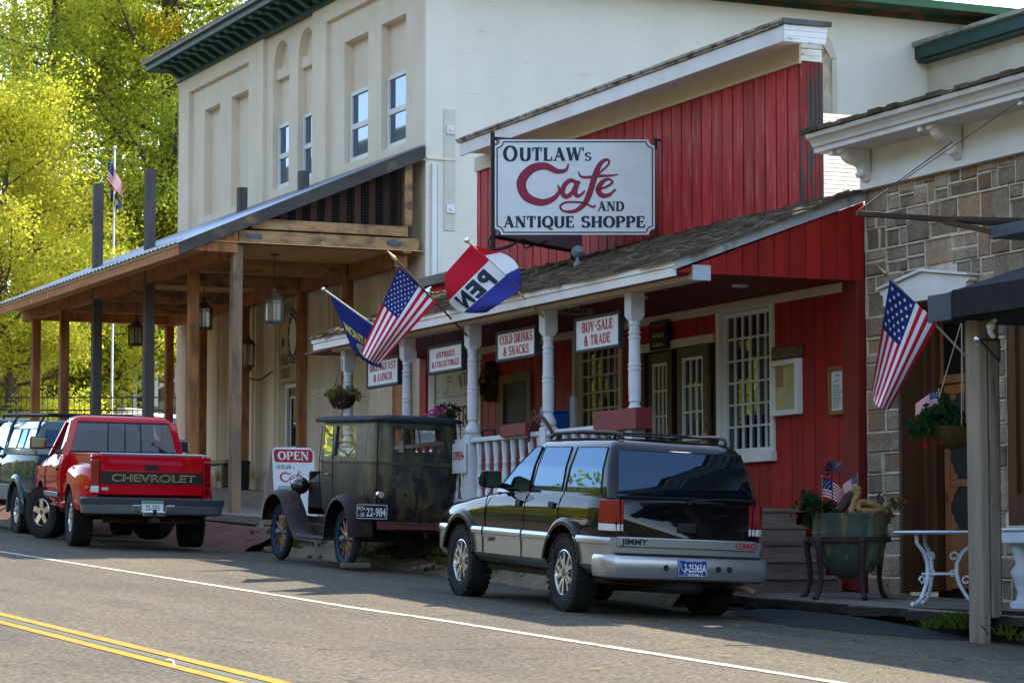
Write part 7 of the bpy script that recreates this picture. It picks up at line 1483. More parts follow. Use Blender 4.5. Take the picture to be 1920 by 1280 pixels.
S_ = surf([(207, 352), (207, 378), (228, 380), (226, 396)], fy_ - .05, lambda u, v: .1 * math.sin(u * 7)); o = cloth(S_, 14, 14, 'state_flag_cloth', [fl_b], None, t); mb = MB(); patch(mb, S_, [(.5 + .2 * math.cos(i * .785), .45 + .25 * math.sin(i * .785)) for i in range(8)], .02); mb.build('seal', gold_l, o)

# ================================================================== LANTERNS
lan_m = M('lantern_metal', (.15, .135, .12), (.10, .09, .08), scale=6, rough=.5, metal=.4); lan_b = M('lantern_brown', (.075, .042, .028), rough=.6); lan_g = glass('lantern_glass', (.25, .22, .17), .35, .15, 1.5)
def lantern(label, px, ytop, yb, x_l, metal, gmat, chain_to=6.585, sq=6):
    r = ray(px, yb); inv = HM.inverted(); o = inv @ Vector((0, 0, EYE)); dd = inv.to_3x3() @ r; q = HM @ (o + dd * ((x_l - o.x) / dd.x)); r2 = ray(px, ytop); z1 = EYE + r2.z * (q.y / r2.y); z0 = q.z; H = z1 - z0; w = H * .27
    t = thing('hanging_lantern', label, 'lantern', (q.x, q.y, z0), group='lanterns hanging under the timber canopy'); c = (q.x, q.y, 0); mb = MB()
    mb.lathe([(0, z0), (w * 1.02, z0), (w * 1.05, z0 + .02), (w * .95, z0 + .045), (0, z0 + .045)], c, sq); mb.lathe([(w * 1.12, z0 + H * .62), (w * 1.14, z0 + H * .655), (w * .75, z0 + H * .72), (w * .32, z0 + H * .84), (w * .16, z0 + H * .87), (w * .18, z0 + H * .93), (.0, z0 + H)], c, sq)
    for i in range(sq):
        a = 2 * math.pi * i / sq; p = Vector((q.x + w * .97 * math.cos(a), q.y + w * .97 * math.sin(a), 0)); mb.cyl(p + Vector((0, 0, z0 + .04)), p + Vector((0, 0, z0 + H * .64)), .011, n=5)
        a2 = 2 * math.pi * (i + 1) / sq; p2 = Vector((q.x + w * .97 * math.cos(a2), q.y + w * .97 * math.sin(a2), 0)); m_ = (p + p2) / 2
        mb.tube([p + Vector((0, 0, z0 + H * .50)), m_ + Vector((0, 0, z0 + H * .585)), p2 + Vector((0, 0, z0 + H * .50))], .008, 4); mb.cyl(m_ + Vector((0, 0, z0 + .04)), m_ + Vector((0, 0, z0 + H * .58)), .005, n=4)
    b_ = mb.build('housing', metal, t); mb = MB(); mb.lathe([(w * .90, z0 + .045), (w * .90, z0 + H * .63)], c, sq); mb.build('glass', gmat, t)
    mb = MB(); z = z1
    while z < chain_to - .02: mb.tube([(q.x + .011 * math.cos(k * 1.05), q.y + .011 * math.sin(k * 1.05), z + .014 + .016 * math.sin(k * 1.05)) for k in range(6)], .0035, 4, closed=True); z += .028
    mb.lathe([(.0, chain_to), (.085, chain_to), (.08, chain_to - .02), (.0, chain_to - .035)], c, 12); mb.build('chain', lan_b, t)
lantern('pale grey hanging lantern nearest the canopy end', 514, 538, 606, -2.2, lan_m, lan_g)
lantern('dark hanging lantern beside the middle brown posts', 382, 556, 618, -2.2, lan_b, lan_g)
lantern('brown hanging lantern between the two tall grey posts', 255, 593, 648, -2.2, lan_b, lan_g)
def q_h(px, py, xl):
    r = ray(px, py); inv = HM.inverted(); o = inv @ Vector((0, 0, EYE)); dd = inv.to_3x3() @ r; return HM @ (o + dd * ((xl - o.x) / dd.x))
q = q_h(465, 700, -.55); z0 = q.z; t = thing('wall_lantern', 'bronze glass carriage lantern behind the grey-brown corner post', 'lantern', tuple(q)); c = (q.x, q.y, 0); mb = MB(); br = M('bronze', (.13, .09, .045), rough=.45, metal=.6)
mb.lathe([(.0, z0 - .02), (.03, z0), (.10, z0 + .12), (.14, z0 + .14), (.14, z0 + .16), (0, z0 + .16)], c, 6); mb.lathe([(.14, z0 + .56), (.15, z0 + .58), (.11, z0 + .64), (.05, z0 + .68), (.03, z0 + .74), (0, z0 + .76)], c, 6)
for i in range(6): a = math.pi * i / 3; mb.cyl((q.x + .12 * math.cos(a), q.y + .12 * math.sin(a), z0 + .15), (q.x + .13 * math.cos(a), q.y + .13 * math.sin(a), z0 + .57), .010, n=5)
mb.tube([(q.x, q.y, z0), (q.x + .02, q.y, z0 - .10), (q.x + .25, q.y, z0 - .12), (q.x + .5, q.y, z0 + .05)], .015, 6); mb.build('housing', br, t); mb = MB(); mb.lathe([(.105, z0 + .16), (.115, z0 + .56)], c, 6); mb.build('glass', lan_g, t)
# ================================================================== SMALL THINGS
def leafball(par, c, r, n, mat, seed, size=.04, flat=.8, name='foliage', nc=14):
    rng = np.random.default_rng(seed); cs = np.array(c) + rng.normal(size=(nc, 3)) * np.array([r * .45, r * .45, r * .35]); v, f = leaves_mesh(cs, np.full(nc, r * .45), n, size, rng, flat)
    inv = INV[par.name]; m = np.array(inv); v = v @ m[:3, :3].T + m[:3, 3]; return mesh_np(name, v, f, mat, par)
fl_pink = leaf('petal_pink', (.55, .06, .25), (.7, .2, .4), (.6, .1, .3), .3); fl_redp = leaf('petal_red', (.45, .008, .01), (.6, .02, .02), (.5, .01, .012), .3); fl_whp = leaf('petal_white', (.6, .6, .5), (.7, .65, .5), (.65, .6, .45), .3)
lf_bk = leaf('basket_leaf', (.09, .09, .02), (.30, .26, .05), (.16, .15, .03)); lf_dg = leaf('dark_fern', (.012, .045, .015), (.04, .09, .025), (.02, .06, .02), .3)
moss = M('coir_liner', (.10, .06, .025), (.07, .045, .02), scale=14, rough=1, bump=1, bscale=30)
# hanging baskets
t = thing('hanging_basket', 'straggly flower basket hanging at the far end of the porch', 'flower basket', (12.75, 35.3, 3.3)); c = PX(642, 745, 12.75); z = c.z
mb = MB(); mb.lathe([(0, z - .17), (.13, z - .15), (.19, z - .04), (.20, z + .03), (.0, z + .02)], (c.x, c.y, 0), 14); mb.build('basket', M('brown_pot', (.05, .03, .022), rough=.8), t, smooth=50); mb = MB(); [mb.tube([(c.x + .17 * math.cos(a), c.y + .17 * math.sin(a), z + .03), (c.x, c.y, z + .62), (c.x, c.y, 4.3)], .004, 4) for a in (0, 2.1, 4.2)]; mb.build('hanger', blkiron, t)
leafball(t, (c.x, c.y, z + .04), .20, 1500, lf_bk, 1, .022, nc=20); leafball(t, (c.x, c.y, z - .05), .25, 240, fl_whp, 2, .016, name='blossom', nc=20)
c = PX(1785, 812, 13.15); t = thing('hanging_basket', 'coir basket of red flowers with small flags hung by the grey square post', 'flower basket', tuple(c)); mb = MB(); mb.lathe([(0, c.z - .15), (.12, c.z - .12), (.19, c.z - .02), (.215, c.z + .06), (0, c.z + .05)], (c.x, c.y, 0), 16); mb.build('basket', moss, t, smooth=50)
hk = Vector((c.x + .04, c.y - .12, 3.55)); mb = MB(); [mb.tube([(c.x + .19 * math.cos(a), c.y + .19 * math.sin(a), c.z + .06), hk], .005, 4) for a in (.4, 2.5, 4.6)]; mb.build('cord', M('tan_cord', (.40, .33, .24), rough=.9), t)
leafball(t, (c.x, c.y + .04, c.z + .12), .24, 1500, lf_dg, 3, .032, nc=16); leafball(t, (c.x - .03, c.y + .1, c.z + .04), .27, 60, fl_redp, 4, .026, name='blossom', nc=16)
def mini_flag(base, px, py, d, label, w=.17, h=.11, yaw=0., grp='small American flags in the planters'):
    p = Vector(base); t = thing('small_flag', label, 'flag', tuple(p), group=grp); mb = MB(); mb.cyl(p, p + Vector((0, 0, h + .16)), .004, n=5); mb.sphere(p + Vector((0, 0, h + .165)), .009, 6, 4); mb.build('stick', M('gilt', (.55, .45, .25)), t)
    dx, dy = math.cos(yaw), math.sin(yaw); S = lambda u, v: p + Vector((u * w * dx, u * w * dy + .02 * math.sin(u * 7 + v), h + .15 - v * h - u * u * w * .55)); us_flag(S, t, 4, 5, .05, .6, .4, .002); return t
mini_flag((c.x - .10, c.y + .05, c.z + .10), 0, 0, 0, 'small flag stuck in the red flower basket, left one', .2, .13, 2.6); mini_flag((c.x + .12, c.y - .12, c.z + .12), 0, 0, 0, 'small flag stuck in the red flower basket close to the grey post', .14, .12, .5)
# flood lamps
def onroof(px, py):
    a, b = 12.5, 14.8
    for _ in range(40):
        m = (a + b) / 2
        if PX(px, py, m).z > proof(m): a, b = (m, b) if (PX(px, py, b).z - proof(b)) < 0 else (a, m)
        else: a, b = (a, m) if (PX(px, py, a).z - proof(a)) > 0 else (m, b)
    return PX(px, py, (a + b) / 2)
p = onroof(1083, 500); p.z = proof(p.x); t = thing('flood_lamp', 'grey round flood lamp standing on the porch shingles below the big sign', 'lamp', tuple(p)); gl_ = M('lamp_grey', (.20, .225, .25), (.15, .17, .19), scale=8, rough=.55)
mb = MB(); mb.lathe([(0, -.02), (.055, 0), (.05, .05), (.03, .07), (.018, .10)], p, 10); mb.cyl(p + Vector((0, 0, .08)), p + Vector((0, 0, .15)), .02); mb.build('mount', gl_, t, smooth=50); c = p + Vector((0, 0, .19)); mb = MB(); mb.lathe([(0, -.07), (.05, -.06), (.068, -.02), (.072, .04), (.06, .05), (0, .03)], (0, 0, 0), 16, 'Y'); mb.xf(Matrix.Translation(c) @ Matrix.Rotation(R(-25), 4, 'X')); mb.build('head', gl_, t, smooth=50)
p = PX(808, 548, 14.3); t = thing('spot_lamp', 'chrome spot lamp by the red infill wall left of the OPEN flag', 'lamp', tuple(p)); mb = MB(); mb.lathe([(0, .10), (.04, .09), (.075, .03), (.085, 0), (.08, -.01), (.0, -.004)], (0, 0, 0), 16, 'Y'); mb.xf(Matrix.Translation(p) @ Matrix.Rotation(R(50), 4, 'Z')); mb.build('head', chrome, t, smooth=40); mb = MB(); mb.tube([p, p + Vector((.1, .06, -.05)), p + Vector((.45, .1, -.05))], .015, 6); mb.build('arm', gl_, t)
# wreath
t = thing('wreath', 'dried twig wreath with an orange bow on the red porch wall', 'wreath', (14.74, 34.66, 3.7)); c = PX(918, 715, 14.74); rng = np.random.default_rng(9); a = rng.random(26) * 6.28; cs = np.stack([np.full(26, c.x), c.y + .17 * np.cos(a), c.z + .20 * np.sin(a)], 1); v, f = leaves_mesh(cs, np.full(26, .085), 1500, .035, rng, 1); m = np.array(INV[t.name]); mesh_np('twigs', v @ m[:3, :3].T + m[:3, 3], f, lf_rd, t); mb = MB(); mb.sphere((c.x - .05, c.y + .10, c.z + .02), (.03, .05, .04), 8, 6); mb.sphere((c.x - .05, c.y + .09, c.z + .09), (.03, .035, .03), 8, 6); mb.build('bow', M('orange_bow', (.50, .14, .03), rough=.7), t, smooth=60)
# flower boxes and yard antiques on the porch rail
def fbox(x0, x1, yt, yb, label, grp, X=12.70):
    a = PX(x0, yt, X); b = PX(x1, yb, X); t = thing('flower_box', label, 'flower box', (X, (a.y + b.y) / 2, b.z), group=grp); z0, z1 = min(a.z, b.z), max(a.z, b.z); mb = MB(); mb.box(X, X + .02, b.y, a.y, z0, z1); mb.box(X + .18, X + .2, b.y, a.y, z0, z1); mb.box(X + .02, X + .18, b.y, b.y + .02, z0, z1); mb.box(X + .02, X + .18, a.y - .02, a.y, z0, z1); mb.box(X + .02, X + .18, b.y + .02, a.y - .02, z0, z0 + .02); mb.build('box', M('box_red', (.20, .03, .03), (.16, .024, .024), scale=2, rough=.55), t, bevel=.004)
    MB().box(X + .02, X + .18, b.y + .02, a.y - .02, z1 - .04, z1 - .03).build('soil', dirt, t)
fbox(938, 985, 797, 815, 'small red flower box on the rail below the screened window', 'red flower boxes on the porch rail'); fbox(1112, 1192, 772, 803, 'long plain red flower box on the rail below the white latticed window', 'red flower boxes on the porch rail')
t = thing('pink_flower_pot', 'pot of pink flowers on the porch rail above the antique sedan roof', 'flower pot', (12.82, 31.95, 2.9)); c = PX(830, 777, 12.82); mb = MB(); mb.lathe([(0, 2.90), (.08, 2.90), (.11, c.z - .02), (.12, c.z), (0, c.z - .02)], (c.x, c.y, 0), 12); mb.build('pot', M('terracotta', (.25, .10, .06), rough=.8), t, smooth=50); leafball(t, (c.x, c.y, c.z + .05), .17, 160, fl_pink, 12, .035, name='blossom'); leafball(t, (c.x, c.y - .08, c.z + .03), .15, 260, lf_dg, 13, .03)
gw = M('grey_driftwood', (.24, .23, .22), (.17, .165, .16), scale=3, stretch=(5, 5, .6), rough=.9, bump=.5, bscale=8)
for px0, px1, yt, yb, X, lb in ((1012, 1021, 762, 822, 13.15, 'short weathered grey board standing behind the porch rail by the blue box'), (1068, 1077, 742, 812, 13.2, 'narrow tall weathered grey board standing behind the rail by the latticed window')):
    a = PX(px0, yt, X); b = PX(px1, yb, X); t = thing('weathered_board', lb, 'board', (X, b.y, 1.97)); mb = MB(); w = a.y - b.y; mb.prism([(b.y, 1.975), (a.y, 1.975), (a.y, a.z - .02), (a.y - w * .3, a.z), (b.y, a.z - .03)], 'x', X, X + .05); mb.build('board', gw, t, bevel=.006)
a = PX(1018, 770, 13.35); b = PX(1033, 797, 13.35); t = thing('blue_box', 'bright blue box standing on the porch behind the iron tongs', 'box', (13.35, b.y, 1.97)); mb = MB(); mb.box(13.35, 13.6, b.y, a.y, 1.975, a.z - .03); mb.build('case', M('blue_plastic', (.01, .07, .32), rough=.5), t, bevel=.02); mb = MB(); mb.box(13.34, 13.61, b.y - .01, a.y + .01, a.z - .028, a.z); mb.build('lid', M('blue_plastic', (.01, .07, .32)), t, bevel=.012)
rust = M('rust_iron', (.11, .05, .035), (.07, .038, .03), scale=6, rough=.8)
t = thing('ice_tongs', 'rusty iron tongs with ring hanging over the porch rail', 'tongs', (12.70, 29.1, 2.6)); g = lambda x, y: PX(x, y, 12.70); mb = MB(); mb.tube([g(990, 828), g(992, 808), g(998, 792), g(1008, 781), g(1018, 783), g(1028, 797), g(1036, 812)], .022, 8); mb.tube([g(1001, 777) + Vector((.0, .05 * math.cos(i * .785), .05 * math.sin(i * .785))) for i in range(8)], .014, 6, closed=True); mb.tube([g(996, 795), g(1004, 786), g(1012, 790)], .018, 6); mb.build('tongs', rust, t, smooth=50)
for px0, lb in ((918, 'rusty red curved iron seat arm behind the rail near the wreath'), (1050, 'rusty red curved iron seat arm behind the rail by the grey board')):
    t = thing('iron_arm_chair', lb, 'chair', (13.5, 30, 1.97)); X = 13.35; g = lambda x, y: PX(x, y, X); base = g(px0, 812); t.location = (X, base.y, 1.97); INV[t.name] = Matrix.Translation(t.location).inverted()
    for dx in (0, .42):
        mb = MB(); mb.tube([Vector((X + dx, base.y - .28, 1.98)), Vector((X + dx, base.y - .25, base.z - .15)), Vector((X + dx, base.y - .12, base.z + .03)), Vector((X + dx, base.y + .10, base.z + .06)), Vector((X + dx, base.y + .24, base.z + .02)), Vector((X + dx, base.y + .3, 1.98))], .02, 8); mb.build('arm', M('red_iron', (.14, .025, .022), (.1, .03, .025), scale=5, rough=.6), t, smooth=50)
    mb = MB(); mb.box(X, X + .42, base.y - .25, base.y + .28, 2.38, 2.42); mb.build('seat', MATS['red_iron'], t, bevel=.01)
# copper cauldron planter on its iron stand
cx, cy = 13.72, 23.02; t = thing('copper_cauldron', 'verdigris copper cauldron planter in an iron stand beside the steps', 'planter', (cx, cy, 1.06)); z0 = 1.22
cop = M('verdigris', (.10, .135, .11), (.055, .075, .07), scale=2, stretch=(3, 3, .5), rough=.55, metal=.25, bump=.2, bscale=10, wear=(.30, .24, .11), wth=.56, wsoft=.06, wscale=2, wstretch=(3, 3, .35), wear2=(.09, .26, .18), w2th=.60, w2scale=3, w2stretch=(3, 3, .4))
mb = MB(); mb.lathe([(0, z0), (.12, z0 + .02), (.23, z0 + .09), (.32, z0 + .22), (.36, z0 + .36), (.37, z0 + .42), (.374, z0 + .62), (.386, z0 + .64), (.386, z0 + .655), (.362, z0 + .655), (.36, z0 + .58), (0, z0 + .56)], (cx, cy, 0), 40); [mb.sphere((cx + .373 * math.cos(a), cy + .373 * math.sin(a), z0 + .455), .011, 6, 4) for a in [i * 2 * math.pi / 56 for i in range(56)]]; mb.build('bowl', cop, t, smooth=45)
standm = M('stand_iron', (.035, .022, .02), (.05, .028, .022), scale=6, rough=.7)
mb = MB(); mb.lathe([(.372, z0 + .37), (.405, z0 + .37), (.405, z0 + .425), (.372, z0 + .425), (.372, z0 + .37)], (cx, cy, 0), 40); mb.build('stand_ring', standm, t, smooth=40)
for i, a in enumerate((R(255), R(15), R(135), R(195))):
    mb = MB(); pr = [(.41, z0 + .40), (.45, z0 + .34), (.42, z0 + .15), (.41, z0), (.44, z0 - .12), (.50, bz(cy) + .0)]; mb.tube([(cx + r_ * math.cos(a), cy + r_ * math.sin(a), z) for r_, z in pr], [.035, .038, .03, .026, .026, .032], 8); mb.sphere((cx + .43 * math.cos(a), cy + .43 * math.sin(a), z0 + .38), .05, 8, 6); mb.build('stand_leg', standm, t, smooth=60)
leafball(t, (cx - .32, cy + .14, z0 + .70), .20, 520, lf_dg, 21, .035); leafball(t, (cx + .30, cy - .14, z0 + .68), .16, 360, lf_rd, 22, .03, name='dry_stems'); leafball(t, (cx - .34, cy + .08, z0 + .72), .20, 26, fl_redp, 23, .028, name='blossom')
t2 = thing('rope', 'thick tan rope coiled over the copper cauldron rim', 'rope', (cx, cy, z0 + .65)); rp = M('tan_rope', (.36, .24, .09), (.26, .17, .06), scale=14, stretch=(1, 1, 1), rough=.9, bump=1, bscale=40)
def rope(pts, r):
    pts = [Vector(p) for p in pts]; den = []
    for i in range(len(pts) - 1):
        p0, p1, p2, p3 = pts[max(i - 1, 0)], pts[i], pts[i + 1], pts[min(i + 2, len(pts) - 1)]
        for k_ in range(8): q_ = k_ / 8; den.append(.5 * (2 * p1 + (p2 - p0) * q_ + (2 * p0 - 5 * p1 + 4 * p2 - p3) * q_ ** 2 + (3 * p1 - p0 - 3 * p2 + p3) * q_ ** 3))
    mb = MB()
    for s_ in range(3):
        o = []
        for i, p in enumerate(den): d = (den[min(i + 1, len(den) - 1)] - den[max(i - 1, 0)]).normalized(); u_ = d.orthogonal().normalized(); w_ = d.cross(u_); a = i * .7 + s_ * 2.094; o.append(p + (u_ * math.cos(a) + w_ * math.sin(a)) * r * .5)
        mb.tube(o, r * .62, 6)
    return mb
z1 = z0 + .66; mb = rope([(cx - .12, cy - .22, z1 + .0), (cx - .02, cy - .12, z1 + .10), (cx + .06, cy - .06, z1 + .20), (cx + .08, cy, z1 + .24), (cx + .05, cy + .1, z1 + .16)], .034); mb.build('rope_end', rp, t2, smooth=60); mb = rope([(cx + .30, cy - .22, z1 + .0), (cx + .18, cy - .16, z1 + .08), (cx + .06, cy - .12, z1 + .10), (cx - .02, cy - .2, z1 + .03), (cx + .1, cy - .28, z1 + .01), (cx + .28, cy - .2, z1 + .03)], .034); mb.build('rope_loop', rp, t2, smooth=60)
mb = MB(); mb.tube([(cx - .18, cy - .05, z1), (cx - .04, cy + .02, z1 + .10), (cx + .04, cy + .05, z1 + .18)], .05, 8); mb.build('driftwood', M('dark_root', (.07, .045, .035), rough=.9, bump=.8, bscale=20), t2, smooth=60)
mini_flag((cx - .30, cy + .02, z1), 0, 0, 0, 'larger small flag in the copper cauldron beside the pinwheel', .30, .20, .15); mini_flag((cx + .12, cy + .05, z1 + .08), 0, 0, 0, 'small folded flag at the middle of the copper cauldron', .14, .14, 2.4)
t = thing('pinwheel', 'dark tinsel pinwheel standing in the copper cauldron', 'pinwheel', (cx - .2, cy, z1)); mb = MB(); mb.cyl((cx - .2, cy, z1), (cx - .2, cy, z1 + .42), .006); mb.build('stick', standm, t); mb = MB()
for i in range(9): a = i * 2 * math.pi / 9; c0 = Vector((cx - .2, cy - .02, z1 + .42)); mb.add([c0, c0 + Vector((.12 * math.cos(a), -.03, .12 * math.sin(a))), c0 + Vector((.08 * math.cos(a + .5), .02, .08 * math.sin(a + .5)))], [(0, 1, 2)])
mb.build('vanes', M('tinsel', (.06, .06, .10), rough=.3, metal=.5), t)
# white iron bistro table
tx, ty = 13.55, 21.15; tb = bz(ty); t = thing('bistro_table', 'white cast iron round bistro table on the boardwalk', 'table', (tx, ty, tb)); wi = M('white_iron', (.60, .66, .74), (.52, .58, .66), scale=6, rough=.5)
mb = MB(); mb.lathe([(0, tb + .665), (.40, tb + .665), (.42, tb + .68), (.40, tb + .695), (0, tb + .695)], (tx, ty, 0), 32); mb.build('table_top', wi, t, smooth=40)
for i in range(3):
    a = R(200 + 120 * i); e = lambda r_, z: (tx + r_ * math.cos(a), ty + r_ * math.sin(a), tb + z); mb = MB(); mb.tube([e(.33, .66), e(.32, .58), e(.22, .50), e(.17, .40), e(.16, .30), e(.19, .20), e(.26, .08), e(.36, .02), e(.40, .03)], [.018, .018, .02, .018, .022, .018, .018, .02, .022], 8)
    for (r_, z, q_) in ((.14, .46, .045), (.25, .24, .045), (.13, .30, .035)): mb.tube([e(r_ + q_ * math.cos(k_ * .75) * (1 - k_ * .07), z + q_ * math.sin(k_ * .75) * (1 - k_ * .07)) for k_ in range(9)], .010, 5)
    mb.build('leg', wi, t, smooth=60)
mb = MB(); mb.tube([(tx + .15 * math.cos(k_ * math.pi / 8), ty + .15 * math.sin(k_ * math.pi / 8), tb + .30) for k_ in range(16)], .012, 6, closed=True); mb.build('brace_ring', wi, t, smooth=60)
# white stone bench at the right edge
b = PX(1908, 1000, 14.1); t = thing('stone_bench', 'pale stone bench with turned leg at the right edge', 'bench', (14.1, b.y - .4, bz(20))); mb = MB(); y1 = PX(1894, 1000, 14.1).y; mb.box(13.95, 14.4, y1 - 1.3, y1, b.z - .09, b.z + .02); mb.box(13.93, 14.42, y1 - 1.32, y1 + .02, b.z + .022, b.z + .05); mb.build('seat', wi, t, bevel=.01)
for y in (y1 - .15, y1 - 1.1): mb = MB(); mb.lathe([(.14, bz(20)), (.14, bz(20) + .06), (.08, bz(20) + .09), (.07, bz(20) + .16), (.11, bz(20) + .28), (.13, bz(20) + .34), (.08, bz(20) + .42), (.13, b.z - .12), (.13, b.z - .092)], (14.15, y, 0), 16); mb.build('leg', wi, t, smooth=50)
# lodge bench and bin
t = thing('timber_bench', 'plain timber bench against the lodge wall', 'bench', tuple(HM @ Vector((-.5, 9.4, 2.78)))); mb = MB(); mb.box(-.75, -.35, 8.35, 11.0, 3.24, 3.31); mb.xf(HM); mb.build('seat', M('bench_wood', (.34, .25, .16), (.26, .19, .12), scale=3, stretch=(4, .5, 4), rough=.8), t, bevel=.006)
for y in (8.6, 10.7): mb = MB(); mb.box(-.72, -.4, y - .05, y + .05, 2.76, 3.24); mb.xf(HM); mb.build('leg', M('bench_leg', (.12, .075, .05), rough=.8), t)
c = HM @ Vector((-.5, 8.12, 0)); t = thing('litter_bin', 'black cylindrical litter bin beside the timber bench', 'bin', (c.x, c.y, 2.7)); mb = MB(); mb.lathe([(0, 2.68), (.17, 2.68), (.19, 3.22), (.0, 3.22)], (c.x, c.y, 0), 18); mb.build('drum', blackp, t, smooth=40); mb = MB(); mb.lathe([(.2, 3.222), (.2, 3.27), (.0, 3.30)], (c.x, c.y, 0), 18); mb.build('lid', blackp, t, smooth=40)
# wheel chock, white pipe
p = PR(664, 1063); t = thing('wheel_chock', 'flat scrap of timber chocking the antique sedan wheel', 'chock', (p.x, p.y, p.z)); mb = MB(); mb.box(p.x - .17, p.x + .21, p.y - .04, p.y + .05, p.z - .01, p.z + .055); mb.build('block', M('chock_wood', (.17, .12, .075), (.12, .085, .055), scale=5, stretch=(.5, 4, 4), rough=.9), t, bevel=.01)
c = PX(602, 1005, 12.75); t = thing('white_pipe', 'short white pipe stub behind the antique sedan wheels', 'pipe', (c.x, c.y, c.z - .2)); mb = MB(); mb.lathe([(.09, c.z - .35), (.09, c.z + .13), (.075, c.z + .13), (.075, c.z)], (c.x, c.y, 0), 16); mb.build('pipe', white, t, smooth=40)
# rocks and weeds on the bank, grass by the post, litter
rk = M('bank_stone', (.22, .175, .12), (.15, .12, .09), scale=4, rough=.95, bump=.8, bscale=12); rr = random.Random(4)
def rocks(name, x0, x1, y0, y1, zf, n, s0, s1):
    mb = MB()
    for i in range(n):
        x, y = rr.uniform(x0, x1), rr.uniform(y0, y1); s_ = rr.uniform(s0, s1); b0 = len(mb.v); mb.sphere((x, y, zf(x, y)), (s_ * rr.uniform(.7, 1.4), s_ * rr.uniform(.7, 1.4), s_ * rr.uniform(.4, .8)), 7, 5)
        mb.v[b0:] = [tuple(c_ + rr.uniform(-.18, .18) * s_ for c_ in v) for v in mb.v[b0:]]
    return tag(mb.build(name, rk), 'loose stones and grit along the foot of the porches', 'stones', kind='stuff')
bankz = lambda x, y: road_z(12.35, y) + (1.74 + .02 * (y - 30) - road_z(12.35, y)) * max(0, min(1, (x - 12.35) / .77)) ** .8
rocks('bank_stones', 12.35, 13.0, 26, 39.5, bankz, 110, .02, .075)
pb_ = rocks('gravel', 9.2, 12.9, 14, 34, lambda x, y: road_z(x, y) + .001, 420, .003, .008); pb_['label'] = 'scattered grit and pebbles on the roadside'
def tufts(name, spots, lm, label, seed):
    rng = np.random.default_rng(seed); V = []
    for (x, y, z, r, n, h) in spots:
        for i in range(n):
            a = rng.uniform(0, 6.28); q_ = r * rng.random() ** .6; bx, by = x + q_ * math.cos(a), y + q_ * math.sin(a); hh = h * rng.uniform(.4, 1.1); l = rng.normal(size=2) * hh * .45; w_ = .006; d = rng.normal(size=2); d /= np.linalg.norm(d)
            V.append([(bx - d[0] * w_, by - d[1] * w_, z), (bx + d[0] * w_, by + d[1] * w_, z), (bx + l[0] * .5 + d[0] * w_ * .7, by + l[1] * .5 + d[1] * w_ * .7, z + hh * .65), (bx + l[0], by + l[1], z + hh * .95)])
    v = np.array(V).reshape(-1, 3); o = mesh_np(name, v, np.arange(len(v)).reshape(-1, 4), lm); return tag(o, label, 'grass', kind='stuff')
g0 = PR(1815, 1178); tufts('grass', [(g0.x, g0.y, g0.z, .17, 200, .17), (g0.x - .15, g0.y + .25, g0.z, .16, 90, .09), (12.9, 20.1, .86, .2, 50, .08), (12.85, 18.9, .80, .25, 60, .10), (12.8, 18.5, .77, .25, 50, .09)], leaf('grass_blade', (.05, .09, .012), (.20, .18, .03), (.09, .13, .02)), 'green grass growing round the grey square post', 61)
tufts('weeds', [(12.55 + .25 * rr.random(), 24.5 + i * .45 + .2 * rr.random(), 0, .15, 40, .12) for i in range(0)] + [(x, y, bankz(x, y), .18, 70, .13) for x, y in [(12.45 + rr.random() * .4, 25 + rr.random() * 14) for _ in range(34)]], lf_dk, 'low weeds on the dirt bank', 62)
lm_ = M('fallen_leaf', (.48, .22, .04), (.36, .15, .03), scale=9, rough=.8)
for i, (px, py, s_, lb) in enumerate(((1116, 1256, .05, 'orange fallen leaf on the sunlit road'), (1248, 1180, .035, 'small fallen leaf at the shadow edge'), (1222, 1187, .04, 'pale fallen leaf beside the shadow edge'), (1630, 1198, .04, 'curled leaf in the shade by the boardwalk'), (1362, 1232, .06, 'brown twiggy leaf on the sunlit road'), (214, 1127, .045, 'green scrap on the sunlit lane'))):
    p = PR(px, py); mb = MB(); a = i * 1.3; mb.add([(p.x + s_ * math.cos(a) * u - s_ * .5 * math.sin(a) * w_, p.y + s_ * math.sin(a) * u + s_ * .5 * math.cos(a) * w_, p.z + .006 + .012 * abs(w_) + .01 * u * u) for u, w_ in ((-1, 0), (-.3, .8), (.5, .7), (1, 0), (.5, -.7), (-.3, -.8))], [(0, 1, 2, 3), (0, 3, 4, 5)]); tag(mb.build('fallen_leaf', lm_ if i != 5 else M('green_scrap', (.2, .35, .15), rough=.7), loc=tuple(p)), lb, 'leaf', 'leaves and scraps on the road')
mb = MB(); fn = lambda a, b_, l: PR(320 + a, 1240 - b_, .009 + .0) ; ribbon(mb, [(-9, 4), (-2, 5), (5, 2), (7, -5), (6, -9)], lambda t_, dx, dy: 4.2 * math.sin(math.pi * min(.97, max(.06, t_))), fn, 0); tag(mb.build('feather', fl_w), 'curved white feather lying on the yellow centre line', 'feather')
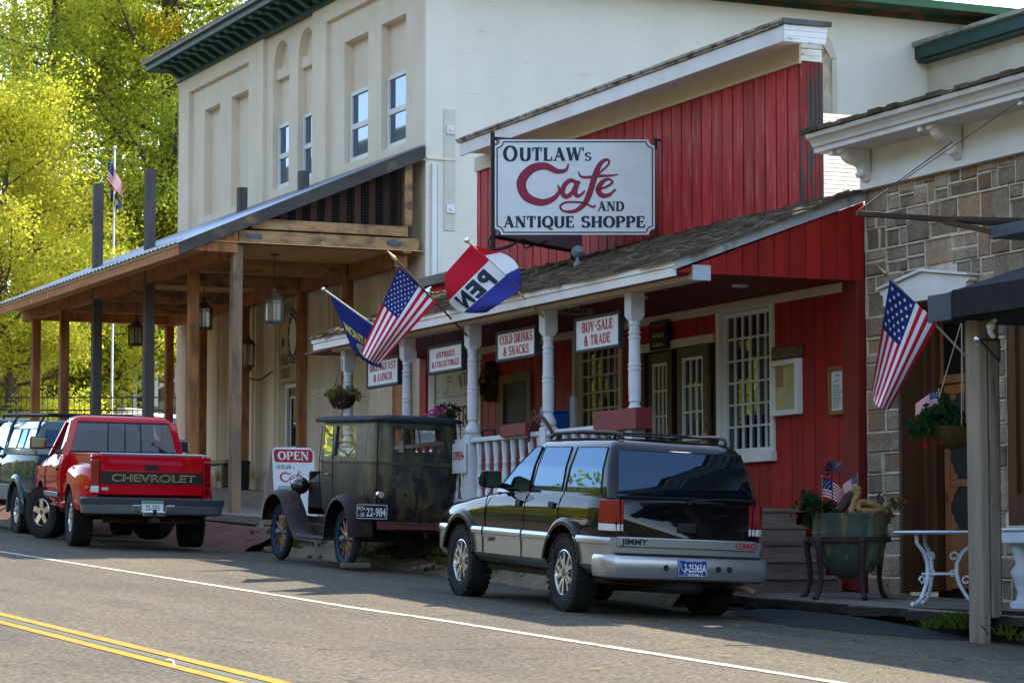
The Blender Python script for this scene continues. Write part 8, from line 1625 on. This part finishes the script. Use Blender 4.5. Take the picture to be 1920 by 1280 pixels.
# garden beyond: iron fence, stairs, planter
def gp(px, d): l = (px - 960) / 5000 * d; return Vector((l * .9165 + .4 * d, .9165 * d - .4 * l, 0))
A, B = gp(-60, 61), gp(338, 61); t = thing('iron_fence', 'thin dark iron fence in front of the garden shrubs', 'fence', (A.x, A.y, 2.7)); mb = MB(); L = (B - A).length; n = int(L / .12); zt_ = PY(150, 745, A.y).z; zb_ = zt_ - 1.25; fm = M('fence_iron', (.035, .03, .028), rough=.6)
for i in range(n + 1): p = A.lerp(B, i / n); mb.cyl((p.x, p.y, zb_), (p.x, p.y, zt_ + (.06 if i % 2 else 0)), .009, n=4)
mb.build('pickets', fm, t); mb = MB(); [mb.beam((A.x, A.y, z), (B.x, B.y, z), .02, .03) for z in (zt_ - .06, zt_ - .35, zb_ + .15)]; mb.build('rail', fm, t)
t = thing('garden_stairs', 'white railed stairs climbing the hillside behind the lodge', 'stairs', tuple(gp(240, 74)) ); wr = M('stair_white', (.62, .66, .72), rough=.5)
a0, b0 = gp(232, 74), gp(352, 74); za, zb_ = PY(232, 700, a0.y).z, PY(352, 648, b0.y).z
mb = MB()
for dz in (0, -.42, -.80): mb.beam(a0 + Vector((0, 0, za + dz)), b0 + Vector((0, 0, zb_ + dz)), .07, .07)
mb.build('rail', wr, t)
for i in range(7): p = a0.lerp(b0, i / 6); z = za + (zb_ - za) * i / 6; mb = MB(); mb.box(p.x - .05, p.x + .05, p.y - .05, p.y + .05, z - 1.3, z + .06); mb.build('baluster', wr, t)
mb = MB(); mb.beam(a0 + Vector((.3, .3, za - 1.3)), b0 + Vector((.3, .3, zb_ - 1.3)), .8, .25); mb.build('flight', M('stair_concrete', (.26, .27, .28), rough=.9), t)
p = gp(196, 73); z = PY(196, 728, p.y).z; t = thing('planter_box', 'reddish brown square planter box in the garden', 'planter', (p.x, p.y, z)); mb = MB(); mb.obox((p.x, p.y, z + .35), (.55, -.24, 0), (.2, .5, 0), (0, 0, .40)); mb.build('box', M('planter_brown', (.10, .035, .025), (.075, .028, .02), scale=3, rough=.8), t, bevel=.02); leafball(t, (p.x, p.y, z + .95), .5, 700, lf_dk, 33, .06)
